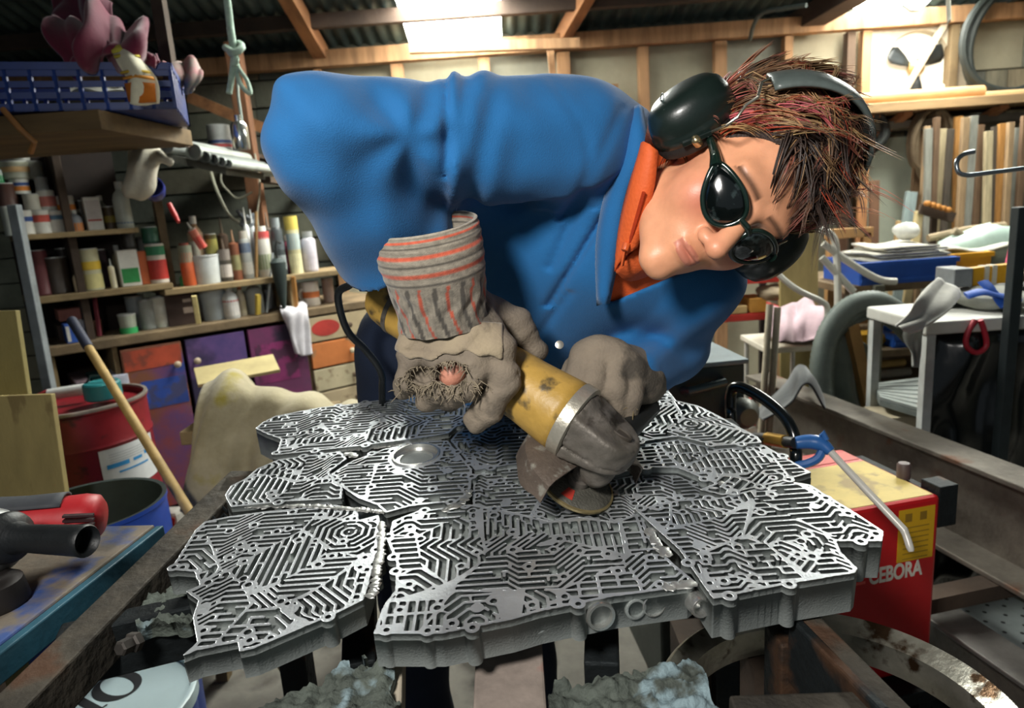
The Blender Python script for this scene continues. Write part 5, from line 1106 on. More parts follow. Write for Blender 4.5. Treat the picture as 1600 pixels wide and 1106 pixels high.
def shirt(G):
    J = jacket0(G); px, py, z = pixof(G); d = np.maximum(np.maximum(J + .009, vreg(px, py, z) - .035), z - 1.02); return smax(d, -s_cone(G, HO, NB, .050, .058), .004) + .0015 * np.sin(px * .12 + py * .05)
net_obj('shirt', shirt, np.min([C(930, 480, .8), C(1160, 200, .8)], axis=0) - .06, np.max([C(930, 200, 1.05), C(1180, 480, 1.05)], axis=0) + .06, .004, [M('#dd5a1e', .75, 0, .1, 8, .15, 300)], person)
mo = M('#e0622a', .7, 0, .10, 9, .15, 200)
def strip(cols, th=.004):
    m = MB(); m.sheet(cols, th); return m
def dense(seq, n):
    out = []
    for i in range(n + 1):
        x = i / n * (len(seq) - 1); k = min(int(x), len(seq) - 2); f = x - k; p0, p1, p2, p3 = seq[max(k - 1, 0)], seq[k], seq[k + 1], seq[min(k + 2, len(seq) - 1)]
        out.append(.5 * ((2 * p1) + (p2 - p0) * f + (2 * p0 - 5 * p1 + 4 * p2 - p3) * f * f + (3 * p1 - p0 - 3 * p2 + p3) * f ** 3))
    return out
a_ = dense([C(1026, 236, .79), C(1022, 290, .80), C(1008, 345, .82), (C(996, 384, .845))], 12); b_ = dense([C(1010, 222, .80), C(992, 290, .815), C(977, 350, .845), C(968, 412, .88)], 12); c_ = dense([C(1004, 225, .82), C(982, 300, .845), C(966, 370, .875), C(957, 440, .90)], 12)
mid = [(x + y) / 2 + camvec(-.002, 0, -.008) for x, y in zip(a_, b_)]
strip([a_, mid, b_, c_]).build('shirt_collar', mo, person, smooth=2)
a2 = dense([C(1000, 380, .855), C(1020, 400, .865), C(1045, 405, .88)], 8); b2 = dense([C(962, 425, .885), C(985, 440, .90), C(1030, 425, .915)], 8)
strip([b2, [(x + y) / 2 + camvec(0, 0, -.006) for x, y in zip(a2, b2)], a2]).build('shirt_collar', mo, person, smooth=2)
z_ = MB(); z_.tube(dense([C(1006, 300, .795), C(992, 350, .820), C(978, 400, .860)], 10), .0022, 6); z_.build('zip', M('#b03a18', .5), person, smooth=True)
z_ = MB(); z_.bar(C(977, 388, .848), C(972, 416, .855), .007, .003); z_.tube([C(980, 380, .843), C(976, 392, .842)], .005, 8); z_.build('zip_pull', M('#c95a28', .4), person, smooth=True, bevel=.001)
# jacket collar and lapel laid back on the chest
l0 = dense([C(1006, 168, .845), C(1009, 205, .815), C(1001, 250, .815), C(984, 310, .845), C(972, 380, .872), C(953, 474, .905)], 20); l1 = dense([C(985, 168, .85), C(975, 200, .835), C(962, 250, .845), C(940, 320, .865), (C(930, 390, .885)), C(932, 478, .908)], 20)
strip([l1, [(x + y) / 2 + camvec(0, 0, -.010) for x, y in zip(l0, l1)], l0], .004).build('jacket_collar', m_blue, person, smooth=2)
bt = MB(); q = C(874, 540, .93); bt.lathe([(.006, 0), (.006, .003), (.003, .0035)], 12, frame(C(874, 539, .945), z=camvec(0, -.2, -1))); bt.build('press_stud', M('#c9c4b8', .3, .9), person, smooth=True)
# trousers and boots behind the table
PC = C(695, 590, 1.42); gz = PC.z
def legs(G):
    d = s_cone(G, PC + Vector((-.06, 0, .06)), PC + Vector((.06, 0, .06)), .12, .12)
    for s in (-1, 1): d = smin(d, smin(s_cone(G, PC + Vector((s * .09, 0, -.04)), (PC.x + s * .12, PC.y + .02, .50), .098, .075), s_cone(G, (PC.x + s * .12, PC.y + .02, .50), (PC.x + s * .13, PC.y + .06, .10), .072, .075), .02), .03)
    return np.maximum(d + .004 * wnoise(G, 40, 3), .085 - G[..., 2])
net_obj('trousers', legs, (PC.x - .3, PC.y - .2, .06), (PC.x + .3, PC.y + .25, gz + .2), .012, [m_navy], person)
for s in (-1, 1):
    def boot(G, s=s):
        x = PC.x + s * .13; d = smin(s_cone(G, (x, PC.y + .06, .06), (x + s * .02, PC.y - .12, .045), .052, .042), s_cone(G, (x, PC.y + .06, .06), (x, PC.y + .06, .16), .05, .05), .03); return np.maximum(d, .002 - G[..., 2])
    net_obj('boot', boot, (PC.x + s * .13 - .12, PC.y - .2, -.01), (PC.x + s * .13 + .12, PC.y + .15, .2), .010, [M('#2a2420', .6)], person)

# ---- gloves
m_glove = M('#857866', .9, 0, .2, 10, .18, 260, col2='#a3947a', spot=.08, spotcol='#5a5145', spscale=16, sheen=.2); m_glv2 = M('#70665a', .9, 0, .2, 12, .2, 260, col2='#867a6a', spot=.1, spotcol='#4a443c', spscale=16)
def gloveR(G):
    W = C(690, 470, .885); d = 1e9
    K = [C(776, 548, .862), C(738, 566, .852), C(694, 570, .856), (C(648, 556, .872))]
    for k, r in zip(K, (.024, .025, .024, .021)):
        q = s_cone(G, W + (k - C(700, 560, .86)) * .45, k, .031, r); d = q if isinstance(d, float) else smin(d, q, .02)
    F_ = [((790, 592, .858), (764, 634, .866), (744, 656, .885), .0205, .0195, .0175), ((728, 606, .848), (704, 622, .875), (700, 625, .91), .019, .017, .015), ((684, 606, .858), (668, 622, .885), (672, 620, .92), .018, .016, .014), ((640, 592, .874), (632, 606, .90), (640, 605, .93), .017, .015, .013)]
    fd = None
    for k, (a, b, c, r0, r1, r2) in zip(K, F_):
        q = smin(smin(s_cone(G, k, C(*a), r0 + .003, r0), s_cone(G, C(*a), C(*b), r0, r1), .006), s_cone(G, C(*b), C(*c), r1, r2), .006); fd = q if fd is None else smin(fd, q, .004)
    d = smin(d, fd, .010)
    th = smin(s_cone(G, C(745, 478, .905), C(808, 505, .925), .024, .020), s_cone(G, C(808, 505, .925), C(838, 548, .945), .020, .017), .008); d = smin(d, th, .016)
    px, py, z = pixof(G); crs = np.abs(np.sin((px * .35 + py * .9) * .045 + 1.6 * np.sin(px * .03) + .8 * np.sin(py * .05))); crs2 = np.abs(np.sin((px * .9 - py * .5) * .04 + 1.4 * np.sin(py * .035)))
    d = d + .0022 * np.exp(-crs / .10) + .0018 * np.exp(-crs2 / .10) * (py > 480) + .0009 * wnoise(G, 110, 4) + .0012 * np.sin((px * .5 + py) * .16 + np.sin(px * .06)) + .0025 * np.exp(-(((py - 555 - .1 * (px - 700)) / 4) ** 2))
    for cx, cy, rx, ry in ((704, 584, 25, 18), (662, 586, 19, 12)): d = smax(d, -np.maximum((np.hypot((px - cx) / rx, (py - cy) / ry) - 1 + .18 * np.sin(px * .5) * np.sin(py * .6)) * .016, z - .87), .003)
    return d
net_obj('glove', gloveR, np.min([C(590, 440, .84), C(860, 680, .98)], axis=0) - .05, np.max([C(590, 440, .98), C(860, 440, .98)], axis=0) + .05, .0032, [m_glv2], person)['label'] = 'torn brown work glove on grinder body'
def patchR(G):
    px, py, z = pixof(G); d = gloveR(G) - .0035; low = 557 + 6 * np.sin(px * .05) + 3 * np.sin(px * .17) - .00045 * (px - 700) ** 2; return smax(d, np.maximum(np.maximum((py - low) * .0009, (499 - py + .06 * (px - 700)) * .0009), np.maximum((px - 786) * .0009, z - .885)), .001)
net_obj('leather_patch', patchR, np.min([C(590, 440, .82), C(860, 600, .9)], axis=0) - .03, np.max([C(590, 440, .9), C(820, 440, .9)], axis=0) + .03, .0026, [m_glove], person)['label'] = 'lighter leather patch on glove back'
sk = MB(); sk.tube(dense([C(714, 556, .885), C(708, 580, .856), C(698, 600, .866)], 8), [.010, .0150, .0165, .017, .0168, .016, .014, .011, .006], 14); sk.build('bare_finger', M('#c98a74', .45, 0, .08, 40, .1, 300), person, smooth=2)
fr = MB(); rr_ = random.Random(3)
zz_ = np.arange(.80, .93, .0015)
def surf(x, y):
    d = ray(x, y); Pz = np.array([tuple(CAM + d * float(z)) for z in zz_], np.float32); v = gloveR(Pz[None])[0]; k = np.argmax(v < 0); return float(zz_[k]) if (v < 0).any() else None
for i in range(300):
    k = i % 3
    if k == 0: a_q = rr_.uniform(0, 6.28); x, y = 704 + 27 * math.cos(a_q), 584 + 20 * math.sin(a_q)
    elif k == 1: a_q = rr_.uniform(0, 6.28); x, y = 660 + 24 * math.cos(a_q), 588 + 16 * math.sin(a_q)
    else: x = rr_.uniform(612, 764); y = 596 + 14 * math.sin((x - 612) / 150 * 3.0) + rr_.uniform(-12, 14)
    z = surf(x, y)
    if z is None: continue
    p = C(x, y, z - .0005); d = camvec(rr_.uniform(-1, 1), rr_.uniform(-.4, 1), rr_.uniform(-.9, -.1)) * .0085; fr.tube([p, p + d * .6 + camvec(0, .001, 0), p + d * 1.1 + camvec(rr_.uniform(-.003, .003), .004, 0)], [.0010, .0008, .0003], 4)
fr.build('frayed_threads', M('#7d7260', .95, 0, .25, 40), person, smooth=True)
# striped knitted cuff
CP = dense([C(662, 350, .812), C(666, 368, .815), C(673, 400, .822), C(682, 436, .836), C(688, 470, .850), C(695, 506, .868)], 56); CR = [.064, .066, .065, .061, .056, .056]
VV = []; CCo = []; QQ = []; nA = 168
G0, G1, G2_ = np.array(lin('#8d8577')), np.array(lin('#645e55')), np.array(lin('#c0583f')); ax_ = (CP[-1] - CP[0]).normalized(); fx = camvec(1, 0, 0); fx = (fx - ax_ * fx.dot(ax_)).normalized(); fy = ax_.cross(fx)
for layer in (0, 1):
    for i, p in enumerate(CP):
        t = i / 56; x = t * 5; k = min(int(x), 4); r = CR[k] + (CR[k + 1] - CR[k]) * (x - k)
        for j in range(nA):
            a = 2 * math.pi * j / nA; g = .0016 * math.sin(a * 13 + 2 * math.sin(i * .35)) * max(0, min(1, (t - .52) * 6)) + .0006 * math.sin(i * 1.1 + .6 * math.sin(a * 3)) * (t < .55); rr2 = r + g - (.003 if layer else 0)
            VV.append(p + fx * math.cos(a) * rr2 + fy * math.sin(a) * rr2 * .80)
            if t < .56:
                s = t / .56; c = G0 * (1 + .12 * math.sin(i * 2.2 + j * .23)); 
                for q in (.22, .52, .82):
                    if abs(s - q) < .035: c = G2_
                    elif abs(s - q - .14) < .02: c = G1 * .6
                if s < .08: c = G0 * 1.25
            else:
                s = (a * 44 / math.pi + 1.6 * math.sin(i * .12)) % 8; c = G2_ * .75 if s < 1.0 else (G1 * .6 if 3.4 < s < 4.8 else G0 * (.9 + .1 * math.sin(j * 2.1)))
            CCo.append(c)
n0 = len(CP) * nA
for layer in (0, 1):
    for i in range(len(CP) - 1):
        for j in range(nA):
            q = (layer * n0 + i * nA + j, layer * n0 + i * nA + (j + 1) % nA, layer * n0 + (i + 1) * nA + (j + 1) % nA, layer * n0 + (i + 1) * nA + j); QQ.append(q if layer == 0 else q[::-1])
for j in range(nA): QQ.append((j, n0 + j, n0 + (j + 1) % nA, (j + 1) % nA))
Q = np.array(QQ); fastmesh('glove_cuff', np.array([tuple(v) for v in VV]), Q.ravel(), np.arange(len(Q)) * 4, [M('#ffffff', .95, 0, .2, 160, .25, 700, attr='Col', sheen=.2)], person, smooth=True, colors=np.array(CCo))['label'] = 'grey knitted cuff with orange stripes'
# left hand on the side handle
def gloveL(G):
    K = [C(912, 556, .965), C(936, 548, .958), C(962, 556, .955), C(986, 578, .955)]; d = None
    for k, r in zip(K, (.021, .022, .022, .021)): q = s_cone(G, C(985, 590, 1.0) + (k - C(955, 560, .96)) * .4, k, .032, r); d = q if d is None else smin(d, q, .018)
    T_ = [((902, 590, .948), (915, 622, .955)), ((928, 596, .935), (938, 640, .945)), ((960, 606, .935), (962, 655, .95)), ((985, 618, .945), (978, 662, .96))]; fd = None
    for k, (a, b) in zip(K, T_): q = smin(s_cone(G, k, C(*a), .0195, .0175), s_cone(G, C(*a), C(*b), .0175, .015), .006); fd = q if fd is None else smin(fd, q, .0015)
    d = smin(d, fd, .006); d = smin(d, smin(s_cone(G, C(900, 575, .985), C(888, 605, .965), .020, .017), s_cone(G, C(888, 605, .965), C(896, 632, .955), .017, .014), .006), .012)
    d = smin(d, s_cone(G, C(985, 590, 1.0), C(992, 588, 1.03), .045, .05), .02)
    return d + .0009 * wnoise(G, 120, 8)
net_obj('glove', gloveL, np.min([C(870, 520, .9), C(1030, 690, 1.05)], axis=0) - .05, np.max([C(870, 510, 1.05), C(1040, 510, 1.05)], axis=0) + .05, .0034, [m_glv2], person)['label'] = 'brown glove gripping the side handle'
fr = MB()
for i in range(26):
    p = C(985 + rr_.uniform(-4, 6), 640 + rr_.uniform(-10, 16), .945 + rr_.uniform(-.01, .01)); d = camvec(rr_.uniform(-1, 1), rr_.uniform(-.5, 1), rr_.uniform(-.5, .3)) * .012; fr.tube([p, p + d * .7, p + d * 1.1 + camvec(0, .004, 0)], [.0009, .0007, .0003], 4)
fr.build('frayed_threads', M('#8a7a58', .9), person, smooth=True)

# ---- ear muffs
muff = thing('ear_muffs', 'black ear muffs with grey headband worn over the streaked hair', 'ear muffs', X=HX)
for s in (1, -1):
    X = HX @ T(s * .078, -.008, .008) @ frame((0, 0, 0), x=(0, -.42, .9), z=(s * 1.0, .05, .12))
    m = MB(); m.lathe([(.96, .008), (1.0, .012), (1.0, .018), (.975, .020), (.98, .023), (.95, .034), (.86, .045), (.70, .052), (.45, .0555), (.2, .0568), (0, .057)], 36, X @ Matrix.Diagonal((.053, .041, 1, 1)), cap=False); cp = m.build('cup', M('#16211e', .34, 0, .1, 30, .03, 300, coat=.15), muff, smooth=2)
    m = MB(); m.lathe([(.6, -.006), (.95, -.004), (1.0, .002), (.97, .010), (.6, .012)], 32, X @ Matrix.Diagonal((.052, .040, 1, 1)), cap=False); m.build('cushion', M('#20201f', .6), muff, smooth=True)
    if s == 1:
        zq = .05; PR = [(0, .057), (.2, .0568), (.45, .0555), (.70, .052), (.86, .045), (.95, .034), (1.0, .018)]
        for _ in range(8):
            w_ = X.inverted() @ onP(1034, 158, X @ Vector((0, 0, zq)), X.to_3x3() @ Vector((0, 0, 1))); zq = float(np.interp(math.hypot(w_.x / .053, w_.y / .041), [q[0] for q in PR], [q[1] for q in PR]))
        g2 = Vector((w_.x / .053 ** 2, w_.y / .041 ** 2, .35 / .057)); mX = frame(X @ Vector((w_.x, w_.y, zq)), x=(X.to_3x3() @ Vector((1, 0, 0))), z=(X.to_3x3() @ g2))
        m = MB(); m.tube([(.0085 * math.cos(t), .0062 * math.sin(t), .0) for t in np.linspace(0, 2 * math.pi, 28, endpoint=False)], .0006, 6, X=mX, closed=True); m.tube([(-.004, -.002, .0004), (-.001, .003, .0004), (.001, -.002, .0004), (.004, .003, .0004)], .0005, 5, X=mX); m.build('embossed_mark', M('#3a4744', .4), cp, smooth=True)
th = np.linspace(math.radians(24), math.radians(156), 34); rows = []
for yy, bow in ((-.030, -.004), (-.023, .0), (-.003, .002), (.017, .0), (.024, -.004)):
    rows.append([hl((.096 + bow) * math.cos(a), yy + .004 * math.sin(a), .052 + (.117 + bow) * math.sin(a)) for a in th])
m = MB(); m.sheet(rows, -.004); m.build('headband', M('#59625f', .35, 0, .12, 40, .05, 200), muff, smooth=2)
for s in (1, -1):
    def cp_(px, py, x):
        p = HX.inverted() @ onP(px, py, hl(x, 0, 0), -hL); return hl(s * p.x, p.y, p.z)
    def dome(px, py, lift=0.0):      # first point of the right cup met along the sight line
        cX_ = HX @ T(.078, -.008, .008) @ frame((0, 0, 0), x=(0, -.42, .9), z=(1.0, .05, .12)); iX = cX_.inverted(); z = .60
        PR = ((0, .2, .45, .70, .86, .95, 1.0), (.057, .0568, .0555, .052, .045, .034, .018))
        while z < .95:
            w = iX @ C(px, py, z); rho = math.hypot(w.x / .053, w.y / .041)
            if rho < 1.0 and w.z < np.interp(rho, *PR): break
            z += .001
        p = HX.inverted() @ C(px, py, z - lift); return hl(s * p.x, p.y, p.z)
    d0_, d1_, d2_ = dome(1066, 226, .003), dome(1112, 206, .003), dome(1088, 220, .002)
    m = MB(); m.tube([d1_, *((cp_(1136, 196, .098), cp_(1152, 183, .100), cp_(1166, 164, .101), cp_(1184, 152, .101), hl(s * .093, .010, .090)) if s == 1 else (hl(-.100, .01, .05), hl(-.094, .004, .08))), hl(s * .088, .0, .1)], .0017, 8); m.build('wire_slider', M('#cfc9b8', .25, .9), muff, smooth=True)
    m = MB(); m.bar(d0_, d1_, .006, .007, hF); m.build('lever', M('#15201d', .3), muff, bevel=.001)
    m = MB(); m.lathe([(.0055, -.006), (.0055, .003), (.004, .005), (0, .006)], 14, frame(d2_, z=-hL * s + hF * .6)); m.build('pivot_screw', M('#c9b58a', .25, .9), muff, smooth=True)

# ---- sunglasses
sg = thing('sunglasses', 'dark green wraparound safety sunglasses on the bent face', 'sunglasses', X=HX)
m_fr = M('#12231d', .18, 0, .1, 30, coat=.6); m_ln = M('#070c0c', .06, 0, .1, 20, spot=.12, spotcol='#2a3434', spscale=60, coat=.8)
OUT = [(.009, .004), (.0115, -.009), (.020, -.0185), (.034, -.0205), (.049, -.014), (.061, -.001), (.0675, .012), (.064, .0185), (.050, .0235), (.032, .0245), (.017, .0195), (.010, .012)]
def gy(x, z): return .110 - 6.6 * x * x - .12 * abs(z)
for s in (1, -1):
    cx, cz = .036, .003; ring = []
    dp = dense([Vector((x, z, 0)) for x, z in OUT + OUT[:1]], 48)[:-1]
    m = MB(); vs = [(s * cx, gy(cx, cz) + .004, cz)]; fs = []
    for k, f in enumerate((.35, .7, 1.0)):
        for p in dp: x, z = cx + (p.x - cx) * f, cz + (p.y - cz) * f; vs.append((s * x, gy(x, z) + .004 * (1 - f * f), z))
    n = len(dp)
    for j in range(n):
        fs.append((0, 1 + j, 1 + (j + 1) % n))
        for k in range(2): fs.append((1 + k * n + j, 1 + (k + 1) * n + j, 1 + (k + 1) * n + (j + 1) % n, 1 + k * n + (j + 1) % n))
    m.add(vs, fs, HX); ln_ = m.build('lens', m_ln, sg, smooth=2); so = ln_.modifiers.new('thick', 'SOLIDIFY'); so.thickness = .002; so.offset = 0
    m = MB(); m.tube([(s * p.x, gy(p.x, p.y), p.y) for p in dp], .0030, 10, X=HX, closed=True); m.build('rim', m_fr, sg, smooth=True)
    m = MB(); tp = dense([Vector((s * .064, gy(.064, .01) - .001, .012)), Vector((s * .0705, .064, .016)), Vector((s * .0765, .035, .0175)), Vector((s * .080, .0, .014))], 12); m.tube(tp, [.008, .0078, .0072, .0065, .006, .0056, .0054, .0052, .005, .005, .005, .005, .005], 10, X=HX, up=(0, 0, 1)); m.build('temple', m_fr, sg, smooth=True)
    m = MB(); q = tp[4]; m.box((q.x + s * .0052, q.y, q.z), (.0012, .011, .004), HX); m.build('hinge_plate', M('#8d9a90', .25, .8), sg)
m = MB(); m.tube([(-.010, gy(.01, .008), .008), (0, .1135, .010), (.010, gy(.01, .008), .008)], .0038, 10, X=HX); m.build('bridge', m_fr, sg, smooth=True)
net_obj('fabric_cap', cap_, np.min([C(190, 320, 2.4), C(280, 320, 2.4)], axis=0) - .08, np.max([C(280, 220, 2.6), C(190, 220, 2.6)], axis=0) + .08, .008, [M('#b9b4a4', .85, 0, .1, 9, .15, 80)])
tag(bpy.data.objects['fabric_cap'], 'off-white cloth cap hanging by its brim under the pipe shelf', 'cap')
m = MB(); q = C(243, 303, 2.62); m.lathe([(.02, 0), (.036, .012), (.042, .05), (.040, .075), (.037, .075), (.036, .012), (0, .01)], 22, frame(q, z=(.3, -.8, .3))); tag(m.build('cup', M('#1c2a7c', .35), smooth=True), 'dark blue plastic cup hung behind the cloth cap', 'cup')
m = MB(); m.tube([C(264, 318, 2.6), C(272, 334, 2.6), C(279, 347, 2.58)], [.009, .011, .007], 10); tag(m.build('screwdriver', M('#b02a2a', .45), smooth=True), 'red handled screwdriver hanging on the shelf upright', 'screwdriver')
# rope with knot
rp = thing('rope', 'pale green rope knotted and looped, hanging from the roof', 'rope', C(368, 80, 2.2))
mr = M('#a9c2b0', .8, 0, .15, 40, .4, 300)
p0 = C(357, -30, 2.2); m = MB(); m.tube(dense([Vector((p0.x, p0.y, roofz(p0.y) - .0)), C(356, 10, 2.2), C(360, 45, 2.2), C(366, 80, 2.2)], 20), .012, 10); m.build('standing_part', mr, rp, smooth=True)
m = MB(); m.tube(dense([C(352, 74, 2.19), C(366, 82, 2.16), C(378, 74, 2.18), C(372, 68, 2.22), C(358, 78, 2.22), C(368, 90, 2.18), C(366, 100, 2.19)], 40), .011, 8); m.build('knot', mr, rp, smooth=True)
m = MB(); m.tube(dense([C(366, 95, 2.2), C(370, 115, 2.2), C(378, 135, 2.19), (C(391, 146, 2.19)), C(386, 126, 2.2), C(374, 108, 2.2), C(368, 95, 2.2)], 40), .007, 8); m.tube(dense([C(365, 92, 2.2), C(362, 120, 2.2), C(358, 146, 2.2)], 12), .010, 8); m.build('loop', mr, rp, smooth=True)
# chrome lamp holder on its cord, white tin beside
lp = thing('work_lamp', 'small chrome cylinder lamp hanging in front of the timber post', 'lamp', C(378, 215, 2.6))
m = MB(); X = frame(C(378, 234, 2.6), z=(0, 0, 1)); m.lathe([(.030, 0), (.032, .004), (.032, .085), (.024, .1), (.012, .104), (.012, .125)], 20, X); m.build('housing', M('#c9ccc8', .18, .9), lp, smooth=True)
p0 = C(374, 150, 2.6); m = MB(); m.tube([C(378, 190, 2.6), C(372, 150, 2.6), C(370, 100, 2.6), Vector((p0.x, p0.y, roofz(p0.y) - .01))], .006, 8); m.build('cord', M('#8f9a90', .7), lp, smooth=True)
tn = thing('tin_can', 'white tin with blue and red label on a bracket by the timber post', 'tin', C(347, 235, 3.6)); q = C(346, 237, 3.62)
m = MB(); X = T(q.x, q.y, q.z); m.lathe([(.055, 0), (.058, .004), (.058, .13), (.054, .134)], 20, X); m.build('body', M('#aeb0ac', .45), tn, smooth=True)
for z0, z1, c in ((.02, .035, '#a83a38'), (.04, .055, '#2e3f6c')): m = MB(); m.lathe([(.0585, z0), (.0585, z1)], 20, X, cap=False); m.build('paper_label', M(c, .6), tn, smooth=True)
m = MB(); m.box((q.x + .02, (q.y + BY) / 2, q.z - .012), (.2, BY - q.y + .12, .022)); tag(m.build('bracket_shelf', m_bwd), 'small dark bracket shelf under the white tin', 'shelf')
# cables dangling by the post
for i, (pts, c, lb) in enumerate((
    ([(322, 226), (328, 262), (340, 300), (360, 338), (384, 352)], '#8b8a78', 'grey cable looping from the pipe shelf to the timber post'),
    ([(352, 240), (345, 280), (358, 300), (372, 310), (394, 300)], '#7d7c6c', 'thin cable hanging in a loop left of the timber post'),
    ([(398, 240), (406, 290), (402, 340), (410, 380)], '#8a8776', 'thin cable hanging straight down right of the timber post'))):
    m = MB(); m.tube(dense([C(x, y, 3.5) for x, y in pts], 30), .008 if i == 0 else .005, 6); tag(m.build('cable', M(c, .7), smooth=True), lb, 'cable')
m = MB(); m.tube(dense([C(372, 330, 3.48), C(384, 342, 3.45), (C(398, 336, 3.46)), C(392, 354, 3.44), C(378, 350, 3.46), C(388, 338, 3.44)], 30), .012, 8); tag(m.build('cable_bundle', M('#5f6468', .6), smooth=True), 'grey bundle of wire hooked on the timber post', 'cable')

# small shelf on the back wall seen through the crook of the arm
q = onY(695, 322, 4.12); m = MB(); m.box((q.x, (q.y + BY) / 2 - .02, q.z - .012), (.26, BY - q.y + .04, .022)); tag(m.build('wall_ledge', m_stud), 'short pale ledge on the back wall seen behind the raised arm', 'ledge')
jt = thing('carton', 'white and yellow carton on the ledge seen behind the raised arm', 'box', (q.x, q.y + .03, q.z)); m = MB(); m.box((q.x - .02, q.y + .04, q.z + .055), (.10, .06, .11)); bb_ = m.build('body', M('#d9cfae', .6), jt, bevel=.003); m = MB(); m.box((q.x - .02, q.y + .0094, q.z + .045), (.06, .001, .06)); m.build('yellow_print', M('#d8b23c', .6), bb_)
# ================================================================== RIGHT SIDE OF THE SHED
def tubeobj(name, pts, r, mat, label=None, cat=None, par=None, n=10, sm=24, group=None):
    m = MB(); m.tube(dense(pts, sm) if sm else pts, r, n); o = m.build(name, mat, par, smooth=True)
    if label: tag(o, label, cat, group)
    return o
# ---- long I-beam on trestles
ib0, ib1 = onZ(1165, 586, .62), onZ(1660, 785, .62); idr = (ib1 - ib0).normalized(); ib1 = ib1 + idr * .6; ibn = Vector((-idr.y, idr.x, 0)); ibn = ibn if ibn.x > 0 else -ibn
m_ib = M('#565049', .55, .5, .3, 6, .2, 60, col2='#7a746a', spot=.12, spotcol='#6a4a38', spscale=8)
ib = thing('steel_girder', 'long rusty steel I-beam running past the right of the red welder', 'beam', (ib0 + ib1) / 2)
def ibar(off, z, w, h, name, e0=0.0):
    m = MB(); a = ib0 + ibn * off; b = ib1 + ibn * off; m.bar(Vector((a.x, a.y, z)) + idr * e0, Vector((b.x, b.y, z)), w, h); return m.build(name, m_ib, ib, bevel=.003)
ibar(.05, .613, .105, .014, 'top_flange'); ibar(.05, .50, .012, .22, 'web'); ibar(.05, .386, .20, .014, 'bottom_flange')
ib2 = thing('steel_girder', 'second steel beam lying lower beside the I-beam', 'beam', (ib0 + ib1) / 2 - Vector((0, 0, .2)))
m = MB(); a = ib0 - ibn * .16; b = ib1 - ibn * .16; m.bar(Vector((a.x, a.y, .30)), Vector((b.x, b.y, .30)), .10, .012); m.build('flange', M('#6d6a66', .5, .5, .3, 7, .15, 60), ib2, bevel=.003); m = MB(); m.bar(Vector((a.x, a.y, .245)), Vector((b.x, b.y, .245)), .012, .10); m.build('web', m_ib, ib2)
for t in (.12, .62):
    p = ib0.lerp(ib1, t); m = MB(); m.bar(Vector((p.x, p.y, .3595)) - ibn * .28, Vector((p.x, p.y, .3595)) + ibn * .22, .05, .038); q = m
    for s in (-.26, .20): w = Vector((p.x, p.y, 0)) + ibn * s; q.box((w.x, w.y, .17), (.045, .045, .34))
    tag(q.build('trestle', m_bwd), ('far' if t < .3 else 'near') + ' low timber trestle under the steel beams', 'trestle')
    m = MB(); m.bar(Vector((p.x, p.y, .1)) - ibn * .25, Vector((p.x, p.y, .1)) + ibn * .19, .04, .04)
# ---- red welder on its trolley
wz_ = .70; f0, f1 = onZ(1318, 801, wz_), onZ(1470, 774, wz_); fu = (f1 - f0); fu.z = 0; fu.normalize(); bk0 = onZ(1320, 698, wz_); fv = Vector((-fu.y, fu.x, 0)); dep = max(.25, (bk0 - f0).dot(fv)) * .98
f0 = f1 - fu * .36; wid = .36; ht = .40
wX = Matrix(((fu.x, fv.x, 0, f0.x), (fu.y, fv.y, 0, f0.y), (0, 0, 1, wz_ - ht), (0, 0, 0, 1)))
wl = thing('welder', 'red welding machine with yellow and pink faded top and white maker lettering', 'welder', X=wX @ T(wid / 2, dep / 2, 0))
m_wr = M('#c0161c', .35, 0, .08, 6, .03, 60, coat=.2)
def wbox(c, d, name, mat, par=None, bev=.004): m = MB(); m.box(c, d, wX); return m.build(name, mat, par or wl, bevel=bev)
bodyw = wbox((wid / 2, dep / 2, ht / 2), (wid, dep, ht), 'housing', m_wr, bev=.008)
wbox((wid / 2 + .04, .11, ht + .0006), (wid - .1, .20, .0012), 'yellow_sticker', M('#cbb468', .6, 0, .12, 9, spot=.25, spotcol='#a08a58', spscale=14), bodyw, 0); wbox((wid / 2 + .02, .22 + (dep - .24) / 2, ht + .0006), (wid - .06, dep - .25, .0012), 'faded_paint', M('#c8645c', .55, 0, .12, 9), bodyw, 0)
yl = wbox((wid - .055, -.0006, ht - .075), (.085, .0012, .115), 'yellow_label', M('#d0a11c', .55, 0, .06, 20), bodyw, 0)
for k in range(7): wbox((wid - .055, -.0014, ht - .058 - .0115 * k), (.06, .0004, .0025), 'printing', M('#9a7a20', .6), yl, 0)
wbox((wid - .075, -.0014, ht - .036), (.016, .0004, .018), 'printing', M('#8a6a1c', .6), yl, 0); wbox((wid - .040, -.0014, ht - .036), (.016, .0004, .018), 'printing', M('#8a6a1c', .6), yl, 0)
cu = bpy.data.curves.new('lettering', 'FONT'); cu.body = 'CEBORA'; cu.size = .050; cu.extrude = .0004; cu.offset = .0015; cu.space_character = .98; cu.materials.append(M('#d8d2c4', .5)); to = bpy.data.objects.new('lettering', cu); COL.objects.link(to); dg = bpy.context.evaluated_depsgraph_get(); me_ = bpy.data.meshes.new_from_object(to.evaluated_get(dg)); bpy.data.objects.remove(to); to = bpy.data.objects.new('lettering', me_); COL.objects.link(to); to.parent = bodyw
tw_ = wX @ frame((wid - .162, -.0012, ht - .168), x=(1, 0, 0), y=(0, 0, 1)) @ Matrix.Diagonal((.66, .95, 1, 1)) ; to.matrix_parent_inverse = Matrix.Identity(4); to.matrix_basis = MWI(bodyw) @ tw_
for k in range(3): wbox((wid - .19 + .006 * k, -.0006, ht - .162 + .012 * k), (.04 - .012 * k, .0012, .006), 'printing', M('#e05a50', .5), bodyw, 0)
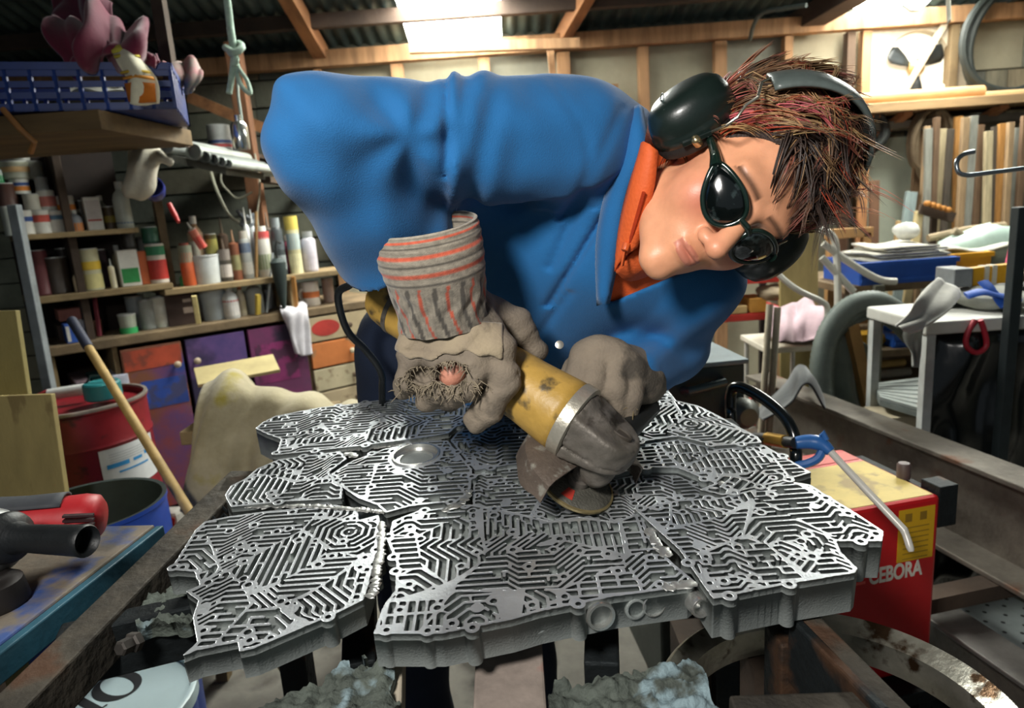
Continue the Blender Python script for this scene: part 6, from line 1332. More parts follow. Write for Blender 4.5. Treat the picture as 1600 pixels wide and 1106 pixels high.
m = MB(); m.box((wid / 2, dep / 2, -.02), (wid + .06, dep + .1, .03), wX); m.build('trolley_base', m_steel, wl, bevel=.003)
for sx in (.02, wid - .02):
    for sy in (0.0, dep):
        m = MB(); zc = .075 - (wz_ - ht); hgt2 = (wz_ - ht) - .035 - .07; m.box((sx, sy, -.035 - hgt2 / 2), (.03, .03, hgt2), wX); m.build('leg', m_steel, wl); m = MB(); m.lathe([(.02, -.016), (.068, -.016), (.075, -.010), (.075, .010), (.068, .016), (.02, .016)], 24, wX @ T(sx, sy, zc) @ RY(math.pi / 2)); m.build('wheel', m_blk, wl, smooth=True)
m = MB(); m.box((wid + .025, .03, ht - .03), (.045, .05, .09), wX); m.box((wid + .012, dep * .5, ht - .02), (.02, dep * .7, .03), wX); m.build('corner_bracket', m_steel, wl, bevel=.002); m = MB(); m.lathe([(.014, 0), (.014, .03), (.011, .034), (0, .034)], 14, wX @ T(wid - .0, .10, ht + .0)); m.build('knob', M('#5a4a48', .5), wl, smooth=True)
m = MB(); m.lathe([(.018, -.002), (.018, .006), (.008, .008), (0, .008)], 14, wX @ T(wid + .048, .03, ht - .045) @ RY(math.pi / 2)); m.build('socket', M('#b8ada0', .5), wl, smooth=True)
# trolley handle: black tube loop
hp = [C(1143, 690, 1.42), C(1141, 640, 1.42), C(1146, 606, 1.41), (C(1175, 612, 1.38)), C(1215, 640, 1.33), C(1236, 668, 1.30), C(1243, 700, 1.29), C(1243, 760, 1.29), Vector((C(1243, 760, 1.29).x, C(1243, 760, 1.29).y, wz_ - ht - .01))]
hp = [Vector((hp[0].x, hp[0].y, wz_ - ht - .01))] + hp
m = MB(); m.tube(dense(hp, 70), .0115, 12); m.build('handle', M('#0e1213', .2, 0, .1, 30, coat=.4), wl, smooth=True)
m = MB(); m.bar(Vector((hp[0].x, hp[0].y, wz_ - ht - .02)), wX @ Vector((0, dep * .6, -.02)), .03, .02); m.bar(Vector((hp[-1].x, hp[-1].y, wz_ - ht - .02)), wX @ Vector((0, .1, -.02)), .03, .02); m.build('handle_bracket', m_steel, wl)
# tyre/cover disc at its left
tc_ = wX @ Vector((-.055, dep * .45, ht - .14)); m = MB(); tX = frame(tc_, x=fv, z=fu); m.lathe([(.06, -.03), (.15, -.034), (.168, -.02), (.172, 0), (.168, .02), (.15, .034), (.06, .03), (.055, .012), (0, .012)], 40, tX); tag(m.build('tyre', M('#343b3a', .65, 0, .2, 14, .15, 80), smooth=True), 'dark grey rubber wheel standing against the left of the red welder', 'wheel')
m = MB(); q = tc_; m.box((q.x, q.y, (q.z - .172) / 2), (.2, .12, q.z - .174)); tag(m.build('wood_block', m_bwd), 'dark timber block under the grey rubber wheel', 'block')
# blue air gun with white nozzle hung on the handle
ag = thing('air_gun', 'blue blow gun with long white nozzle hooked over the black handle', 'air gun', C(1270, 695, 1.26))
m_ab = M('#2f62a2', .35, 0, .1, 20, coat=.2)
m = MB(); m.tube(dense([C(1243, 692, 1.262), C(1265, 690, 1.258), C(1284, 694, 1.25), C(1298, 706, 1.24)], 12), [.011, .012, .013, .0135, .014, .014, .0145, .014, .013, .012, .011, .010, .009], 10); m.build('body', m_ab, ag, smooth=True)
m = MB(); m.tube(dense([C(1286, 702, 1.25), C(1278, 716, 1.25), (C(1262, 724, 1.256)), C(1244, 728, 1.262)], 10), .008, 8); m.build('trigger', m_ab, ag, smooth=True); m = MB(); m.tube([C(1282, 684, 1.252), C(1286, 676, 1.25), C(1291, 688, 1.246)], .006, 8); m.build('hook', m_ab, ag, smooth=True)
m = MB(); m.tube(dense([C(1298, 706, 1.24), C(1352, 764, 1.185), C(1405, 820, 1.14), C(1414, 832, 1.132), C(1424, 862, 1.12)], 26), [.0065] * 20 + [.006] * 5 + [.0055, .004], 12); m.build('nozzle', M('#d9d5cc', .3, .1, .05, 20), ag, smooth=True)
tubeobj('air_hose', [C(1243, 692, 1.262), C(1215, 688, 1.32), C(1185, 684, 1.4), C(1165, 690, 1.5), C(1150, 720, 1.55)], .011, m_blk, None, None, ag); m = MB(); m.tube([C(1228, 690, 1.29), C(1200, 685, 1.36)], .013, 10); m.build('brass_fitting', M('#a8843a', .35, .8), ag, smooth=True)
# ---- wheel rim lying half under the panel
pz_ = .74; pa_, pb_, pc_ = onZ(1275, 955, pz_), onZ(1585, 1098, pz_), onZ(1440, 1000, pz_)
def circ(a, b, c):
    ax, ay, bx, by, cx, cy = a.x, a.y, b.x, b.y, c.x, c.y; d = 2 * (ax * (by - cy) + bx * (cy - ay) + cx * (ay - by))
    ux = ((ax * ax + ay * ay) * (by - cy) + (bx * bx + by * by) * (cy - ay) + (cx * cx + cy * cy) * (ay - by)) / d; uy = ((ax * ax + ay * ay) * (cx - bx) + (bx * bx + by * by) * (ax - cx) + (cx * cx + cy * cy) * (bx - ax)) / d
    return Vector((ux, uy, a.z)), math.hypot(ax - ux, ay - uy)
rc, rr_im = circ(pa_, pb_, pc_)
m = MB(); w = .027; m.lathe([(rr_im, 0), (rr_im + .004, -.004), (rr_im + .002, -.012), (rr_im - w * .35, -.018), (rr_im - w * .45, -.032), (rr_im - w * .2, -.05), (rr_im - w * .3, -.055), (rr_im - w, -.05), (rr_im - w * 1.05, -.03), (rr_im - w * .95, -.012), (rr_im - w * .6, -.006), (rr_im - w * .1, 0.002), (rr_im, 0)], 96, Matrix.Translation(rc), cap=False)
rim_ = tag(m.build('wheel_rim', M('#9d9a8c', .28, .85, .3, 14, .1, 80, col2='#c5c1b4', spot=.22, spotcol='#4e3a28', spscale=26), smooth=True), 'rust-speckled chrome wheel rim lying under the right corner of the panel', 'wheel rim')
m = MB(); m.box((rc.x + .02, rc.y + rr_im - .02, (pz_ - .056) / 2), (.12, .06, pz_ - .058)); tag(m.build('prop_block', m_bwd), 'dark post propping up the rusty wheel rim', 'block')
# ---- perforated plates on the floor at lower right
for i, (px, py, w, d, rot) in enumerate(((1545, 1010, .5, .34, .3), (1440, 1088, .3, .22, -.35))):
    z = .20 - .06 * i; p = onZ(px, py, z); X = T(p.x, p.y, z) @ RZ(rot); t = thing('perforated_plate', ('large' if i == 0 else 'small') + ' grey perforated steel plate low down by the wheel rim', 'plate', X=X)
    m = MB(); m.box((0, 0, -.003), (w, d, .006), X); m.build('plate', M('#7d8484', .45, .5, .15, 8), t, bevel=.001); m = MB()
    for a in range(int(w / .035)):
        for b in range(int(d / .05)): m.lathe([(.0055, .0004), (.0, .0005)], 10, X @ T(-w / 2 + .02 + a * .035, -d / 2 + .025 + b * .05 + (.02 if a % 2 else 0), 0), cap=False)
    tag(m.build('holes', M('#101314', .8), t), kind='stuff')
    m = MB(); m.box((0, 0, -(z - .006) / 2 - .006), (w * .6, d * .6, z - .008), X); m.build('block', m_bwd, t)
# ---- grey cabinet machine behind the panel
mz = onZ(1100, 560, .93).z; g0, g1 = onZ(1022, 574, .93), onZ(1164, 561, .93); gu = g1 - g0; gu.z = 0; gw = gu.length; gu.normalize(); gv = Vector((-gu.y, gu.x, 0))
gX = Matrix(((gu.x, gv.x, 0, g0.x), (gu.y, gv.y, 0, g0.y), (0, 0, 1, 0), (0, 0, 0, 1)))
gm = thing('machine_cabinet', 'dark grey steel machine cabinet with handle and red lamp behind the panel', 'machine', X=gX @ T(gw / 2, .2, 0))
m = MB(); m.box((gw / 2, .27, .46), (gw, .54, .92), gX); m.build('housing', M('#3f4844', .5, .2, .25, 6, .1, 50, spot=.12, spotcol='#5a5a50', spscale=5), gm, bevel=.006); m = MB(); m.box((gw / 2, .27, .926), (gw + .012, .56, .012), gX); m.build('top_plate', M('#8b969a', .5, .2, .15, 9), gm, bevel=.003)
m = MB(); m.tube([gX @ Vector((gw * .32, 0, .865)), gX @ Vector((gw * .33, -.03, .87)), gX @ Vector((gw * .72, -.03, .885)), gX @ Vector((gw * .74, 0, .88))], .011, 10); m.build('handle', M('#5f6a68', .4, .4), gm, smooth=True)
m = MB(); m.lathe([(.013, 0), (.012, .006), (.006, .010), (0, .011)], 16, gX @ T(gw * .08, 0, .86) @ RX(math.pi / 2)); m.build('red_lamp', M('#d02818', .3, emit=1.0), gm, smooth=True)
m = MB(); m.lathe([(.035, 0), (.04, .03), (.03, .05), (.022, .06)], 20, gX @ T(gw * .93, 0, .80) @ RX(math.pi / 2)); m.build('cable_gland', M('#6d7068', .5, .3), gm, smooth=True)
for u_, z_q in ((.05, .82), (.12, .80)): m = MB(); m.tube([gX @ Vector((gw * u_, 0, z_q)), gX @ Vector((gw * u_, -.02, z_q - .01))], .012, 8); m.build('knob', M('#6d7068', .5, .3), gm, smooth=True)
m = MB(); m.box((gw * .25, .2, .94), (gw * .42, .26, .012), gX @ RZ(.0)); tag(m.build('wood_offcut', M('#a39678', .75, 0, .15, 8)), 'worn pale offcut lying on the grey machine cabinet', 'board')
# ---- red shelf rack
Yr = 3.25
def rb(px0, px1, py, Y=Yr): return onY(px0, py, Y), onY(px1, py, Y)
rk = thing('metal_rack', 'red painted metal shelf rack loaded with timber and boxes behind the person', 'rack', Vector((onY(1150, 480, Yr).x, Yr + .2, 0)))
x0, x1 = onY(1020, 480, Yr).x, onY(1240, 480, Yr).x; m_rr = M('#b02c26', .5, 0, .2, 9)
rzs = [onY(1150, 433, Yr).z, onY(1130, 492, Yr).z]
for z in rzs: m = MB(); m.box(((x0 + x1) / 2, Yr + .2, z - .02), (x1 - x0, .4, .035)); m.build('shelf', m_rr, rk, bevel=.003)
m = MB(); m.box(((x0 + x1) / 2, Yr + .2, .2), (x1 - x0, .4, .03)); m.build('shelf', m_rr, rk)
for x in (x0, x1):
    for y in (Yr, Yr + .4): m = MB(); m.box((x, y, rzs[0] / 2), (.03, .03, rzs[0])); m.build('upright', M('#3a3634', .6, .3), rk)
def onshelf(px, w, h, z, col, name, label, cat, Y=Yr + .12, d=.15, bev=.004, kind='box', Z=None):
    p = onY(px, 480, Y); W = w * depth(p) / FPX; H = h * depth(p) / FPX; m = MB()
    if kind == 'box': m.box((p.x, Y, z + H / 2), (W, d, H))
    elif kind == 'lump': m.ell((p.x, Y, z + H / 2), (W / 2, d / 2, H / 2), 18, 10, None, .12, len(label))
    elif kind == 'cyl': m.tube([(p.x - W / 2, Y, z + H / 2), (p.x + W / 2, Y + .02, z + H / 2)], H / 2, 14)
    return tag(m.build(name, M(col, .75, 0, .2, 8, .1, 40), smooth=kind != 'box', bevel=bev if kind == 'box' else 0), label, cat)
onshelf(1092, 34, 34, rzs[1], '#b0241e', 'tool_box', 'bright red box on the lower shelf of the red rack', 'box')
onshelf(1052, 30, 20, rzs[1], '#5a4a3a', 'tool_box', 'brown box half hidden behind the person on the red rack', 'box')
for i, (px, w, h, dz, c) in enumerate(((1128, 64, 13, 0, '#a8895c'), (1132, 58, 14, .042, '#b8996a'), (1126, 54, 13, .088, '#8a6c46'))): onshelf(px, w, h, rzs[1] + dz, c, 'timber_log', ('bottom', 'middle', 'topmost') + () if False else ('bottom', 'middle', 'topmost')[i] + ' round timber length on the red rack', 'timber', d=.1, kind='cyl', Y=Yr + .18)
onshelf(1120, 22, 14, rzs[1], '#c5beb2', 'paper_wad', 'crumpled white paper beside the red box on the rack', 'paper', Y=Yr + .06, d=.08, kind='lump'); onshelf(1150, 24, 12, rzs[1], '#b59a6a', 'cardboard_scrap', 'tan cardboard scrap at the front of the red rack', 'cardboard', Y=Yr + .05, d=.1)
onshelf(1176, 26, 22, rzs[1], '#c08a3c', 'small_box', 'ochre box at the right of the lower red shelf', 'box', Y=Yr + .08); onshelf(1160, 60, 20, rzs[0], '#c9c2b4', 'white_bag', 'white crumpled bag on the upper red shelf', 'bag', d=.22, kind='lump'); onshelf(1195, 34, 14, rzs[0], '#6a665c', 'dark_case', 'grey case on the upper red shelf by the plywood', 'case', d=.2)
onshelf(1140, 26, 30, .215, '#5a4436', 'storage_box', 'brown box on the bottom shelf of the red rack', 'box'); onshelf(1200, 34, 40, .215, '#3c3a36', 'storage_box', 'dark box on the bottom shelf of the red rack', 'box')
# olive plywood board standing behind
a, b = C(1226, 350, 3.05), C(1287, 345, 3.0); m = MB(); P = [Vector((a.x, a.y, 0.003)), Vector((b.x, b.y, 0.003)), Vector((b.x, b.y + .05, b.z)), Vector((a.x, a.y + .05, a.z))]; m.hexa(P + [p + Vector((.0, .016, 0)) for p in P]); tag(m.build('plywood_board', M('#8d7f50', .75, 0, .15, 4, aniso=(4, 4, 1))), 'olive plywood board standing behind the white tubes', 'board')
# white tubular trolley frame
m_wt = M('#b9b7ac', .4, .2, .12, 12)
wt = thing('tube_frame', 'grey-white bent tube frame of a cart beside the olive board', 'frame', Vector((C(1300, 430, 2.75).x, C(1300, 430, 2.75).y, 0)))
for pts in ([(1282, 358), (1298, 366), (1306, 385), (1309, 450), (1309, 520)], [(1284, 402), (1310, 430), (1334, 456)], [(1286, 380), (1330, 412), (1372, 436), (1400, 440)]): m = MB(); m.tube(dense([C(x, y, 2.72) for x, y in pts], 20), .014, 10); m.build('tube', m_wt, wt, smooth=True)
p = C(1309, 520, 2.72); m = MB(); m.tube([p, Vector((p.x, p.y, .0))], .014, 10); m.build('tube', m_wt, wt, smooth=True)
tubeobj('white_tube', [C(1204, 404, 2.62), C(1216, 428, 2.6), C(1245, 452, 2.58), C(1282, 470, 2.56), C(1292, 480, 2.56), C(1292, 500, 2.56)], .011, m_wt, 'curved white tube arm of the small table in front of the olive board', 'tube')
# small white table with towels
Yt = 2.78; tz = onY(1235, 541, Yt).z; tx0, tx1 = onY(1196, 545, Yt).x, onY(1290, 545, Yt).x
tbq = thing('side_table', 'small white tube-legged table carrying the pink towel', 'table', Vector(((tx0 + tx1) / 2, Yt + .15, 0)))
m = MB(); m.box(((tx0 + tx1) / 2, Yt + .15, tz - .012), (tx1 - tx0, .32, .024)); m.build('tabletop', M('#c9c2b2', .6, 0, .12, 10), tbq, bevel=.004)
for x in (tx0 + .02, tx1 - .02):
    for y in (Yt + .02, Yt + .28): m = MB(); m.tube([(x, y, tz - .02), (x, y, 0)], .011, 8); m.build('leg', M('#c4c2ba', .4, .2), tbq, smooth=True)
onshelf(1240, 84, 20, tz, '#a58e72', 'cushion', 'brown patterned cushion under the pink towel', 'cushion', Y=Yt + .14, d=.26, kind='lump'); 
zq = tz + .055
def tq(px, Y, dz): p = onY(px, 500, Y); return Vector((p.x, Y, zq + dz))
cloth('towel', 'pale pink towel crumpled on the small white table', 'towel', [[tq(1206, Yt + .22, .06), tq(1235, Yt + .22, .09), tq(1262, Yt + .22, .08), tq(1300, Yt + .22, .03)], [tq(1204, Yt + .12, .05), tq(1235, Yt + .12, .07), tq(1262, Yt + .12, .085), tq(1304, Yt + .12, .05)], [tq(1206, Yt + .02, .01), tq(1235, Yt + .03, .02), tq(1262, Yt + .02, .03), tq(1304, Yt + .02, .01)], [tq(1210, Yt - .02, -.04), tq(1240, Yt - .02, -.03), tq(1265, Yt - .02, -.035), tq(1300, Yt - .02, -.04)]], '#c0a4ac', .006, .014, fold=11)
onshelf(1205, 46, 24, rzs[1] + .05, '#8a7a62', 'sack', 'brown sack slumped at the right end of the red rack', 'sack', Y=Yr + .04, d=.16, kind='lump')
# crutches / spade handles leaning in front of the rack
for i, (pa2, pb2) in enumerate((((1203, 475), (1150, 545)), ((1215, 480), (1170, 560)))):
    a, b = C(*pa2, 2.5), C(*pb2, 2.35); d = (b - a); e = a + d * ((a.z - .005) / (a.z - b.z)); e = Vector((a.x - .10, a.y - .12, .005)); tubeobj('wooden_stick', [a, e], .013, M('#b4aa94', .6, 0, .15, 10), ('left' if i == 0 else 'right') + ' of two pale wooden sticks leaning before the red rack', 'stick', sm=0)
# coiled dark rubber sheet by the beam
cloth('rubber_sheet', 'black rubber sheet curling beside the steel beam', 'sheet', [[C(1180, 640, 2.3), C(1230, 600, 2.35), C(1250, 572, 2.4), C(1268, 600, 2.4)], [C(1186, 652, 2.2), C(1232, 612, 2.22), C(1255, 580, 2.25), C(1282, 620, 2.28)], [C(1196, 660, 2.1), C(1235, 628, 2.12), C(1262, 600, 2.15), C(1288, 640, 2.2)]], '#2c3032', .006, .006, fold=5)
# hose arch
hs = thing('hose_coil', 'big grey-green ribbed hose arched over the timber stand', 'hose', Vector((C(1330, 640, 2.2).x, C(1330, 640, 2.2).y, 0)))
for k, (off, r) in enumerate(((0, .037), (.05, .033), (.1, .032))):
    pts = [C(1296 + off * 60, 690, 2.46 + off), C(1282 + off * 80, 600, 2.48 + off), C(1290 + off * 90, 530, 2.5 + off), C(1320 + off * 60, 485 + off * 150, 2.5 + off), C(1362, 470 + off * 150, 2.5 + off), C(1400 - off * 30, 486 + off * 150, 2.5 + off), C(1428 - off * 40, 512 + off * 150, 2.5 + off)]
    d0 = Vector((pts[0].x, pts[0].y, .036)); path = dense([d0] + pts, 110); m = MB(); m.tube(path, [r * (1.0 + .07 * (i % 2)) for i in range(len(path))], 12); m.build('hose_turn', M('#5d6660', .6, 0, .2, 8), hs, smooth=2)
cloth('tarpaulin', 'grey-green tarpaulin hanging under the hose arch', 'tarpaulin', [[C(1290, 520, 2.62), C(1312, 512, 2.62), C(1335, 520, 2.62), C(1352, 540, 2.62)], [C(1284, 580, 2.60), C(1310, 570, 2.58), C(1340, 580, 2.60), C(1362, 600, 2.62)], [C(1290, 640, 2.57), C(1320, 630, 2.54), C(1350, 640, 2.56), C(1376, 650, 2.60)], [C(1300, 700, 2.52), C(1330, 690, 2.50), C(1362, 690, 2.52), C(1392, 690, 2.57)]], '#6d766e', .006, .012, fold=9)
# ---- long bench at the right back with clutter
Yb = 2.95; bzz = onY(1430, 440, Yb).z; bx0, bx1 = onY(1318, 450, Yb).x, onY(1640, 440, Yb).x
rbn = thing('storage_bench', 'timber storage bench with shelves full of clutter under the long back wall', 'bench', Vector(((bx0 + bx1) / 2, Yb + .3, 0)))
bzs = [bzz, onY(1400, 545, Yb).z, onY(1400, 600, Yb).z]
for z in bzs: m = MB(); m.box(((bx0 + bx1) / 2, Yb + .3, z - .016), (bx1 - bx0, .62, .032)); m.build('shelf', m_bw, rbn, bevel=.003)
for px, col, w in ((1366, '#6a6a5c', .045), (1640, '#5a4a38', .05)):
    x = onY(px, 500, Yb).x; m = MB(); m.box((x, Yb - .012, bzz / 2), (w, .045, bzz)); m.build('upright', M(col, .8, 0, .25, 6), rbn, bevel=.002)
m = MB(); m.box((bx0 + .02, Yb + .58, bzz / 2), (.045, .045, bzz)); m.box((bx1 - .02, Yb + .58, bzz / 2), (.045, .045, bzz)); m.build('rear_uprights', m_bwd, rbn)
a, b = C(1326, 490, 2.6), C(1350, 600, 2.55); e = a + (b - a) * ((a.z - .005) / (a.z - b.z)); tag((lambda m: (m.bar(a, e, .045, .03), m.build('batten', M('#a8814c', .7, 0, .2, 6)))[1])(MB()), 'tan batten leaning in front of the storage bench', 'batten')
def bench_item(px, w, h, z, col, name, label, cat, Y=Yb + .12, d=.2, kind='box'): return onshelf(px, w, h, z, col, name, label, cat, Y, d, .004, kind)
# crates
def opencrate(px, w, h, z, col, label, Y, d):
    p = onY(px, 440, Y); W = w * depth(p) / FPX; H = h * depth(p) / FPX; X = T(p.x, Y, z); t = thing('stacking_crate', label, 'crate', X=X); mt = M(col, .45, 0, .12, 9)
    for c, s, nm in (((0, -d / 2, H / 2), (W, .008, H), 'side'), ((0, d / 2, H / 2), (W, .008, H), 'side'), ((-W / 2, 0, H / 2), (.008, d, H), 'side'), ((W / 2, 0, H / 2), (.008, d, H), 'side'), ((0, 0, .004), (W, d, .008), 'base')): m = MB(); m.box(c, s, X); m.build(nm, mt, t, bevel=.002)
    m = MB(); m.box((0, -d / 2 - .006, H - .012), (W + .02, .012, .02), X); m.box((0, -d / 2 - .006, .02), (W, .010, .012), X); m.build('rim', mt, t); return t
opencrate(1384, 140, 34, bzz, '#1f4c9c', 'blue stacking crate topped with newspapers on the storage bench', Yb + .16, .34)
opencrate(1412, 60, 22, bzs[1] + .0, '#2458b0', 'blue crate on the upper shelf inside the storage bench', Yb + .12, .2)
opencrate(1480, 66, 30, bzz, '#c48f1c', 'yellow stacking crate beside the blue one on the storage bench', Yb + .3, .28)
zc_ = bzz + 34 * depth(onY(1384, 440, Yb + .16)) / FPX
for i, (px, w, dz, c, ro) in enumerate(((1392, 116, .003, '#a9a69a', .05), (1398, 106, .016, '#8d8c82', -.08), (1386, 96, .029, '#b5b1a5', .12), (1402, 88, .042, '#9d9b90', -.15), (1394, 80, .055, '#bcb8ac', .2))):
    p = onY(px, 430, Yb + .16); W = w * depth(p) / FPX; m = MB(); m.sheet([[Vector((p.x + W * (u - .5), Yb + .16 + .30 * (v - .5), zc_ + dz + .006 * math.sin(u * 7 + i) * math.sin(v * 5))) for u in np.linspace(0, 1, 9)] for v in np.linspace(0, 1, 7)], .009); tag(m.build('newspaper', M(c, .9, 0, .25, 18), smooth=2), ('lowest', 'second', 'middle', 'fourth', 'topmost')[i] + ' of the stacked newspapers on the blue crate', 'newspaper')
onshelf(1410, 36, 26, zc_ + .068, '#b9b9b2', 'white_bag', 'white plastic bag lump on top of the newspapers', 'bag', Y=Yb + .2, d=.12, kind='lump')
zy = bzz + 30 * depth(onY(1480, 440, Yb + .3)) / FPX
m = MB(); p = onY(1490, 420, Yb + .3); m.sheet([[Vector((onY(1440 + 120 * u, 410, Yb + .3).x, Yb + .2 + .25 * v, zy + .01 + .012 * math.sin(u * 8) + .01 * math.sin(v * 6))) for u in np.linspace(0, 1, 12)] for v in np.linspace(0, 1, 6)], .008); tag(m.build('plastic_sheeting', M('#b4b3a6', .5, 0, .2, 9), smooth=2), 'crumpled pale plastic sheeting over the yellow crate', 'sheet')
# spirit level and cases on a black table in front
Yw = 1.98; wtz = onY(1530, 497, Yw).z; wx0, wx1 = onY(1450, 500, Yw).x, onY(1700, 500, Yw).x
bt2 = thing('wrapped_table', 'white-topped table wrapped in black plastic sheeting at the right', 'table', Vector(((wx0 + wx1) / 2, Yw + .16, 0)))
m = MB(); m.box(((wx0 + wx1) / 2, Yw + .16, wtz - .02), (wx1 - wx0 + .02, .34, .04)); m.build('tabletop', M('#c9c8c0', .5, 0, .08, 9), bt2, bevel=.006)
for x in (wx0 + .012, wx1 - .02):
    for y in (Yw + .012, Yw + .31): m = MB(); m.box((x, y, (wtz - .04) / 2), (.028, .03, wtz - .04)); m.build('leg', M('#c4c6c2', .5), bt2, bevel=.002)
R = []
for i in range(20):
    v = i / 19; R.append([Vector((wx0 + .03 + (wx1 - wx0 - .05) * u, Yw + .012 + .012 * math.sin(u * 17 + v * 5) + .014 * math.sin(v * 16 + u * 7 + 2 * math.sin(u * 5)), wtz - .042 - (wtz - .08) * v)) for u in np.linspace(0, 1, 34)])
m = MB(); m.sheet(R, -.003); m.build('black_sheeting', M('#0c1112', .22, 0, .2, 9, coat=.3), bt2, smooth=2)
p0_ = [onY(x, y, 1.963) for x, y in ((1524, 500), (1512, 520), (1510, 540), (1526, 551), (1541, 540), (1538, 518), (1532, 500))]; tubeobj('red_loop', p0_, .008, M('#b02838', .4), 'red plastic loop hanging on the black wrapped table', 'loop')
x = C(1591, 560, 1.9).x; m = MB(); m.box((x, 1.875, .62), (.03, .03, 1.24)); tag(m.build('steel_post', M('#2a3234', .5, .4, .2, 10), bevel=.002), 'thin dark steel post standing before the black wrapped table', 'post')
def ont(px, w, h, col, name, label, cat, Y=Yw + .15, d=.2, kind='box', dz=0.0): return onshelf(px, w, h, wtz + dz, col, name, label, cat, Y, d, .004, kind)
ont(1545, 100, 34, '#8f9088', 'canvas_bag', 'grey canvas bag on the white-topped table', 'bag', d=.26, kind='lump')
b0 = [C(1510, 462, 2.0), C(1535, 456, 1.99), C(1560, 462, 1.99), C(1590, 466, 2.0)]; m = MB(); m.tube(dense(b0, 20), .020, 8, flat=.35, up=(0, -.3, 1)); m.tube(dense([C(1536, 440, 2.02), C(1548, 452, 2.0), C(1560, 466, 1.99), C(1572, 480, 1.97)], 16), .02, 8, flat=.35, up=(0, -.3, 1)); tag(m.build('blue_strap', M('#2256b4', .6), smooth=True), 'blue webbing strap crossed over the grey canvas bag', 'strap')
cloth('white_cloth', 'white cloth hanging over the left corner of the wrapped table', 'cloth', [[C(1462, 436, 2.05), C(1480, 440, 2.05), C(1496, 462, 2.05)], [C(1438, 462, 1.96), C(1458, 476, 1.95), C(1482, 486, 1.95)], [C(1420, 490, 1.95), C(1436, 500, 1.93), C(1452, 506, 1.93)], [C(1398, 508, 1.95), C(1408, 514, 1.94), C(1418, 520, 1.94)]], '#d5d2c8', .006, .006, fold=6)
cloth('grey_rag', 'grey rag and white strip dangling beside the wrapped table', 'rag', [[C(1424, 492, 2.0), C(1436, 496, 2.0), C(1446, 500, 2.0)], [C(1414, 520, 2.0), C(1428, 526, 2.0), C(1440, 524, 2.0)], [C(1422, 548, 2.0), C(1430, 552, 2.0), C(1438, 548, 2.0)], [C(1426, 572, 2.0), C(1430, 574, 2.0), C(1434, 572, 2.0)]], '#8f918a', .005, .006, fold=6)
zl2 = wtz + .0
a, b = C(1502, 434, 2.22), C(1592, 424, 2.22); m = MB(); m.bar(a, b, .03, .06); o = tag(m.build('spirit_level', M('#d09a18', .45, 0, .1, 10), bevel=.003), 'yellow spirit level lying across the cases at the right', 'level')
for px in (1536, 1548): p = a.lerp(b, (px - 1502) / 90); m = MB(); m.box((p.x, p.y - .001, p.z), (.014, .036, .064)); m.build('end_band', M('#c9c5b4', .5), o)
m = MB(); p = C(1490, 432, 2.22); m.box((p.x, p.y, p.z), (.06, .1, .06)); tag(m.build('tool_case', M('#74787a', .5), bevel=.004), 'grey tool case at the left end of the spirit level', 'case')
m = MB(); p = C(1540, 447, 2.25); m.box((p.x, p.y + .0, (p.z + wtz) / 2 - .0), (.36, .1, p.z - wtz - .002)); tag(m.build('tool_case', M('#3a3d3c', .6, 0, .2, 9), bevel=.006), 'dark case supporting the spirit level on the wrapped table', 'case')
a, b = C(1578, 440, 2.22), C(1602, 330, 2.3); m = MB(); m.bar(a, b, .05, .02, (0, 1, 0)); tag(m.build('magenta_strip', M('#c0345c', .5), bevel=.002), 'magenta plastic strip leaning at the right edge', 'strip')
# inside the bench
for px, w, h, z, c, nm, lb, ct, k in (
    (1352, 40, 22, bzs[1], '#c09020', 'yellow_case', 'yellow case on the upper shelf of the storage bench', 'case', 'box'), (1384, 34, 18, bzs[1], '#c49a2c', 'yellow_tool', 'amber tool body behind the dark upright', 'tool', 'cyl'),
    (1342, 26, 24, bzs[2], '#2c5aa8', 'blue_tub', 'blue tub on the lower shelf of the storage bench', 'tub', 'box'), (1400, 60, 14, bzs[2], '#9a9488', 'grey_pipe', 'dull grey pipe on the lower shelf of the storage bench', 'pipe', 'cyl'), (1386, 70, 12, bzs[2] + .05, '#a88a50', 'brass_pipe', 'brass coloured pipe stacked above the grey pipe', 'pipe', 'cyl')):
    bench_item(px, w, h, z, c, nm, lb, ct, kind=k, d=.1, Y=Yb + .1)
onshelf(1385, 70, 9, onZ(1400, 620, .40).z * 0 + .42, '#6a5442', 'brown_pipe', 'brown pipe lying in front of the storage bench', 'pipe', Y=2.62, d=.1, kind='cyl')
# ribbed grey panel leaning + pale board
a, b = C(1364, 598, 2.45), C(1442, 588, 2.3); c_, d_ = C(1442, 640, 2.15), C(1375, 620, 2.3)
t = thing('ribbed_panel', 'grey ribbed radiator panel lying before the storage bench', 'panel', (a + c_) / 2)
for k in range(7):
    f0, f1 = k / 7 + .01, (k + 1) / 7 - .03; p, q, r_, s_ = a.lerp(d_, f0), b.lerp(c_, f0), b.lerp(c_, f1), a.lerp(d_, f1); m = MB(); m.hexa([v - Vector((0, 0, .012)) for v in (p, q, r_, s_)] + [p, q, r_, s_]); m.build('rib', M('#9aa09c', .45, .3, .1, 10), t, bevel=.002)
m = MB(); m.hexa([v - Vector((0, 0, .03)) for v in (a, b, c_, d_)] + [v - Vector((0, 0, .013)) for v in (a, b, c_, d_)]); m.build('back_sheet', M('#7d837f', .5, .3), t)
cc = (a + b + c_ + d_) / 4; m = MB(); m.box((cc.x, cc.y, (cc.z - .06) / 2), (.16, .14, cc.z - .08)); tag(m.build('carton', M('#b3a68c', .8, 0, .15, 9)), 'pale carton standing under the ribbed panel', 'box')
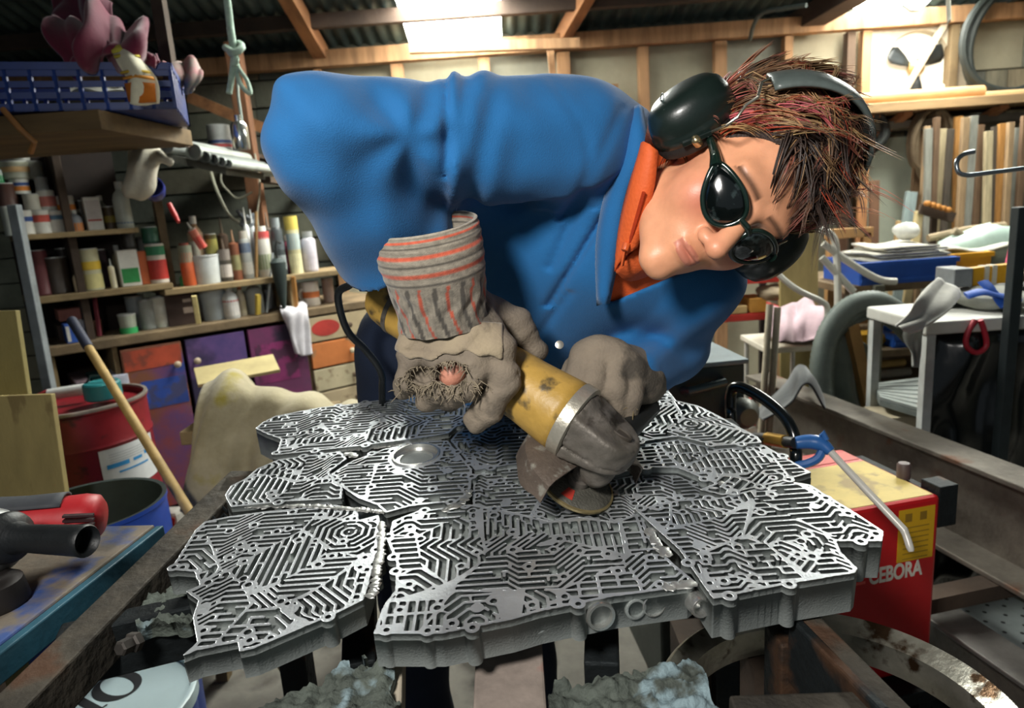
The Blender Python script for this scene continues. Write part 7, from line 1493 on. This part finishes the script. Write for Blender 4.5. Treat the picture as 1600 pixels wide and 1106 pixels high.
# ---- back wall on the right: shelf with timber, fan, coils, sticks
Ys = 3.85; sz = onY(1470, 152, Ys).z; sx0, sx1 = onY(1336, 152, Ys).x, XR - .05
ts = thing('timber_shelf', 'long timber shelf under the wall fan at upper right', 'shelf', Vector(((sx0 + sx1) / 2, Ys + .2, sz)))
m = MB(); m.box(((sx0 + sx1) / 2, (Ys + BY) / 2, sz - .03), (sx1 - sx0, BY - Ys - .02, .05)); m.build('shelf_board', M('#a48660', .8, 0, .25, 3, aniso=(.6, 4, 4)), ts, bevel=.004)
for px in (1362, 1412, 1560): x = onY(px, 190, Ys + .1).x; m = MB(); m.bar((x, Ys + .06, sz - .058), (x, BY - .02, sz - .17), .035, .05, (1, 0, 0)); m.build('bracket', M('#a8734a', .8, 0, .2, 5), ts)
for i, (p0, p1, r, dz, c, y) in enumerate(((1330, 1538, .033, 0, '#b08a5e', Ys + .1), (1460, 1660, .022, 0, '#c0a274', Ys + .22), (1350, 1500, .02, 0, '#8f6e48', Ys + .3))):
    a, b = onY(p0, 150, y), onY(p1, 150, y); m = MB(); m.tube([(a.x, y, sz + r - .004), (b.x, y + .02, sz + r - .004)], r, 14); tag(m.build('round_pole', M(c, .7, 0, .2, 5, aniso=(.8, 5, 5)), smooth=True), ('thick round pole', 'slim pale pole', 'dark thin pole')[i] + ' lying on the timber shelf below the fan', 'pole')
fc = onY(1432, 105, BY - .02); fX = frame(Vector((fc.x, BY - .005, fc.z)), x=(1, 0, 0), y=(0, 0, 1)); fn = thing('wall_fan', 'square wall extractor fan with dark blades above the timber shelf', 'fan', X=fX)
fs_ = .30
m = MB()
nn = 40
sq = lambda a: (fs_ * max(-1, min(1, 1.2 * math.cos(a))) , fs_ * max(-1, min(1, 1.2 * math.sin(a))))
vs = [(*sq(2 * math.pi * i / nn), .02) for i in range(nn)] + [(.205 * math.cos(2 * math.pi * i / nn), .205 * math.sin(2 * math.pi * i / nn), .02) for i in range(nn)] + [(.195 * math.cos(2 * math.pi * i / nn), .195 * math.sin(2 * math.pi * i / nn), -.02) for i in range(nn)] + [(*sq(2 * math.pi * i / nn), -.025) for i in range(nn)]
m.add(vs, [(i, (i + 1) % nn, nn + (i + 1) % nn, nn + i) for i in range(nn)] + [(nn + i, nn + (i + 1) % nn, 2 * nn + (i + 1) % nn, 2 * nn + i) for i in range(nn)] + [(3 * nn + i, 3 * nn + (i + 1) % nn, (i + 1) % nn, i) for i in range(nn)], fX); m.build('housing', M('#b9b2a0', .6, 0, .15, 8), fn)
m = MB(); m.lathe([(.196, -.018), (0, -.018)], 32, fX, cap=False); m.build('back_disc', M('#d8d4c4', .5, 0, .05, 9, emit=.55), fn)
for k in range(3):
    a = 2 * math.pi * k / 3 + .5; m = MB(); m.sheet([[Vector((r * math.cos(a + s * w_), r * math.sin(a + s * w_), .004 + .012 * s)) for r, w_ in ((.04, .35), (.10, .38), (.16, .34), (.185, .2))] for s in (-1, -.3, .3, 1)], .003, fX); m.build('blade', M('#22282a', .5), fn, smooth=2)
m = MB(); m.lathe([(.045, -.01), (.048, .02), (.035, .035), (.012, .04), (0, .04)], 22, fX); m.build('hub', M('#a68c58', .45, .3), fn, smooth=True)
m = MB(); m.bar(fX @ Vector((-.16, -.26, .05)), fX @ Vector((.16, .27, .05)), .035, .02, (0, -1, 0)); m.bar(fX @ Vector((.16, .27, .05)), fX @ Vector((.16, .27, .0)), .03, .02); m.bar(fX @ Vector((-.16, -.26, .05)), fX @ Vector((-.16, -.26, .0)), .03, .02); m.build('motor_strut', M('#b9ad98', .5, .2), fn, bevel=.002)
# coils
def coil(px, py, Y, R, r, n, col, label, sq_=1.25):
    c = onY(px, py, Y); rgz = random.Random(px); m = MB()
    for k in range(n): ph = rgz.uniform(0, 6.28); rx, rz = R * rgz.uniform(.85, 1.08), R * sq_ * rgz.uniform(.88, 1.08); m.tube([(c.x + rx * math.cos(a), Y - .012 * k + .008 * math.sin(3 * a + ph), c.z + (R * sq_ - rz) + rz * math.sin(a)) for a in np.linspace(0, 2 * math.pi, 36, endpoint=False)], r, 8, closed=True)
    m.bar((c.x, Y - .1, c.z + R * sq_ - r * 2.2), (c.x, BY, c.z + R * sq_ - r * 2.2), r * 1.6, r * 1.6); return tag(m.build('coil', M(col, .7, 0, .2, 9), smooth=True), label, 'coil')
coil(1580, 70, BY - .12, .30, .022, 5, '#1f2624', 'large dark hose coil hanging high at the right end of the wall', 1.0); coil(1446, 225, BY - .30, .10, .014, 7, '#6a5a44', 'brown rope coil hanging under the timber shelf', 1.8); coil(1355, 205, BY - .3, .10, .016, 4, '#2c2f2c', 'dark cable coil hanging behind the head', 1.0)
# second shelf, dark recess
m = MB(); x0_, x1_ = onY(1345, 190, 4.0).x, XR - .05; z_ = onY(1440, 192, 4.0).z; m.box(((x0_ + x1_) / 2, 4.14, z_), (x1_ - x0_, .28, .04)); tag(m.build('lower_shelf', M('#6f675a', .8, 0, .3, 4), bevel=.003), 'narrow grey shelf board below the timber shelf', 'shelf')
# pale sheet leaning under the shelf
a0_, a1_ = onY(1360, 300, BY - .14), onY(1432, 300, BY - .14); zt_ = onY(1400, 214, BY - .12).z
m = MB(); m.hexa([Vector((a0_.x, BY - .22, .004)), Vector((a1_.x, BY - .22, .004)), Vector((a1_.x, BY - .20, .004)), Vector((a0_.x, BY - .20, .004)), Vector((a0_.x, BY - .10, zt_)), Vector((a1_.x, BY - .10, zt_)), Vector((a1_.x, BY - .08, zt_)), Vector((a0_.x, BY - .08, zt_))]); tag(m.build('pale_sheet', M('#b9c0ac', .7, 0, .12, 3)), 'pale green-white sheet leaning on the back wall behind the timber', 'sheet')
# battens, studs and strips standing around the pale sheet
for i, (pt, pb2, w, c, lb, Y) in enumerate((
    ((1352, 200), (1366, 420), .05, '#b07a4e', 'orange-brown stud leaning left of the pale sheet', 3.7), ((1366, 282), (1398, 420), .05, '#6a4a34', 'dark brown batten leaning across the pale sheet', 3.5), ((1322, 300), (1324, 420), .05, '#6a4c38', 'dark stud beside the head at the wall', 3.9),
    ((1436, 330), (1430, 420), .04, '#cdbb8c', 'bright cream batten standing on the bench', 3.35), ((1424, 300), (1414, 420), .06, '#8b9a98', 'grey-blue strip leaning beside the cream batten', 3.5), ((1440, 205), (1446, 420), .07, '#6a5238', 'brown plank standing under the rope coil', 3.7),
    ((1405, 345), (1408, 420), .03, '#b09468', 'short tan stick beside the pale sheet', 3.5))):
    a, b = onY(*pt, Y + .3), onY(*pb2, Y); 
    d = b - a; e = a + d * ((a.z - .003) / (a.z - b.z)); e.y = min(e.y, a.y); e = Vector((e.x, Y + .06 if e.y < Y - .6 else e.y, .003)) if True else e; m = MB(); m.bar(a, Vector((b.x, a.y - .14, .003)), w, .022, (0, 1, 0)); tag(m.build('batten', M(c, .8, 0, .25, 5, aniso=(4, 4, .8)), bevel=.002), lb, 'batten')
rs = random.Random(12); heads = ['tan', 'grey', 'brown', 'pale', 'dark', 'ochre']; cols = dict(tan='#9a8060', grey='#8a8a80', brown='#6e5640', pale='#b5a684', dark='#4c443a', ochre='#a8783e')
for i in range(15):
    k = heads[i % 6]; px = 1440 + i * 11.5 if i else 1448; Y = 3.78 + rs.uniform(-.05, .12); a = onY(px + rs.uniform(-2, 2), 190 + rs.uniform(-10, 16), Y); m = MB(); m.bar(a, (a.x + rs.uniform(-.05, .05), Y - .05, .003), rs.uniform(.028, .042), .025, (0, 1, 0)); tag(m.build('timber_length', M(cols[k], .8, 0, .3, 6, aniso=(5, 5, .7)), bevel=.002), '%s timber length, %s from the left in the upright stack under the shelf' % (k, ('first', 'second', 'third', 'fourth', 'fifth', 'sixth', 'seventh', 'eighth', 'ninth', 'tenth', 'eleventh', 'twelfth', 'thirteenth', 'fourteenth', 'fifteenth')[i]), 'timber', 'upright timber lengths at the right wall')
a, b = onY(1290, 366, 3.6), onY(1362, 362, 3.6); m = MB(); m.bar(a, b, .04, .05); m.box((a.x + .03, 3.6, a.z / 2), (.04, .04, a.z)); m.box((b.x - .03, 3.6, b.z / 2), (.04, .04, b.z)); tag(m.build('saw_horse', M('#a07a4c', .8, 0, .2, 6), bevel=.002), 'wooden trestle rail beside the head in front of the wall', 'trestle')
p = onY(1452, 318, 3.55); 
for i in range(5): m = MB(); q = onY(1446 + i * 8, 318 + i * 2.4, 3.62); m.lathe([(.012, 0), (.014, .01), (.014, .03), (.004, .036)], 10, frame(q, z=(0, -1, 0))); tag(m.build('hose_fitting', M('#c98a48', .45, .4), smooth=True), 'small orange fitting, %s in the row on the dark wall rail' % ('leftmost', 'second', 'middle', 'fourth', 'last')[i], 'fitting', 'orange fittings on the wall')
m = MB(); q0, q1 = onY(1436, 326, 3.64), onY(1490, 340, 3.64); m.bar(q0, q1, .02, .05); m.box(((q0.x + q1.x) / 2, 3.66, (q0.z + .0) / 2), (.03, .02, q0.z)); tag(m.build('fitting_rail', m_bwd), 'short dark rail holding the orange fittings', 'rail')
# low timber jumble on the bench rear
for i, (p0, p1, Y, c, lb) in enumerate((((1450, 372), (1570, 352), 3.4, '#8a7a60', 'weathered stick lying above the bench clutter'), ((1440, 392), (1560, 396), 3.35, '#6f624e', 'brown branch-like stick across the bench back'), ((1490, 360), (1540, 400), 3.3, '#7d705a', 'short stick sloping down behind the yellow crate'))):
    a, b = onY(*p0, Y), onY(*p1, Y); m = MB(); m.tube([a, (a + b) / 2 + Vector((0, 0, .01)), b], .018, 8); tag(m.build('stick', M(c, .85, 0, .25, 8), smooth=True), lb, 'stick')
m = MB(); q = onY(1545, 385, 3.3); m.ell((q.x, 3.3, q.z), (.22, .12, .10), 20, 10, None, .12, 4); tag(m.build('plastic_bundle', M('#9db0a6', .4, 0, .15, 9), smooth=True), 'pale green plastic bundle behind the sheeting', 'bundle'); m = MB(); q = onY(1500, 400, 3.3); m.box((q.x, 3.35, (q.z + bzz) / 2 - .02), (.9, .18, abs(q.z - bzz) + .0)); tag(m.build('timber_block', m_bwd), 'dark timber block at the back of the storage bench', 'timber')
# hooked rod in the near right
m = MB(); m.tube(dense([C(1522, 237, 1.6), C(1506, 241, 1.6), C(1496, 250, 1.6), C(1495, 262, 1.6), C(1500, 271, 1.6), C(1514, 274, 1.6)], 24) + [C(1600, 263, 1.6), C(1720, 250, 1.6)], .0055, 10); hk = tag(m.build('hooked_rod', M('#9aa3a8', .25, .9, .1, 20), smooth=True), 'bright steel hooked rod reaching in from the right edge', 'hook')
p = C(1720, 250, 1.6); m = MB(); m.box((p.x + .02, p.y, p.z / 2 + .05), (.04, .04, p.z + .1)); tag(m.build('stand_post', m_steel), 'dark steel stand outside the view holding the hooked rod', 'post')
# roof bits: torn flap, strap, cable on the rafter
m = MB(); m.sheet([[C(1392, -6, 2.9), C(1420, 12, 2.85), C(1440, 14, 2.85), C(1462, -8, 2.9)], [C(1400, 2, 2.85), C(1422, 19, 2.8), C(1438, 18, 2.8), C(1454, 2, 2.85)]], .004); tag(m.build('plastic_flap', M('#b9c2be', .4), smooth=2), 'torn pale plastic flap hanging from the roof at upper right', 'plastic')
m = MB(); m.tube([C(1481, -20, 2.9), C(1482, 10, 2.9), C(1483, 34, 2.88)], .014, 8, flat=.4); tag(m.build('strap_end', M('#a9a99a', .7), smooth=True), 'pale strap end dangling from the roof beside the flap', 'strap')
m = MB(); m.tube(dense([C(1172, 62, 3.9), C(1178, 38, 3.8), C(1192, 20, 3.7), (C(1222, 14, 3.6)), C(1260, 8, 3.5)], 24), .012, 8); tag(m.build('conduit', M('#4f5a58', .5, .3), smooth=True), 'grey conduit bending up to the roof beam above the head', 'conduit')
# ================================================================== ANGLE GRINDER IN HER HANDS
gA = C(590, 455, 1.0); gB = C(904, 662, .885); ga = (gB - gA).normalized(); GL = (gB - gA).length
gN = camvec(.264, -.836, -.47); gN = (gN - ga * gN.dot(ga)).normalized(); gS = ga.cross(gN)
if gS.dot(_F) < 0: gS = -gS
grinder = thing('angle_grinder', 'worn yellow angle grinder held in both gloves with its disc on the panel', 'grinder', gB)
m_yel = M('#a8863f', .45, 0, .22, 16, .1, 120, col2='#c09a4c', spot=.2, spotcol='#55482f', spscale=24); m_gh = M('#5d5850', .55, .4, .25, 20, .12, 260, col2='#77716a', spot=.15, spotcol='#39342e', spscale=30); m_col = M('#b5b0a2', .4, .6, .15, 30, .1, 200)
GXm = frame(gA, x=gN, z=ga)
m = MB(); m.lathe([(0, 0), (.026, .001), (.034, .008), (.039, .02), (.042, .05), (.041, .5 * GL), (.042, .62 * GL), (.045, .78 * GL), (.0495, .92 * GL), (.050, .955 * GL)], 36, GXm); body = m.build('body', m_yel, grinder, smooth=2)
m = MB(); m.lathe([(.0505, .953 * GL), (.0515, .955 * GL), (.0515, 1.0 * GL), (.048, 1.005 * GL), (.03, 1.005 * GL)], 36, GXm); m.build('collar', m_col, grinder, smooth=True)
m = MB(); m.lathe([(.0425, .13 * GL), (.0432, .132 * GL), (.0432, .15 * GL), (.0425, .152 * GL)], 36, GXm, cap=False); m.build('rear_band', m_gh, grinder, smooth=True)
m = MB(); m.box((.0395, .012, .52 * GL), (.004, .03, .07), GXm @ RZ(math.radians(-65))); m.build('switch_plate', M('#9c7f40', .5, 0, .2, 20), body, bevel=.0015)
gH = gB + ga * .048 - gN * .012
dC = gH - gN * .069 - ga * .015
def ghead(G):
    q = G - f32(gB); u = q @ f32(ga); v = q @ f32(gS); w = q @ f32(gN)
    st = np.hypot(u - np.clip(u, -.01, .046), v * 1.0) - (.043 - .10 * np.clip(u, 0, .05)); ex = np.abs(w + .002) - .034 + .18 * np.clip(u, 0, .09)
    d = np.minimum(np.maximum(st, ex), 0) + np.hypot(np.maximum(st + .009, 0), np.maximum(ex + .009, 0)) - .009; d = np.maximum(d, np.maximum(st, ex))
    d = smin(d, s_cone(G, gB + ga * .0, gB + ga * .018, .047, .036), .006); d = smin(d, s_cone(G, gH - gN * .005, gH - gN * .032, .026, .024), .005); d = np.maximum(d, -u + .001)
    d = np.maximum(d, -(np.hypot(np.maximum(np.abs(w + .014) - .0012, 0), np.maximum(-st - .0015, 0)) - .0008))
    return d + .0006 * wnoise(G, 300, 4)
net_obj('gear_head', ghead, np.array(gH) - .1, np.array(gH) + .1, .0026, [m_gh], grinder)
m = MB(); X = frame(gH + gN * .0335 + ga * .006, x=ga, z=gN); m.lathe([(.013, -.004), (.013, .003), (.011, .004), (.010, .0015), (0, .0015)], 20, X, sx=1.25, sy=.65); m.build('spindle_lock', M('#4c463f', .5, .4), grinder, smooth=True)
for s in (1, -1):
    m = MB(); m.lathe([(.006, 0), (.006, .004), (.003, .004), (.003, .001), (0, .001)], 12, frame(gB + gS * .030 * s + gN * .036 + ga * -.006, z=(gN + gS * .8 * s).normalized())); m.build('screw', M('#3a352f', .5, .6), grinder, smooth=True)
# disc with flange and label
X = frame(dC, x=ga, z=gN); m = MB(); m.lathe([(.006, .004), (.020, .004), (.050, .0005), (.052, -.0015), (.051, -.0040), (.02, -.0015), (.006, -.0015)], 44, X, cap=False); disc = m.build('disc', M('#5a5850', .55, .2, .2, 40, .3, 300), grinder, smooth=2)
m = MB(); m.lathe([(.0495, .0012), (.0525, .0004), (.0530, -.0018), (.0518, -.0044)], 44, X, cap=False); m.build('disc_edge', M('#8a7c58', .45, .5, .2, 40), disc, smooth=True)
m = MB()
for k in range(8):
    a0 = math.radians(186 + k * 3); a1 = math.radians(189 + k * 3); f = lambda r, a: (r * math.cos(a), r * math.sin(a), .0042 - .0035 * (r - .02) / .03 + .0004); m.add([f(.022, a0 + 1.35), f(.040, a0 + 1.35), f(.040, a1 + 1.35), f(.022, a1 + 1.35)], [(0, 1, 2, 3)], X)
m.build('red_label', M('#b0382c', .6), disc)
m = MB(); m.lathe([(.016, .003), (.016, .012), (.012, .014), (.012, .052), (0, .052)], 18, X); m.build('spindle_flange', m_gh, grinder, smooth=True)
# guard: half plate with a skirt round the rear of the disc
mid = math.pi + (-.45 if X.col[1].xyz.dot(gS) > 0 else .45); n = 26; top = []; GR = .084; vs_rows = []
jag = [.0, .004, -.003, .002, -.004, .003, 0]
for rr, zz in ((.014, .044), (.05, .043), (.076, .041), (GR, .036), (GR + .002, .020), (GR + .003, .008)):
    row = []
    for i in range(n + 1):
        sp = math.radians(108) + (jag[i % 7] * .5); a = mid - sp + 2 * sp * i / n; row.append(X @ Vector((rr * math.cos(a), rr * math.sin(a), zz + (.004 * math.sin(i * 1.3) if zz < .01 else 0))))
    vs_rows.append(row)
m = MB(); m.sheet(vs_rows, .0024); m.build('guard', M('#544a42', .6, .35, .3, 18, .15, 260, col2='#6c6056', spot=.18, spotcol='#8d8a80', spscale=40), grinder, smooth=True)
m = MB(); m.tube([gH + gS * .03, gH + gS * .055, gH + gS * .06, gH + gS * .16, gH + gS * .165], [.009, .009, .016, .0155, .010], 16); m.build('side_handle', M('#191b1b', .6), grinder, smooth=True)
cp = dense([gA + ga * .006, gA - ga * .035, C(545, 446, 1.06), C(528, 462, 1.09), C(542, 515, 1.13), C(572, 548, 1.17), C(596, 585, 1.20), C(598, 640, 1.27), Vector((C(590, 720, 1.5).x, C(590, 720, 1.5).y, .55)), Vector((C(560, 720, 1.6).x, C(560, 720, 1.6).y, .012))], 60)
m = MB(); m.tube(cp, [.011] * 4 + [.0062] * 57, 10); m.build('power_cord', M('#14181a', .5), grinder, smooth=True)
